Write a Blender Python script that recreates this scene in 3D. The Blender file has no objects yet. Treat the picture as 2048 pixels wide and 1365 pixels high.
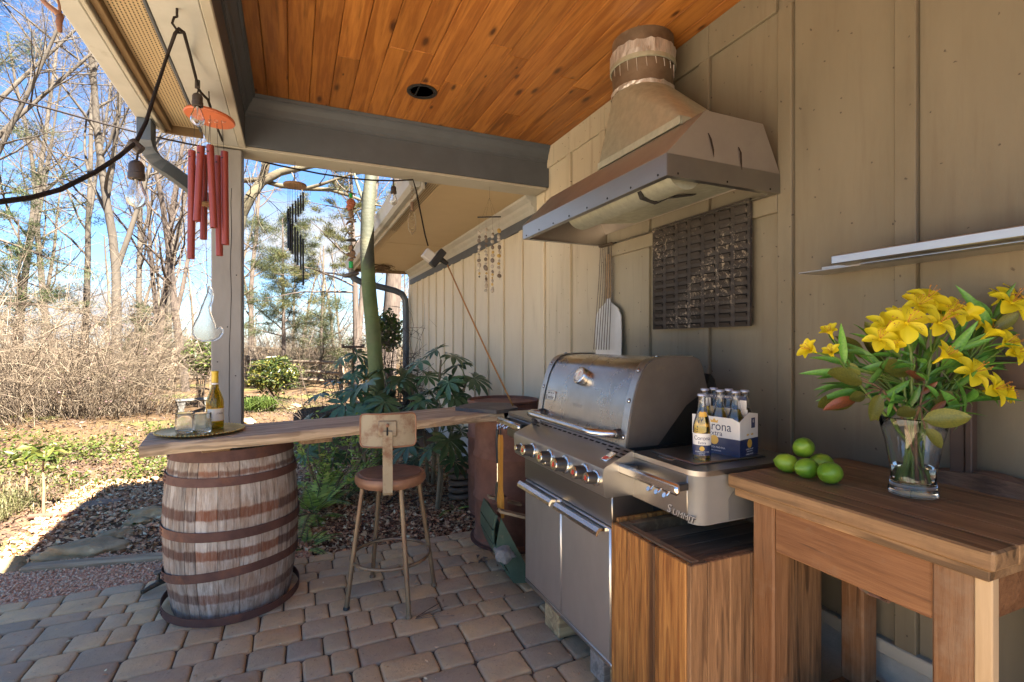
import bpy, bmesh, math, random
import numpy as np
from mathutils import Vector, Matrix, Euler, noise as mnoise

rad = math.radians
scene = bpy.context.scene
COL = scene.collection
random.seed(7)

# ------------------------------------------------------------------ camera
CAM_H = 1.37
FOC = 1010.0                      # focal length in pixels of a 2048 wide frame
YAW = math.atan((1024 - 585) / FOC)
SN, CS = math.sin(YAW), math.cos(YAW)
cam_data = bpy.data.cameras.new('camera')
cam_data.sensor_width = 36.0
cam_data.lens = FOC / 2048 * 36.0
cam_data.shift_y = 3.5 / 2048
cam_data.clip_start = 0.05
cam_data.clip_end = 600
cam = bpy.data.objects.new('camera', cam_data)
cam.location = (0, 0, CAM_H)
cam.rotation_euler = (rad(90), 0, -YAW)
COL.objects.link(cam)
scene.camera = cam

# ------------------------------------------------------------------ sun, sky, exposure
SUN_DIR = Vector((0.295, -0.72, 1.0)).normalized()      # towards the sun
world = bpy.data.worlds.new('World')
scene.world = world
world.use_nodes = True
wn = world.node_tree
wn.nodes.clear()
w_out = wn.nodes.new('ShaderNodeOutputWorld')
w_bg = wn.nodes.new('ShaderNodeBackground')
w_sky = wn.nodes.new('ShaderNodeTexSky')
w_sky.sky_type = 'NISHITA'
w_sky.sun_disc = False
w_sky.sun_elevation = math.asin(SUN_DIR.z)
w_sky.sun_rotation = math.atan2(SUN_DIR.x, SUN_DIR.y)
w_sky.air_density = 1.0
w_sky.dust_density = 0.0
w_sky.ozone_density = 4.0
# clouds: soft white banks, thicker low in the sky
w_tc = wn.nodes.new('ShaderNodeTexCoord')
w_map = wn.nodes.new('ShaderNodeMapping')
w_map.inputs['Scale'].default_value = (1.0, 1.0, 2.6)
wn.links.new(w_tc.outputs['Generated'], w_map.inputs['Vector'])
w_n = wn.nodes.new('ShaderNodeTexNoise')
w_n.inputs['Scale'].default_value = 3.1
w_n.inputs['Detail'].default_value = 9
w_n.inputs['Roughness'].default_value = 0.55
w_n.inputs['Distortion'].default_value = 0.35
wn.links.new(w_map.outputs['Vector'], w_n.inputs['Vector'])
w_sep = wn.nodes.new('ShaderNodeSeparateXYZ')
wn.links.new(w_tc.outputs['Generated'], w_sep.inputs[0])
w_lo = wn.nodes.new('ShaderNodeMapRange')
w_lo.inputs[1].default_value = 0.0
w_lo.inputs[2].default_value = 0.55
w_lo.inputs[3].default_value = 0.11
w_lo.inputs[4].default_value = -0.05
wn.links.new(w_sep.outputs[2], w_lo.inputs[0])
w_add = wn.nodes.new('ShaderNodeMath')
w_add.operation = 'ADD'
wn.links.new(w_n.outputs['Fac'], w_add.inputs[0])
wn.links.new(w_lo.outputs[0], w_add.inputs[1])
w_rp = wn.nodes.new('ShaderNodeValToRGB')
w_rp.color_ramp.elements[0].position = 0.52
w_rp.color_ramp.elements[1].position = 0.72
wn.links.new(w_add.outputs[0], w_rp.inputs[0])
w_mix = wn.nodes.new('ShaderNodeMix')
w_mix.data_type = 'RGBA'
wn.links.new(w_rp.outputs[0], w_mix.inputs[0])
w_tint = wn.nodes.new('ShaderNodeMix')
w_tint.data_type = 'RGBA'
w_tint.blend_type = 'MULTIPLY'
w_tint.inputs[0].default_value = 1.0
w_tint.inputs[7].default_value = (0.40, 0.50, 0.60, 1)
wn.links.new(w_sky.outputs[0], w_tint.inputs[6])
wn.links.new(w_tint.outputs[2], w_mix.inputs[6])
w_mix.inputs[7].default_value = (1.95, 1.98, 2.05, 1)
wn.links.new(w_mix.outputs[2], w_bg.inputs[0])
w_bg.inputs[1].default_value = 0.05
wn.links.new(w_bg.outputs[0], w_out.inputs[0])

sun_d = bpy.data.lights.new('sun', 'SUN')
sun_d.energy = 5.0
sun_d.angle = rad(0.6)
sun_d.color = (1.0, 0.93, 0.82)
sun_o = bpy.data.objects.new('sun', sun_d)
sun_o.rotation_euler = (-SUN_DIR).to_track_quat('-Z', 'Y').to_euler()
sun_o.location = (6, -8, 14)
COL.objects.link(sun_o)

scene.view_settings.view_transform = 'Standard'
scene.view_settings.look = 'None'
scene.view_settings.exposure = 3.38
scene.view_settings.gamma = 1.0
scene.view_settings.use_curve_mapping = False
scene.cycles.diffuse_bounces = 8

# ------------------------------------------------------------------ from a measured pixel and one known coordinate to a point
def _ray(px, py):
    r = (px - 1024) / FOC
    return Vector((SN + r * CS, CS - r * SN, -(py - 686) / FOC))
def at_z(px, py, z):
    r = _ray(px, py); return r * ((z - CAM_H) / r.z) + Vector((0, 0, CAM_H))
def at_x(px, py, x):
    r = _ray(px, py); return r * (x / r.x) + Vector((0, 0, CAM_H))
def at_y(px, py, y):
    r = _ray(px, py); return r * (y / r.y) + Vector((0, 0, CAM_H))
def at_d(px, py, d):
    return _ray(px, py) * d + Vector((0, 0, CAM_H))

# ------------------------------------------------------------------ mesh builder
class MB:
    def __init__(s):
        s.v = []; s.f = []
    def add(s, vs, fs):
        o = len(s.v)
        s.v.extend([tuple(p) for p in vs])
        s.f.extend([tuple(i + o for i in f) for f in fs])
        return s
    def box(s, x0, x1, y0, y1, z0, z1):
        vs = [(x0, y0, z0), (x1, y0, z0), (x1, y1, z0), (x0, y1, z0), (x0, y0, z1), (x1, y0, z1), (x1, y1, z1), (x0, y1, z1)]
        return s.add(vs, [(3, 2, 1, 0), (4, 5, 6, 7), (0, 1, 5, 4), (1, 2, 6, 5), (2, 3, 7, 6), (3, 0, 4, 7)])
    def bbox(s, x0, x1, y0, y1, z0, z1, b=0.004, m=None):
        """a box with chamfered edges; m moves it"""
        c = ((x0 + x1) / 2, (y0 + y1) / 2, (z0 + z1) / 2)
        h = (abs(x1 - x0) / 2, abs(y1 - y0) / 2, abs(z1 - z0) / 2)
        b = min(b, min(h) * 0.9)
        vs = []; idx = {}
        for sx in (-1, 1):
            for sy in (-1, 1):
                for sz in (-1, 1):
                    sg = (sx, sy, sz)
                    for a in range(3):
                        p = [c[k] + sg[k] * (h[k] - (0 if k == a else b)) for k in range(3)]
                        idx[sg, a] = len(vs); vs.append(p)
        fs = []
        for a in range(3):
            o1, o2 = (a + 1) % 3, (a + 2) % 3
            for sa in (-1, 1):
                q = []
                for (u, w) in ((-1, -1), (1, -1), (1, 1), (-1, 1)):
                    sg = [0, 0, 0]; sg[a] = sa; sg[o1] = u; sg[o2] = w
                    q.append(idx[tuple(sg), a])
                fs.append(tuple(q if sa > 0 else q[::-1]))
            for u in (-1, 1):
                for w in (-1, 1):
                    s1 = [0, 0, 0]; s2 = [0, 0, 0]
                    s1[a] = -1; s2[a] = 1
                    s1[o1] = s2[o1] = u; s1[o2] = s2[o2] = w
                    q = (idx[tuple(s1), o1], idx[tuple(s2), o1], idx[tuple(s2), o2], idx[tuple(s1), o2])
                    fs.append(q if u * w > 0 else q[::-1])
        for sx in (-1, 1):
            for sy in (-1, 1):
                for sz in (-1, 1):
                    q = (idx[(sx, sy, sz), 0], idx[(sx, sy, sz), 1], idx[(sx, sy, sz), 2])
                    fs.append(q if sx * sy * sz > 0 else q[::-1])
        if m is not None:
            vs = [m @ Vector(p) for p in vs]
        return s.add(vs, fs)
    def tube(s, pts, r, n=8, caps=True):
        """a round bar along a polyline; r a number or one per point"""
        pts = [Vector(p) for p in pts]
        rs = r if isinstance(r, (list, tuple)) else [r] * len(pts)
        vs = []; fs = []
        t0 = (pts[1] - pts[0]).normalized()
        ref = Vector((0, 0, 1)) if abs(t0.z) < 0.9 else Vector((1, 0, 0))
        u = t0.cross(ref).normalized()
        for i, p in enumerate(pts):
            a = pts[max(i - 1, 0)]; b = pts[min(i + 1, len(pts) - 1)]
            t = (b - a).normalized()
            u = (u - t * u.dot(t))
            u = u.normalized() if u.length > 1e-6 else t.orthogonal().normalized()
            w = t.cross(u)
            for k in range(n):
                g = 2 * math.pi * k / n
                vs.append(p + (u * math.cos(g) + w * math.sin(g)) * rs[i])
        for i in range(len(pts) - 1):
            for k in range(n):
                k2 = (k + 1) % n
                fs.append((i * n + k, i * n + k2, (i + 1) * n + k2, (i + 1) * n + k))
        if caps:
            fs.append(tuple(range(n))[::-1])
            fs.append(tuple((len(pts) - 1) * n + k for k in range(n)))
        return s.add(vs, fs)
    def cyl(s, p0, p1, r0, r1=None, n=16):
        return s.tube([p0, p1], [r0, r0 if r1 is None else r1], n)
    def lathe(s, prof, n=24, c=(0, 0, 0), m=None, close=False, a0=0.0, a1=None):
        """turn (radius, height) pairs about the z axis through c"""
        full = a1 is None
        vs = []; fs = []
        cols = n if full else n + 1
        for k in range(cols):
            g = a0 + (2 * math.pi * k / n if full else (a1 - a0) * k / n)
            cg, sg = math.cos(g), math.sin(g)
            for (rr, zz) in prof:
                p = Vector((rr * cg, rr * sg, zz))
                if m is not None: p = m @ p
                vs.append(p + Vector(c))
        L = len(prof)
        for k in range(n):
            k2 = (k + 1) % cols
            for j in range(L - 1 + (1 if close else 0)):
                j2 = (j + 1) % L
                fs.append((k * L + j, k2 * L + j, k2 * L + j2, k * L + j2))
        if full and not close:
            if prof[0][0] > 1e-5: fs.append(tuple(k * L for k in range(n))[::-1])
            if prof[-1][0] > 1e-5: fs.append(tuple(k * L + L - 1 for k in range(n)))
        return s.add(vs, fs)
    def prism(s, poly, y0, y1, axis='y'):
        """extrude a polygon: axis y takes (x,z) pairs, x takes (y,z), z takes (x,y)"""
        n = len(poly)
        def P(a, b, t):
            return (a, t, b) if axis == 'y' else (t, a, b) if axis == 'x' else (a, b, t)
        vs = [P(a, b, y0) for a, b in poly] + [P(a, b, y1) for a, b in poly]
        fs = [tuple(range(n)), tuple(range(2 * n - 1, n - 1, -1))]
        for i in range(n):
            j = (i + 1) % n
            fs.append((j, i, n + i, n + j))
        return s.add(vs, fs)
    def strip(s, pts, y0, y1, th=0.0):
        """open sheet: (x,z) polyline swept along y"""
        n = len(pts)
        vs = [(a, y0, b) for a, b in pts] + [(a, y1, b) for a, b in pts]
        return s.add(vs, [(i, i + 1, n + i + 1, n + i) for i in range(n - 1)])
    def ball(s, c, rx, ry=None, rz=None, n=10, m=6):
        ry = rx if ry is None else ry; rz = rx if rz is None else rz
        vs = [(c[0], c[1], c[2] - rz)]
        for j in range(1, m):
            t = -math.pi / 2 + math.pi * j / m
            for k in range(n):
                g = 2 * math.pi * k / n
                vs.append((c[0] + rx * math.cos(t) * math.cos(g), c[1] + ry * math.cos(t) * math.sin(g), c[2] + rz * math.sin(t)))
        vs.append((c[0], c[1], c[2] + rz))
        fs = [(0, 1 + (k + 1) % n, 1 + k) for k in range(n)]
        for j in range(m - 2):
            for k in range(n):
                k2 = (k + 1) % n
                fs.append((1 + j * n + k, 1 + j * n + k2, 1 + (j + 1) * n + k2, 1 + (j + 1) * n + k))
        e = len(vs) - 1
        fs += [(e, 1 + (m - 2) * n + k, 1 + (m - 2) * n + (k + 1) % n) for k in range(n)]
        return s.add(vs, fs)
    def mesh(s, name, mat, smooth=False, recalc=True):
        me = bpy.data.meshes.new(name)
        me.from_pydata(s.v, [], s.f)
        if recalc:
            bm = bmesh.new(); bm.from_mesh(me)
            bmesh.ops.recalc_face_normals(bm, faces=bm.faces)
            bm.to_mesh(me); bm.free()
        me.materials.append(mat)
        if smooth:
            try: me.shade_smooth()
            except Exception: pass
            if smooth != 'all':
                try: me.set_sharp_from_angle(angle=rad(38))
                except Exception: pass
        me.update()
        return me

def link(name, me, parent=None, loc=None, rot=None, label=None):
    o = bpy.data.objects.new(name, me)
    COL.objects.link(o)
    if parent is not None: o.parent = parent
    if loc is not None: o.location = loc
    if rot is not None: o.rotation_euler = rot
    if label: o['label'] = label
    return o
def obj(name, mb, mat, parent=None, smooth=False, label=None, recalc=True, loc=None, rot=None):
    return link(name, mb.mesh(name, mat, smooth, recalc), parent, loc, rot, label)
def tag(o, label=None, cat=None, group=None, kind=None):
    if label: o['label'] = label
    if cat: o['category'] = cat
    if group: o['group'] = group
    if kind: o['kind'] = kind
    return o
def thing(name, label, cat, loc=(0, 0, 0), rot=(0, 0, 0), group=None, kind='thing'):
    o = bpy.data.objects.new(name, None)
    COL.objects.link(o)
    o.empty_display_size = 0.1
    o.location = loc; o.rotation_euler = rot
    return tag(o, label, cat, group, kind)
def bulk(name, V, F, mat, parent=None, smooth=False):
    """numpy arrays to one mesh; F is (n,3) or (n,4)"""
    me = bpy.data.meshes.new(name)
    k = F.shape[1]
    me.vertices.add(len(V)); me.vertices.foreach_set('co', np.ascontiguousarray(V, dtype=np.float32).ravel())
    me.loops.add(F.size); me.loops.foreach_set('vertex_index', np.ascontiguousarray(F, dtype=np.int32).ravel())
    me.polygons.add(len(F))
    me.polygons.foreach_set('loop_start', np.arange(0, F.size, k, dtype=np.int32))
    me.polygons.foreach_set('loop_total', np.full(len(F), k, dtype=np.int32))
    if smooth: me.polygons.foreach_set('use_smooth', np.ones(len(F), dtype=bool))
    me.materials.append(mat)
    me.update(calc_edges=True); me.validate()
    return link(name, me, parent)

# ------------------------------------------------------------------ materials
class NG:
    def __init__(s, name):
        s.m = bpy.data.materials.new(name); s.m.use_nodes = True
        s.t = s.m.node_tree; s.t.nodes.clear()
        s.out = s.t.nodes.new('ShaderNodeOutputMaterial')
        s.b = s.t.nodes.new('ShaderNodeBsdfPrincipled')
        s.t.links.new(s.b.outputs[0], s.out.inputs[0])
    def n(s, typ, **kw):
        x = s.t.nodes.new(typ)
        for k, v in kw.items(): setattr(x, k, v)
        return x
    def put(s, sock, v):
        if hasattr(v, 'is_linked') or isinstance(v, bpy.types.NodeSocket): s.t.links.new(v, sock)
        elif isinstance(v, (tuple, list)) and len(v) == 3 and len(sock.default_value) == 4: sock.default_value = (*v, 1)
        else: sock.default_value = v
    def coords(s, scale=(1, 1, 1), rand=False, world=False):
        if world: src = s.n('ShaderNodeNewGeometry').outputs['Position']
        else: src = s.n('ShaderNodeTexCoord').outputs['Object']
        if rand:
            oi = s.n('ShaderNodeObjectInfo')
            mm = s.n('ShaderNodeMath', operation='MULTIPLY'); s.put(mm.inputs[0], oi.outputs['Random']); mm.inputs[1].default_value = 37.0
            va = s.n('ShaderNodeVectorMath', operation='ADD'); s.put(va.inputs[0], src); s.put(va.inputs[1], mm.outputs[0]); src = va.outputs[0]
        mp = s.n('ShaderNodeMapping'); s.put(mp.inputs['Vector'], src); mp.inputs['Scale'].default_value = scale
        return mp.outputs[0]
    def rnd(s): return s.n('ShaderNodeObjectInfo').outputs['Random']
    def noise(s, vec, scale, detail=5, rough=0.55, dist=0.0):
        x = s.n('ShaderNodeTexNoise'); s.put(x.inputs['Vector'], vec)
        x.inputs['Scale'].default_value = scale; x.inputs['Detail'].default_value = detail
        x.inputs['Roughness'].default_value = rough; x.inputs['Distortion'].default_value = dist
        return x.outputs['Fac']
    def voro(s, vec, scale, feature='F1', out='Distance', rnd=1.0):
        x = s.n('ShaderNodeTexVoronoi', feature=feature); s.put(x.inputs['Vector'], vec)
        x.inputs['Scale'].default_value = scale; x.inputs['Randomness'].default_value = rnd
        return x.outputs[out]
    def ramp(s, fac, stops, interp='LINEAR'):
        x = s.n('ShaderNodeValToRGB'); s.put(x.inputs[0], fac); cr = x.color_ramp; cr.interpolation = interp
        while len(cr.elements) < len(stops): cr.elements.new(0.5)
        for e, (p, c) in zip(cr.elements, stops):
            e.position = p; e.color = (c, c, c, 1) if isinstance(c, (int, float)) else (*c, 1)
        return x.outputs[0]
    def mix(s, fac, a, b, mode='MIX'):
        x = s.n('ShaderNodeMix', data_type='RGBA', blend_type=mode)
        s.put(x.inputs[0], fac); s.put(x.inputs[6], a); s.put(x.inputs[7], b)
        return x.outputs[2]
    def math(s, op, a, b=0.0):
        x = s.n('ShaderNodeMath', operation=op); s.put(x.inputs[0], a); s.put(x.inputs[1], b); return x.outputs[0]
    def sep(s, vec):
        x = s.n('ShaderNodeSeparateXYZ'); s.put(x.inputs[0], vec); return x.outputs
    def bump(s, h, strength=0.3, dist=0.01):
        x = s.n('ShaderNodeBump'); s.put(x.inputs['Height'], h); x.inputs['Strength'].default_value = strength; x.inputs['Distance'].default_value = dist
        s.put(s.b.inputs['Normal'], x.outputs[0]); return x
    def set(s, **kw):
        for k, v in kw.items(): s.put(s.b.inputs[k.replace('_', ' ')], v)
        return s.m

def M(name, c1, c2=None, scale=9, stretch=(1, 1, 1), rough=0.6, rough2=None, metal=0.0, bump=0.15, bscale=None, c3=None, s3=2.5, t3=(0.55, 0.7), rand=0.0, spec=0.5, dist=0.0, world=False, detail=6):
    g = NG(name)
    v = g.coords(stretch, rand=rand > 0, world=world)
    n1 = g.noise(v, scale, detail, 0.6, dist)
    c2 = c2 if c2 is not None else tuple(x * 0.7 for x in c1)
    col = g.ramp(n1, [(0.3, c2), (0.7, c1)])
    if c3 is not None:
        n3 = g.noise(v, s3, 8, 0.65)
        col = g.mix(g.ramp(n3, [(t3[0], 0.0), (t3[1], 1.0)]), col, c3)
    if rand > 0:
        hv = g.n('ShaderNodeHueSaturation')
        hv.inputs['Hue'].default_value = 0.5
        g.put(hv.inputs['Value'], g.math('ADD', g.math('MULTIPLY', g.rnd(), 2 * rand), 1 - rand))
        g.put(hv.inputs['Color'], col); col = hv.outputs[0]
    g.set(Base_Color=col, Metallic=metal)
    g.b.inputs['Specular IOR Level'].default_value = spec
    if rough2 is None: g.b.inputs['Roughness'].default_value = rough
    else: g.put(g.b.inputs['Roughness'], g.ramp(n1, [(0.3, rough2), (0.7, rough)]))
    if bump: g.bump(g.noise(v, bscale or scale * 3, 6, 0.6), bump, 0.01)
    return g.m

def wood(name, light, dark, axis='x', fine=60, rings=9, contrast=0.6, knots=None, rough=0.6, bump=0.3, rand=0.15, grey=None, greyt=(0.5, 0.7), knot_scale=3.2, knot_size=0.16, flat='z'):
    """timber with grain along one local axis, knots and per-board tone"""
    g = NG(name)
    st = {'x': (0.06, 1, 1), 'y': (1, 0.06, 1), 'z': (1, 1, 0.06)}[axis]
    v = g.coords((1, 1, 1), rand=True)
    mp = g.n('ShaderNodeMapping'); g.put(mp.inputs['Vector'], v); mp.inputs['Scale'].default_value = st
    vs = mp.outputs[0]
    fine_n = g.noise(vs, fine, 6, 0.65)
    warp = g.noise(vs, rings * 0.5, 3, 0.5)
    wv = g.math('FRACT', g.math('MULTIPLY', warp, rings * 1.0))
    ringm = g.ramp(wv, [(0.0, 0.0), (0.75, 0.85), (0.95, 1.0), (1.0, 0.0)])
    fine_n = g.ramp(fine_n, [(0.34, 0.0), (0.68, 1.0)])
    f = g.math('ADD', g.math('MULTIPLY', fine_n, 0.6), g.math('MULTIPLY', ringm, 0.4))
    mid = tuple((a + b) / 2 for a, b in zip(light, dark))
    col = g.ramp(f, [(0.12, light), (0.45, mid), (0.5 + 0.35 * contrast, dark)])
    crk = g.noise(vs, fine * 0.42, 3, 0.5, 0.4)
    col = g.mix(g.ramp(crk, [(0.60, 0.0), (0.67, min(0.75 * contrast, 0.8))]), col, tuple(c * 0.28 for c in dark))
    if knots is not None:
        st2 = {'x': (0.35, 1, 1), 'y': (1, 0.35, 1), 'z': (1, 1, 0.35)}[axis]
        st2 = tuple(0 if 'xyz'[i_] == flat else st2[i_] for i_ in range(3))
        mk = g.n('ShaderNodeMapping'); g.put(mk.inputs['Vector'], v); mk.inputs['Scale'].default_value = st2
        se = g.sep(mk.outputs[0]); cb = g.n('ShaderNodeCombineXYZ')
        o2 = [k_ for k_ in range(3) if 'xyz'[k_] != flat]
        g.put(cb.inputs[0], se[o2[0]]); g.put(cb.inputs[1], se[o2[1]])
        vn = g.n('ShaderNodeTexVoronoi', voronoi_dimensions='2D'); g.put(vn.inputs['Vector'], cb.outputs[0]); vn.inputs['Scale'].default_value = knot_scale
        kd = vn.outputs['Distance']
        vs_ = g.sep(vn.outputs['Color'])
        kd = g.math('DIVIDE', kd, g.math('ADD', g.math('MULTIPLY', vs_[0], 1.0), 0.25))
        kd2 = g.math('ADD', kd, g.math('MULTIPLY', g.math('SUBTRACT', g.noise(mk.outputs[0], 22, 3), 0.5), 0.09))
        col = g.mix(g.ramp(kd2, [(knot_size * 0.35, 0.92), (knot_size * 0.62, 0.5), (knot_size, 0.0)]), col, knots)
    if grey is not None:
        gn = g.noise(v, 4.5, 8, 0.7)
        col = g.mix(g.ramp(gn, [(greyt[0], 0.0), (greyt[1], 0.9)]), col, grey)
    hv = g.n('ShaderNodeHueSaturation')
    g.put(hv.inputs['Value'], g.math('ADD', g.math('MULTIPLY', g.rnd(), 2 * rand), 1 - rand))
    g.put(hv.inputs['Color'], col)
    g.set(Base_Color=hv.outputs[0], Roughness=rough)
    g.b.inputs['Specular IOR Level'].default_value = 0.35
    g.bump(f, bump, 0.006)
    return g.m

def glass(name, color=(1, 1, 1), rough=0.0, ior=1.45):
    g = NG(name)
    g.set(Base_Color=color, Roughness=rough, IOR=ior)
    g.b.inputs['Transmission Weight'].default_value = 1.0
    return g.m

# paints and plain stuff shared by many things
m_siding = M('painted siding', (0.66, 0.58, 0.42), (0.61, 0.53, 0.375), scale=3, stretch=(1, 3, 0.6), rough=0.7, bump=0.08, bscale=60, c3=(0.37, 0.295, 0.185), s3=1.6, t3=(0.6, 0.85), world=True)
m_batten = M('painted batten', (0.66, 0.58, 0.42), (0.58, 0.50, 0.355), scale=6, stretch=(1, 1, 0.4), rough=0.65, bump=0.1, bscale=50, world=True)
m_trimgrey = M('blue grey trim paint', (0.0825, 0.096, 0.113), (0.0682, 0.0774, 0.089), scale=7, rough=0.55, bump=0.06)
m_sidingp = M('shade and smoke toned siding', (0.185, 0.156, 0.104), (0.160, 0.134, 0.088), scale=3, stretch=(1, 3, 0.6), rough=0.7, bump=0.08, bscale=60, c3=(0.14, 0.11, 0.068), s3=1.3, t3=(0.5, 0.8), world=True)  # dimmer porch light painted into the colour, with some smoke browning
m_battenp = M('shade and smoke toned batten', (0.185, 0.156, 0.104), (0.150, 0.125, 0.080), scale=6, stretch=(1, 1, 0.4), rough=0.65, bump=0.1, bscale=50, c3=(0.14, 0.112, 0.068), s3=1.6, t3=(0.55, 0.8), world=True)  # battens carry the same painted dimness and smoke tone
def specked(m, thr=0.016, sc=7.0):
    """dead insects, nail heads and drips on the paint"""
    g = NG.__new__(NG); g.m = m; g.t = m.node_tree; g.b = [n for n in g.t.nodes if n.type == 'BSDF_PRINCIPLED'][0]
    src = g.b.inputs['Base Color'].links[0].from_socket
    v = g.coords(world=True); s_ = g.sep(v); cb = g.n('ShaderNodeCombineXYZ'); g.put(cb.inputs[0], s_[1]); g.put(cb.inputs[1], s_[2])
    wob = g.noise(v, 60, 3); a_ = g.n('ShaderNodeVectorMath', operation='ADD'); g.put(a_.inputs[0], cb.outputs[0]); g.put(a_.inputs[1], g.math('MULTIPLY', wob, 0.02))
    vn = g.n('ShaderNodeTexVoronoi', voronoi_dimensions='2D'); g.put(vn.inputs['Vector'], a_.outputs[0]); vn.inputs['Scale'].default_value = sc
    col = g.mix(g.ramp(vn.outputs['Distance'], [(thr, 0.85), (thr * 1.9, 0.0)]), src, (0.04, 0.027, 0.016))
    mp = g.n('ShaderNodeMapping'); g.put(mp.inputs['Vector'], v); mp.inputs['Scale'].default_value = (1, 9, 0.7)
    dr = g.noise(mp.outputs[0], 2.4, 6, 0.6)
    col = g.mix(g.ramp(dr, [(0.55, 0.0), (0.8, 0.45)]), col, (0.105, 0.078, 0.047))
    g.set(Base_Color=col); return m
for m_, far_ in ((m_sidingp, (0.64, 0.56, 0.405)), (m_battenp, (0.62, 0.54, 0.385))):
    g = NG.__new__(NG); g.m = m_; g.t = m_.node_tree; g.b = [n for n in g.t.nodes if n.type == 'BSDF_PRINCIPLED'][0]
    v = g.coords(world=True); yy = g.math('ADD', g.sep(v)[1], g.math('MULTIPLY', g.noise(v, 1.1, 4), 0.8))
    g.set(Base_Color=g.mix(g.ramp(g.math('MULTIPLY', yy, 0.2), [(0.50, 0.0), (0.86, 1.0)]), g.b.inputs['Base Color'].links[0].from_socket, far_))  # painted dimness fades into the lighter paint further along the wall
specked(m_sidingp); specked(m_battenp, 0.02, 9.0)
m_creamtrim = M('cream trim paint', (0.41, 0.382, 0.316), (0.353, 0.328, 0.262), scale=4, rough=0.6, bump=0.08, c3=(0.279, 0.244, 0.18), s3=3, t3=(0.62, 0.8))
m_whitetrim = M('weathered white paint', (0.446, 0.444, 0.403), (0.374, 0.37, 0.331), scale=5, rough=0.6, bump=0.08, c3=(0.274, 0.259, 0.216), s3=5, t3=(0.62, 0.78))
m_soffit = M('tan soffit vinyl', (0.50, 0.385, 0.22), (0.46, 0.35, 0.20), scale=3, rough=0.6, bump=0.04)
m_black = M('black plastic', (0.02, 0.02, 0.021), (0.012, 0.012, 0.012), rough=0.45, bump=0.05)
m_dark = M('dark void', (0.012, 0.011, 0.01), rough=0.9, bump=0)
m_steel = M('stainless steel', (0.56, 0.55, 0.53), (0.42, 0.41, 0.39), scale=3, stretch=(1, 0.25, 1), rough=0.30, rough2=0.42, metal=1.0, bump=0.03, bscale=90, c3=(0.36, 0.34, 0.31), s3=2.2, t3=(0.6, 0.85))
m_steeldull = M('dull brushed steel', (0.367, 0.357, 0.346), (0.27, 0.259, 0.249), scale=2.5, stretch=(1, 0.3, 1), rough=0.27, rough2=0.42, metal=1.0, bump=0.04, bscale=70, c3=(0.302, 0.27, 0.227), s3=3, t3=(0.58, 0.8))
m_hoodsteel = M('grimy hood steel', (0.5, 0.469, 0.425), (0.388, 0.35, 0.312), scale=2.2, rough=0.36, rough2=0.5, metal=0.9, bump=0.05, bscale=40, c3=(0.3, 0.237, 0.175), s3=3, t3=(0.55, 0.85))
m_chrome = M('polished steel', (0.72, 0.71, 0.69), (0.6, 0.59, 0.57), scale=14, rough=0.16, rough2=0.26, metal=1.0, bump=0.03)
m_galv = None
# ================================================================== HOUSE
W = 1.912          # face of the siding
CEIL = 2.95
BEAM_Y = 3.64
rnd = random.Random(11)

# ---- wall of the house: panels, battens, rails, footing
house = thing('house', 'tan board and batten house whose long wall stands behind the grill', 'house', (W, 0, 0))
BT = [-1.75, -1.30, -0.85, -0.40, 0.06, 0.53, 1.0, 1.455, 1.91, 2.367, 2.82, 3.27, 3.70, 4.135, 4.575, 5.005, 5.43, 5.865, 6.29, 6.70, 7.13, 7.55, 7.935, 8.335, 8.775]
bw = 0.066
for i in range(len(BT) - 1):
    y0, y1 = BT[i], BT[i + 1]
    top = CEIL if y1 < 3.75 else 2.62
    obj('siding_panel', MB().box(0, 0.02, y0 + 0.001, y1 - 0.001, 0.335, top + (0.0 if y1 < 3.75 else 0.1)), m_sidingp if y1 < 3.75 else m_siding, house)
for i, y in enumerate(BT):
    top = CEIL if y < 3.68 else 2.60
    bot = 0.30
    spans = [(bot, top)]
    if 1.6 < y < 2.75: spans = [(bot, 1.925), (2.005, 2.783)]
    elif 1.2 < y < 3.68: spans = [(bot, 2.783)]
    for a, b in spans:
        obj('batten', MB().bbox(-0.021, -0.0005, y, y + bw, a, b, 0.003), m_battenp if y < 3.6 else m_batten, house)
for (y0, y1) in ((1.462 + bw, 1.91), (1.91, 2.367), (2.367, 2.82), (2.82, 3.27), (3.27, 3.655)):
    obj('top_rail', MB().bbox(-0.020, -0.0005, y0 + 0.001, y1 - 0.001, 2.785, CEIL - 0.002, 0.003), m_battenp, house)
for (y0, y1) in ((1.522, 2.09), (2.092, 2.82)):
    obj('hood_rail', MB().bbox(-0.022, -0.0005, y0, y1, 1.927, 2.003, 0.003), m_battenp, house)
obj('sill_board', MB().bbox(-0.028, 0.02, -1.75, 8.84, 0.285, 0.334, 0.004), m_creamtrim, house)
m_block = M('pale footing block', (0.50, 0.46, 0.39), (0.40, 0.36, 0.30), scale=14, rough=0.9, bump=0.4, c3=(0.28, 0.24, 0.18), s3=2.5)
obj('footing', MB().box(0.012, 0.3, -1.75, 8.80, -0.3, 0.284), m_block, house)
obj('corner_board', MB().bbox(-0.024, 0.0, 8.845, 8.93, 0.30, 2.60, 0.003), m_batten, house)
obj('wall_core', MB().box(0.0205, 5.0, -1.75, 8.84, 0.30, 2.58), m_siding, house)

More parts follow.
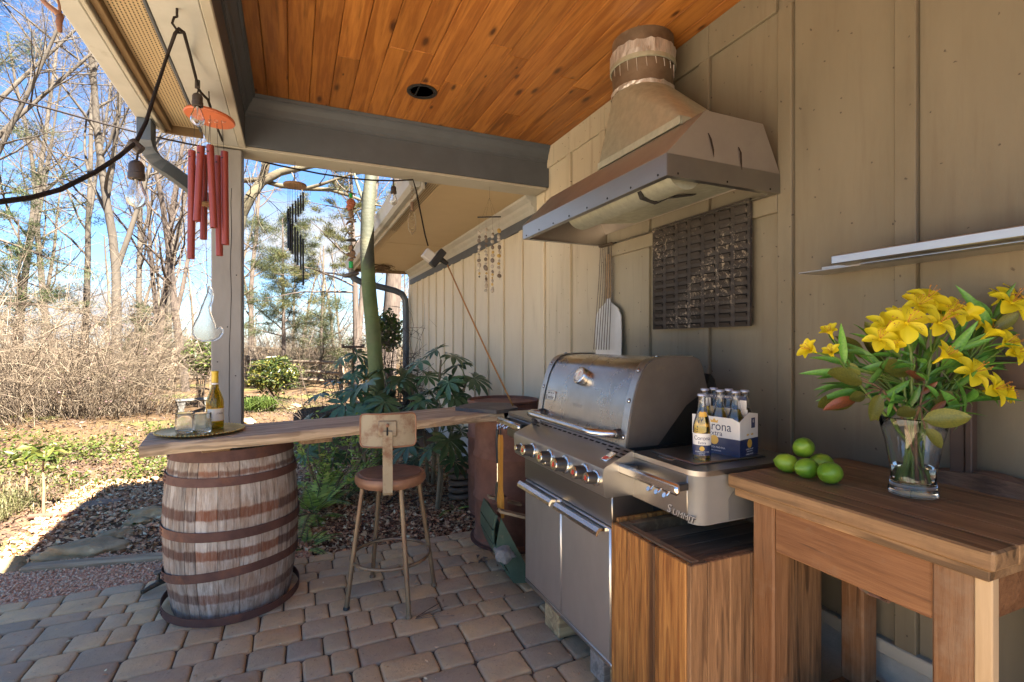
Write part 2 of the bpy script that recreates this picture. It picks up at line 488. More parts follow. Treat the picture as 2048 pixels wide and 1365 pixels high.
# ---- roofs
m_shingle = M('grey roof shingle', (0.12, 0.11, 0.10), (0.07, 0.065, 0.06), scale=30, rough=0.95, bump=0.5)
prof = [(-0.79, 2.77), (-0.32, 3.0), (1.95, 3.46), (5.4, 4.6), (5.4, 4.68), (1.95, 3.54), (-0.32, 3.06), (-0.79, 2.81)]
obj('roof', MB().prism([(a - W, b) for a, b in prof], -1.2, 3.90), m_shingle, house, label='shed roof over the porch')
prof = [(0.93, 2.80), (1.95, 3.25), (5.4, 4.52), (5.4, 4.60), (1.95, 3.35), (0.93, 2.84)]
obj('roof', MB().prism([(a - W, b) for a, b in prof], 3.902, 9.2), m_shingle, house, label='roof slope beyond the porch')

# ---- porch ceiling: tongue and groove boards with butt joints
m_cedar = wood('stained cedar board', (0.414, 0.168, 0.036), (0.254, 0.0888, 0.0176), 'y', fine=60, rings=7, contrast=0.55, knots=(0.055, 0.018, 0.006), rough=0.42, bump=0.12, rand=0.17, knot_scale=5.0, knot_size=0.10)
m_groove = M('dark ceiling groove', (0.09, 0.035, 0.012), rough=0.8, bump=0)  # dark brown backing that shows in the board joints
ceiling = tag(link('porch_ceiling', MB().box(-0.30, W, -1.2, BEAM_Y + 0.2, CEIL + 0.012, CEIL + 0.03).mesh('ceiling_backing', m_groove)), 'varnished cedar plank porch ceiling', None, None, 'structure')
bwid = 0.1235
hole_c = (1.695, 2.17)
x = -0.27
k = 0
while x < W:
    x1 = min(x + bwid, W - 0.001)
    cuts = [-1.2]
    yy = -1.2 + rnd.uniform(0.4, 2.4)
    while yy < BEAM_Y - 0.4:
        cuts.append(yy); yy += rnd.uniform(1.3, 2.8)
    cuts.append(BEAM_Y)
    if k in (4,): cuts = [-1.2, 0.9, 2.93, BEAM_Y]
    for a, b in zip(cuts[:-1], cuts[1:]):
        pieces = [(a, b)]
        if False:
            xm = min(max((x + x1) / 2 - hole_c[0], -0.18), 0.18)
            hw = math.sqrt(0.195 ** 2 - xm ** 2)
            pieces = [(a, hole_c[1] - hw), (hole_c[1] + hw, b)]
        for (p, q) in pieces:
            c = ((x + x1) / 2, (p + q) / 2, CEIL + 0.006)
            obj('ceiling_board', MB().bbox(x + 0.0012 - c[0], x1 - 0.0012 - c[0], p + 0.0006 - c[1], q - 0.0006 - c[1], -0.006, 0.006, 0.0035), m_cedar, ceiling, loc=c)
    x += bwid; k += 1

can = thing('recessed_light', 'round black recessed downlight in the cedar ceiling', 'ceiling light', (0.746, 3.136, CEIL))
obj('trim_ring', MB().lathe([(0.094, 0.002), (0.094, -0.006), (0.086, -0.010), (0.072, -0.006), (0.070, 0.012)], 32, close=True), m_black, can, True)
obj('baffle', MB().lathe([(0.071, 0.0), (0.060, 0.0115)], 32), m_dark, can, True)

# ---- beams with crown moulding
def crown(along, sgn):
    """stepped crown profile, (out from the face, height)"""
    return [(0, -0.125), (0.008, -0.125), (0.010, -0.108), (0.018, -0.100), (0.026, -0.070), (0.046, -0.040), (0.050, -0.026), (0.060, -0.022), (0.064, -0.002), (0.0, -0.002)]
cb = thing('cross_beam', 'grey painted beam crossing the end of the porch with crown moulding', 'beam', (0, BEAM_Y, 2.625), kind='structure')
obj('beam_face', MB().bbox(-0.28, W - 0.002, 0.0, 0.03, 0.006, 0.322, 0.003), m_trimgrey, cb)
obj('beam_soffit', MB().bbox(-0.47, W - 0.022, 0.004, 0.205, -0.016, 0.004, 0.003), m_creamtrim, cb)
obj('beam_core', MB().box(-0.47, W - 0.03, 0.031, 0.20, 0.006, 0.32), m_creamtrim, cb)
obj('crown_moulding', MB().prism([(-a, CEIL - 2.625 + b) for a, b in crown(0, 0)], -0.28, W - 0.022, axis='x'), m_trimgrey, cb)
lb = thing('side_beam', 'grey painted side beam along the open edge of the porch', 'beam', (0, 0, 2.625), kind='structure')
obj('beam_face', MB().bbox(-0.31, -0.281, -1.2, BEAM_Y - 0.001, 0.006, 0.322, 0.003), m_trimgrey, lb)
obj('edge_bead', MB().bbox(-0.312, -0.272, -1.2, BEAM_Y - 0.003, -0.014, 0.005, 0.004), m_creamtrim, lb)
obj('beam_soffit', MB().bbox(-0.488, -0.314, -1.2, BEAM_Y - 0.001, -0.010, 0.004, 0.003), m_whitetrim, lb)
obj('beam_core', MB().box(-0.487, -0.311, -1.2, BEAM_Y - 0.001, 0.006, 0.32), m_whitetrim, lb)
obj('crown_moulding', MB().prism([(-0.280 + a, CEIL - 2.625 + b) for a, b in crown(0, 0)], -1.2, BEAM_Y - 0.03, axis='y'), m_trimgrey, lb)

eave = thing('porch_eave', 'porch eave with perforated tan soffit and pale fascia', 'eave', (0, 0, 2.6), kind='structure')
YE = 3.47
obj('vent_soffit', MB().bbox(-0.640, -0.502, -1.2, YE, 0.030, 0.036, 0.002), m_soffit, eave)
obj('soffit_channel', MB().bbox(-0.502, -0.489, -1.2, YE, 0.012, 0.05, 0.003), m_trimgrey, eave)
dots = MB()
ny = int((YE + 1.0) / 0.0165)
for i in range(9):
    for j in range(ny):
        yy = -1.0 + j * 0.0165; xx = -0.628 + i * 0.0142
        if yy > YE - 0.02: continue
        dots.add([(xx, yy, 0.0285), (xx + 0.005, yy, 0.0285), (xx + 0.005, yy + 0.009, 0.0285), (xx, yy + 0.009, 0.0285)], [(0, 1, 2, 3)])
tag(obj('perforation', dots, m_dark, eave, recalc=False), kind='stuff')
m_browntrim = M('bare brown trim', (0.20, 0.13, 0.06), (0.14, 0.09, 0.04), scale=8, stretch=(1, 0.2, 1), rough=0.7)
obj('inner_trim', MB().bbox(-0.672, -0.641, -1.2, YE + 0.01, 0.002, 0.05, 0.003), m_browntrim, eave)
obj('fascia', MB().bbox(-0.692, -0.674, -1.2, YE + 0.02, -0.018, 0.15, 0.003), m_creamtrim, eave)
obj('end_board', MB().bbox(-0.69, -0.489, YE + 0.021, YE + 0.04, -0.01, 0.17, 0.003), m_browntrim, eave)
obj('gutter', MB().bbox(-0.785, -0.697, -1.2, YE + 0.01, -0.006, 0.13, 0.008), m_whitetrim, eave)

post_h = 2.609
m_post = M('weathered white post paint', (0.274, 0.262, 0.246), (0.217, 0.206, 0.189), scale=9, stretch=(1, 1, 0.25), rough=0.75, bump=0.25, c3=(0.121, 0.0929, 0.0685), s3=7, t3=(0.68, 0.78))
post = thing('porch_post', 'square weathered white porch post behind the wine tray', 'post', (-0.382, 3.735, 0))
obj('shaft', MB().bbox(-0.085, 0.085, -0.09, 0.085, 0.0, 2.60, 0.006), m_post, post)
ck = MB()
px_, pz_ = 0.026, 2.35
for i in range(22):
    nx_ = px_ + rnd.uniform(-0.004, 0.004); nz_ = pz_ - 0.085
    ck.add([(px_, -0.0912, pz_), (px_ + 0.0035, -0.0912, pz_), (nx_ + 0.0035, -0.0912, nz_), (nx_, -0.0912, nz_)], [(0, 1, 2, 3)])
    px_, pz_ = min(max(nx_, 0.012), 0.045), nz_
obj('split', ck, m_dark, post, recalc=False)
nl = MB()
for (a, b) in ((-0.05, 1.25), (-0.045, 1.02), (0.05, 1.16), (-0.06, 0.99), (0.005, 1.47), (0.055, 1.8)):
    nl.ball((a, -0.091, b), 0.004, 0.002, 0.004, 6, 4)
obj('nail_head', nl, m_dark, post)

# ---- downspout at the porch corner
m_blue = M('slate blue aluminium', (0.0735, 0.0945, 0.115), (0.056, 0.07, 0.0875), scale=10, rough=0.4, bump=0.05, spec=0.6)
def ribbed_pipe(name, path, wx, wz, mat, parent, ribs=5):
    """rectangular corrugated pipe along a path"""
    mb = MB(); P = [Vector(p) for p in path]; n = len(P)
    ring = []
    for i in range(ribs * 2 + 1):
        t = -1 + 2 * i / (ribs * 2); ring.append((t * wx, wz * (1.0 if i % 2 else 0.86)))
    ring += [(wx * 1.0, 0.4 * wz), (wx * 1.0, -0.4 * wz)]
    for i in range(ribs * 2 + 1):
        t = 1 - 2 * i / (ribs * 2); ring.append((t * wx, -wz * (1.0 if i % 2 else 0.86)))
    ring += [(-wx, -0.4 * wz), (-wx, 0.4 * wz)]
    L = len(ring); vs = []; fs = []
    side = Vector((0, 1, 0))
    for i, p in enumerate(P):
        t = (P[min(i + 1, n - 1)] - P[max(i - 1, 0)]).normalized()
        s_ = (side - t * side.dot(t)).normalized(); u = t.cross(s_)
        sc = 1.0 + (0.035 if i % 2 and 1 < i < n - 2 else 0)
        for a, b in ring: vs.append(p + s_ * a * sc + u * b * sc)
    for i in range(n - 1):
        for k_ in range(L):
            k2 = (k_ + 1) % L; fs.append((i * L + k_, i * L + k2, (i + 1) * L + k2, (i + 1) * L + k_))
    mb.add(vs, fs)
    return obj(name, mb, mat, parent)
ds = thing('porch_downspout', 'slate blue corrugated downspout elbow at the porch gutter corner', 'downspout', (-0.74, 3.36, 2.59))
pth = [(0, 0, 0.0), (0, 0, -0.08)]
for k in range(9):
    g_ = rad(68) * k / 8
    pth.append((0.10 * (1 - math.cos(g_)), 0.012 * k, -0.10 - 0.12 * math.sin(g_)))
pth += [(0.14, 0.20, -0.25), (0.22, 0.34, -0.30), (0.29, 0.45, -0.35), (0.33, 0.51, -0.41), (0.345, 0.535, -0.50), (0.345, 0.535, -0.60)]
e_ = pth[-1]
ribbed_pipe('elbow', pth, 0.052, 0.036, m_blue, ds)
ribbed_pipe('pipe', [(e_[0], e_[1], e_[2] - 0.102), (e_[0], e_[1], -2.5)], 0.048, 0.033, m_blue, ds)

# ---- eave of the main house beyond the cross beam
he = thing('house_eave', 'tan house soffit with crown moulding and white gutter over the batten wall', 'eave', (0, 0, 2.62), kind='structure')
obj('soffit', MB().bbox(1.07, W - 0.001, 3.87, 8.86, 0.0, 0.008, 0.002), m_soffit, he)
obj('soffit_joint', MB().bbox(1.07, W - 0.14, 6.38, 6.395, -0.004, -0.001, 0.001), m_soffit, he)
obj('vent_strip', MB().bbox(0.965, 1.068, 3.87, 8.86, 0.001, 0.006, 0.001), m_soffit, he)
vd = MB()
for i in range(5):
    for j in range(60):
        xx = 0.975 + i * 0.019; yy = 3.9 + j * 0.03
        vd.add([(xx, yy, -0.001), (xx + 0.009, yy, -0.001), (xx + 0.009, yy + 0.013, -0.001), (xx, yy + 0.013, -0.001)], [(0, 1, 2, 3)])
tag(obj('perforation', vd, m_dark, he, recalc=False), kind='stuff')
obj('fascia', MB().bbox(0.925, 0.945, 3.87, 8.88, -0.055, 0.12, 0.003), m_creamtrim, he)
obj('soffit_trim', MB().bbox(0.9455, 0.963, 3.87, 8.86, -0.012, 0.02, 0.003), m_trimgrey, he)
obj('gutter', MB().prism([(0.922, -0.02), (0.870, -0.035), (0.835, -0.015), (0.822, 0.05), (0.806, 0.085), (0.806, 0.10), (0.922, 0.10)], 3.93, 8.9), m_whitetrim, he)
obj('crown_moulding', MB().prism([(W - 0.001, -0.145), (W - 0.022, -0.145), (W - 0.026, -0.10), (W - 0.05, -0.075), (W - 0.056, -0.05), (W - 0.10, -0.02), (W - 0.108, -0.001), (W - 0.001, -0.001)], 3.87, 8.86), m_whitetrim, he)
obj('frieze', MB().bbox(W - 0.0245, W - 0.0005, 3.87, 8.86, -0.235, -0.146, 0.003), m_trimgrey, he)
obj('end_fascia', MB().bbox(0.925, W, 8.862, 8.885, -0.05, 0.10, 0.003), m_browntrim, he)

gd = thing('house_downspout', 'blue grey downspout bending under the eave to the far wall corner', 'downspout', (0, 0, 0))
obj('pipe', MB().tube([(0.90, 8.75, 2.585), (0.90, 8.75, 2.50), (0.94, 8.76, 2.44), (1.05, 8.77, 2.39), (1.62, 8.80, 2.27), (1.74, 8.80, 2.22), (1.80, 8.80, 2.12), (1.81, 8.80, 1.95), (1.81, 8.80, 0.1)], 0.055, 10), m_blue, gd, True)
obj('strap', MB().cyl((1.81, 8.80, 1.25), (1.81, 8.80, 1.29), 0.06), m_blue, gd, True)
m_nest = M('dry nest twigs', (0.16, 0.10, 0.055), (0.06, 0.04, 0.02), scale=30, rough=1, bump=0.8)
nest = MB()
rr = random.Random(3)
for i in range(90):
    a = rr.uniform(0, 6.28); r_ = rr.uniform(0.03, 0.17); z_ = -rr.uniform(0.0, 0.09)
    p = Vector((r_ * math.cos(a), r_ * math.sin(a), z_))
    q = p + Vector((rr.uniform(-1, 1), rr.uniform(-1, 1), rr.uniform(-0.5, 0.2))) * 0.1
    nest.tube([p, q], 0.004, 3)
nest.ball((0, 0, -0.035), 0.13, 0.12, 0.035)
tag(obj('wasp_nest', nest, m_nest, loc=(1.335, 8.3, 2.62)), 'small brown twiggy nest under the far end of the house soffit', 'nest', kind='thing')
# ================================================================== GROUND
def island_mat(name, stops, rough=0.6, bump=0.0, transl=0.0, spec=0.4):
    """one tone per separate leaf or chip"""
    g = NG(name)
    r = g.n('ShaderNodeNewGeometry').outputs['Random Per Island']
    col = g.ramp(r, stops)
    v = g.coords(world=True)
    col = g.mix(g.math('MULTIPLY', g.noise(v, 40, 3), 0.35), col, tuple(c * 0.5 for c in stops[0][1]))
    g.set(Base_Color=col, Roughness=rough)
    g.b.inputs['Specular IOR Level'].default_value = spec
    if transl:
        tr = g.n('ShaderNodeBsdfTranslucent'); g.put(tr.inputs[0], col)
        mx = g.n('ShaderNodeMixShader'); mx.inputs[0].default_value = transl
        g.t.links.new(g.b.outputs[0], mx.inputs[1]); g.t.links.new(tr.outputs[0], mx.inputs[2])
        g.t.links.new(mx.outputs[0], g.out.inputs[0])
    return g.m

g = NG('yard soil')
v = g.coords(world=True)
na = g.noise(v, 0.55, 7, 0.62); nb = g.noise(v, 6, 8, 0.7); nc = g.noise(v, 45, 5, 0.7)
litter = g.ramp(nc, [(0.25, (0.0557, 0.0304, 0.0181)), (0.5, (0.152, 0.0864, 0.0507)), (0.75, (0.304, 0.188, 0.117))])
straw = g.ramp(nb, [(0.25, (0.0532, 0.0309, 0.015)), (0.55, (0.0952, 0.0611, 0.0321)), (0.8, (0.117, 0.0795, 0.0472))])
straw = g.mix(g.ramp(nc, [(0.45, 0.0), (0.75, 0.5)]), straw, (0.20, 0.11, 0.055))
grn = g.ramp(nc, [(0.3, (0.035, 0.06, 0.012)), (0.7, (0.15, 0.20, 0.04))])
sx, sy, sz = g.sep(v)[0:3]
far = g.ramp(g.math('ADD', g.math('DIVIDE', sy, 20.0), g.math('MULTIPLY', g.math('SUBTRACT', nb, 0.5), 0.25)), [(0.28, 0.0), (0.40, 1.0)])
col = g.mix(far, litter, straw)
col = g.mix(g.ramp(na, [(0.54, 0.0), (0.64, 0.55)]), col, grn)
g.set(Base_Color=col, Roughness=0.95)
g.b.inputs['Specular IOR Level'].default_value = 0.15
g.bump(g.math('ADD', nb, nc), 0.7, 0.03)
m_soil = g.m

xs = np.concatenate([np.linspace(-90, -8, 30)[:-1], np.linspace(-8, 4, 97), np.linspace(4, 60, 20)[1:]])
ys = np.concatenate([np.linspace(-25, 2, 12)[:-1], np.linspace(2, 16, 113), np.linspace(16, 150, 40)[1:]])
gx, gy = np.meshgrid(xs, ys)
def ground_z(x, y):
    x = np.asarray(x, float); y = np.asarray(y, float)
    w = np.clip((y - 4.0) / 3.0, 0, 1)
    h = 0.035 * np.sin(x * 1.7 + 0.4) * np.sin(y * 1.3) + 0.02 * np.sin(x * 4.1 + y * 2.7)
    bed = 0.05 * np.clip((y - 4.25) / 0.5, 0, 1) * (x < -0.2) + 0.03 * np.clip((y - 3.6) / 0.3, 0, 1) * (x >= -0.2)
    slope = 0.10 * np.clip((-x - 1.5) / 4, 0, 1) * np.clip((y - 4.5) / 3, 0, 1)
    return -0.045 + w * h + bed + slope
gz = ground_z(gx, gy)
nx_, ny_ = len(xs), len(ys)
ii = np.arange((ny_ - 1) * (nx_ - 1)); r_ = ii // (nx_ - 1); c_ = ii % (nx_ - 1)
a_ = r_ * nx_ + c_
ground = bulk('ground', np.stack([gx.ravel(), gy.ravel(), gz.ravel()], 1), np.stack([a_, a_ + 1, a_ + nx_ + 1, a_ + nx_], 1), m_soil, smooth=True)
tag(ground, 'straw and leaf covered yard ground', kind='structure')
def gzf(x, y): return float(ground_z(x, y))
def foot(px, py, z=0.0):
    p = at_z(px, py, z); p.z = gzf(p.x, p.y); return p

# ---- paved patio
g = NG('tumbled paver')
v = g.coords(rand=True)
rn = g.rnd()
base = g.ramp(rn, [(0.0, (0.63, 0.443, 0.227)), (0.2, (0.671, 0.454, 0.219)), (0.36, (0.496, 0.345, 0.188)), (0.5, (0.356, 0.287, 0.188)), (0.64, (0.577, 0.397, 0.2)), (0.78, (0.45, 0.345, 0.208)), (0.9, (0.617, 0.385, 0.175)), (1.0, (0.383, 0.276, 0.164))])
n1 = g.noise(v, 9, 7, 0.65); n2 = g.noise(v, 60, 5, 0.7); n3 = g.noise(v, 3.2, 5, 0.6)
col = g.mix(g.ramp(n1, [(0.35, 0.0), (0.75, 0.55)]), base, (0.29, 0.25, 0.20))
col = g.mix(g.ramp(n3, [(0.45, 0.0), (0.75, 0.45)]), col, (0.52, 0.43, 0.32))
col = g.mix(g.ramp(n2, [(0.60, 0.0), (0.70, 0.55)]), col, (0.09, 0.075, 0.062))
g.set(Base_Color=col, Roughness=g.ramp(n1, [(0.3, 0.62), (0.7, 0.85)]))
g.b.inputs['Specular IOR Level'].default_value = 0.4
g.bump(g.math('ADD', g.math('MULTIPLY', n1, 0.6), g.math('MULTIPLY', n2, 0.5)), 0.8, 0.012)
m_paver = g.m
m_joint = M('sandy paver joint', (0.153, 0.122, 0.09), (0.081, 0.0648, 0.0504), scale=60, rough=1, bump=0.5)
PY = 3.50
patio = tag(link('patio', MB().box(-2.29, W - 0.001, -2.5, PY - 0.012, -0.05, -0.016).mesh('patio_bed', m_joint)), 'tumbled stone paver patio', None, None, 'structure')
def paver_mesh(w, h, seed):
    q = random.Random(seed)
    out = []
    rc = 0.018
    for cx, cy, a0 in ((1, 1, 0), (-1, 1, 90), (-1, -1, 180), (1, -1, 270)):
        for k_ in range(3):
            a = rad(a0 + 45 * k_)
            out.append((cx * (w / 2 - rc) + rc * math.cos(a), cy * (h / 2 - rc) + rc * math.sin(a)))
    out = [(a + q.uniform(-0.0022, 0.0022), b + q.uniform(-0.0022, 0.0022)) for a, b in out]
    rings = [(1.0, 0.0, -0.03), (1.0, 0.0, -0.009), (1.0, 0.005, -0.0025), (1.0, 0.016, 0.0)]
    vs = []
    for _, ins, z in rings:
        for a, b in out:
            ra = math.hypot(a, b)
            vs.append((a * (1 - ins / ra * 1.1), b * (1 - ins / ra * 1.1), z + q.uniform(-0.0008, 0.0008)))
    n = len(out); fs = []
    for i in range(len(rings) - 1):
        for k_ in range(n):
            k2 = (k_ + 1) % n; fs.append((i * n + k_, i * n + k2, (i + 1) * n + k2, (i + 1) * n + k_))
    vs.append((0, 0, 0.0012)); c = len(vs) - 1
    o = (len(rings) - 1) * n
    fs += [(o + k_, o + (k_ + 1) % n, c) for k_ in range(n)]
    return vs, fs
pav_cache = {}
q = random.Random(5)
rest = MB(); npav = 0
y = PY
row = 0
heights = [0.105, 0.15, 0.10, 0.155, 0.15, 0.16, 0.155, 0.15, 0.16, 0.155, 0.16, 0.15, 0.16]
def in_view(x_, y_):
    d_ = x_ * SN + y_ * CS
    if d_ < 1.92: return False
    px = 1024 + FOC * (x_ * CS - y_ * SN) / d_; py = 686 + FOC * CAM_H / d_
    return -130 < px < 1330 and py < 1440
while y > -0.6:
    h = heights[row % len(heights)]
    x = -2.28 + q.uniform(0, 0.02)
    while x < W - 0.05:
        w_ = q.choice([0.115, 0.155, 0.155, 0.205, 0.235] if h > 0.12 else [0.155, 0.205, 0.235])
        w_ = min(w_, W - 0.003 - x)
        if w_ < 0.06: break
        key = (round(w_, 3), h, q.randrange(3))
        cx_, cy_ = x + w_ / 2, y - h / 2
        vs, fs = paver_mesh(w_ - 0.006, h - 0.006, hash(key) % 1000 if False else int(key[0] * 1000) * 7 + key[2] + int(h * 1000))
        jz = q.uniform(-0.002, 0.0018); jr = q.uniform(-0.018, 0.018)
        if in_view(cx_, cy_) and npav < 296:
            if key not in pav_cache: pav_cache[key] = MB().add(vs, fs).mesh('paver', m_paver, 'all')
            link('paver', pav_cache[key], patio, (cx_, cy_, jz), (q.uniform(-0.008, 0.008), q.uniform(-0.008, 0.008), jr))
            npav += 1
        else:
            rest.add([(a + cx_, b + cy_, c + jz) for a, b, c in vs], fs)
        x += w_
    y -= h; row += 1
tag(obj('more_pavers', rest, m_paver, patio, 'all'), kind='stuff')
print('pavers', npav)

# ---- gravel strip
m_gravel = island_mat('pink gravel', [(0.0, (0.744, 0.394, 0.236)), (0.3, (0.85, 0.541, 0.341)), (0.55, (0.637, 0.342, 0.209)), (0.75, (0.85, 0.699, 0.461)), (0.9, (0.531, 0.337, 0.219)), (1.0, (0.85, 0.612, 0.395))], rough=0.85)
rg = np.random.default_rng(4)
def chips(n, xr, yr, size, zf, flat=0.6, keep=None):
    x = rg.uniform(*xr, n); y = rg.uniform(*yr, n)
    if keep is not None:
        k = keep(x, y); x, y = x[k], y[k]
    n = len(x)
    s = rg.uniform(*size, n)
    octv = np.array([(1, 0, 0), (0, 1, 0), (-1, 0, 0), (0, -1, 0), (0, 0, 1), (0, 0, -1)], float)
    octf = np.array([(0, 1, 4), (1, 2, 4), (2, 3, 4), (3, 0, 4), (1, 0, 5), (2, 1, 5), (3, 2, 5), (0, 3, 5)])
    V = octv[None] * (rg.uniform(0.6, 1.1, (n, 6, 1))) * s[:, None, None]
    a = rg.uniform(0, 6.283, n); t = rg.uniform(-0.6, 0.6, n)
    ca, sa = np.cos(a)[:, None], np.sin(a)[:, None]
    X = V[..., 0] * ca - V[..., 1] * sa; Y = V[..., 0] * sa + V[..., 1] * ca
    Z = V[..., 2] * flat + X * np.sin(t)[:, None]
    P = np.stack([X + x[:, None], Y + y[:, None], Z + zf(x, y)[:, None]], -1).reshape(-1, 3)
    F = (octf[None] + (np.arange(n) * 6)[:, None, None]).reshape(-1, 3)
    return P, F
m_gbed = M('pink gravel bed', (0.85, 0.52, 0.337), (0.545, 0.301, 0.193), scale=70, rough=1, bump=0.8, world=True)
tag(link('bounce_gravel', MB().box(-13.0, -2.30, -6.0, PY - 0.02, -0.05, -0.020).mesh('bounce_gravel', M('pale bounce gravel', (0.52, 0.48, 0.40), (0.38, 0.345, 0.28), scale=70, rough=1, bump=0.8, world=True))), 'unseen pale gravel added left of the patio to bounce sunlight', None, None, 'structure')  # out of view, added to throw sunlight back under the porch
gpath = tag(link('gravel_path', MB().box(-4.0, 0.12, PY - 0.005, 4.02, -0.05, -0.022).mesh('gravel_path', m_gbed)), 'pale pink gravel strip beside the patio', None, None, 'structure')
def gkeep(x, y): return (y < 4.17 - 0.20 * (x + 1.56) + 0.03 * np.sin(x * 9)) & (y < 4.0 + 0.5 * np.clip(x + 1.5, 0, 0.4)) & (x < 0.10 + 0.1 * np.sin(y * 20))
P, F = chips(15000, (-3.2, 0.1), (PY + 0.0, 4.2), (0.0055, 0.0125), lambda x, y: -0.016 + rg.uniform(0, 0.008, len(x)), keep=gkeep)
tag(bulk('gravel', P, F, m_gravel), 'loose pink gravel', kind='stuff')

# ---- leaf litter, bark and ground cover
def leaf_scatter(n, xr, yr, size, zf, lift=(0.0, 0.02), tilt=0.5, aspect=0.5, keep=None, pos=None, up=0.0):
    """folded diamond leaves"""
    if pos is None:
        x = rg.uniform(*xr, n); y = rg.uniform(*yr, n)
        if keep is not None:
            k = keep(x, y); x, y = x[k], y[k]
        z = zf(x, y) + rg.uniform(*lift, len(x))
    else: x, y, z = pos
    n = len(x); s = rg.uniform(*size, n)
    d = rg.normal(size=(n, 3)) * np.array([1, 1, tilt]); d[:, 2] += up
    d /= np.linalg.norm(d, axis=1)[:, None]
    r = rg.normal(size=(n, 3)) * np.array([1, 1, tilt]) ; r -= d * (r * d).sum(1)[:, None]; r /= np.linalg.norm(r, axis=1)[:, None] + 1e-9
    nn = np.cross(d, r)
    c = np.stack([x, y, z], 1)
    S = s[:, None]
    asp = aspect
    p0 = c - d * S * 0.5; p2 = c + d * S * 0.5 - nn * S * 0.06
    p1 = c + r * S * asp * 0.5 + nn * S * 0.10 - d * S * 0.05; p3 = c - r * S * asp * 0.5 + nn * S * 0.10 - d * S * 0.05
    V = np.stack([p0, p1, p2, p3], 1).reshape(-1, 3)
    b = (np.arange(n) * 4)[:, None]
    F = np.concatenate([b + np.array([0, 1, 2]), b + np.array([0, 2, 3])], 1).reshape(-1, 3)
    return V, F
m_litter = island_mat('dead leaves', [(0.0, (0.269, 0.129, 0.0678)), (0.25, (0.645, 0.362, 0.193)), (0.5, (0.85, 0.594, 0.338)), (0.7, (0.457, 0.22, 0.113)), (0.88, (0.85, 0.85, 0.564)), (1.0, (0.806, 0.401, 0.18))], rough=0.8)  # leaf tones lifted to make up for the shade on the bed
m_littersun = island_mat('darkened sunlit leaves', [(0.0, (0.0322, 0.0184, 0.011)), (0.25, (0.069, 0.0414, 0.0248)), (0.5, (0.106, 0.069, 0.0442)), (0.7, (0.0552, 0.0276, 0.0166)), (0.88, (0.138, 0.102, 0.0736)), (1.0, (0.0872, 0.046, 0.0239))], rough=0.8)  # darker copy of the leaf colours for ground in full sun
def bed(x, y):
    left = (x < -0.1) & (y > 4.17 - 0.2 * (x + 1.56)) & (y < 8.2)
    right = (x >= -0.1) & (y > PY + 0.02)
    drum = ((x - 1.445) ** 2 + (y - 3.30) ** 2 > 0.1) & ((x - 1.62) ** 2 + (y - 3.87) ** 2 > 0.1)
    return (left | right) & (x < W - 0.02) & drum
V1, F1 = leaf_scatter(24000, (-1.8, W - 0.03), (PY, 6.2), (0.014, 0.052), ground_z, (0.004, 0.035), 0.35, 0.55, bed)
V3, F3 = leaf_scatter(15000, (-3.8, -0.1), (PY, 8.2), (0.016, 0.06), ground_z, (0.004, 0.035), 0.35, 0.55, lambda x, y: bed(x, y) & ((x < -1.8) | (y > 6.2)))  # sunlit part of the bed, takes the darker leaf copy
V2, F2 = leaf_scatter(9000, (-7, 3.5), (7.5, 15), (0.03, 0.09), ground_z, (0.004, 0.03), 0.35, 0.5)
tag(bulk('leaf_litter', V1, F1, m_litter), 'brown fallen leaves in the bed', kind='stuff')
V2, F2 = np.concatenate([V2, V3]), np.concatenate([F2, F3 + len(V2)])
tag(bulk('leaf_litter', V2, F2, m_littersun), 'scattered fallen leaves across the sunny yard', kind='stuff')
m_bark = island_mat('bark chips', [(0.0, (0.131, 0.0656, 0.0394)), (0.4, (0.341, 0.17, 0.0997)), (0.7, (0.578, 0.315, 0.184)), (1.0, (0.21, 0.105, 0.0656))], rough=0.9)
V1, F1 = leaf_scatter(9000, (-0.15, W - 0.03), (PY + 0.01, 5.6), (0.02, 0.06), ground_z, (0.003, 0.022), 0.4, 0.28, bed)
V2, F2 = leaf_scatter(1500, (-0.9, -0.2), (4.0, 5.6), (0.015, 0.05), ground_z, (0.003, 0.015), 0.4, 0.28, bed)
tag(bulk('bark_mulch', np.concatenate([V1, V2]), np.concatenate([F1, F2 + len(V1)]), m_bark), 'dark bark mulch', kind='stuff')
V3, F3 = leaf_scatter(420, (-1.6, 1.8), (1.2, PY), (0.008, 0.028), lambda x, y: 0 * x, (0.002, 0.007), 0.3, 0.4)
tag(bulk('leaf_crumbs', V3, F3, m_litter), 'tiny leaf bits blown over the pavers', kind='stuff')
m_cover = island_mat('ground cover leaf', [(0.0, (0.0468, 0.068, 0.00896)), (0.35, (0.0891, 0.117, 0.0161)), (0.6, (0.0422, 0.0603, 0.0107)), (0.8, (0.141, 0.153, 0.025)), (0.95, (0.169, 0.161, 0.0429)), (1.0, (0.0609, 0.0302, 0.0214))], rough=0.5, transl=0.35)
def cov(x, y):
    f = np.sin(x * 2.3 + 1) * np.sin(y * 1.9) + 0.5 * np.sin(x * 5.3 + y * 4.1)
    return (f > -0.05) & (y > 6.1 - 0.35 * (x + 3)) & (x < -1.0 - 0.06 * (y - 6))
V1, F1 = leaf_scatter(15000, (-6.5, -1.0), (5.9, 9.2), (0.022, 0.055), ground_z, (0.01, 0.16), 0.5, 0.62, cov)
V2, F2 = leaf_scatter(1500, (-3.4, -0.5), (4.4, 6.8), (0.015, 0.035), ground_z, (0.005, 0.04), 0.5, 0.6, lambda x, y: np.sin(x * 3.1 + 2) * np.sin(y * 3.7) > 0.55)
tag(bulk('ground_cover', np.concatenate([V1, V2]), np.concatenate([F1, F2 + len(V1)]), m_cover), 'yellow green vinca ground cover', kind='stuff')
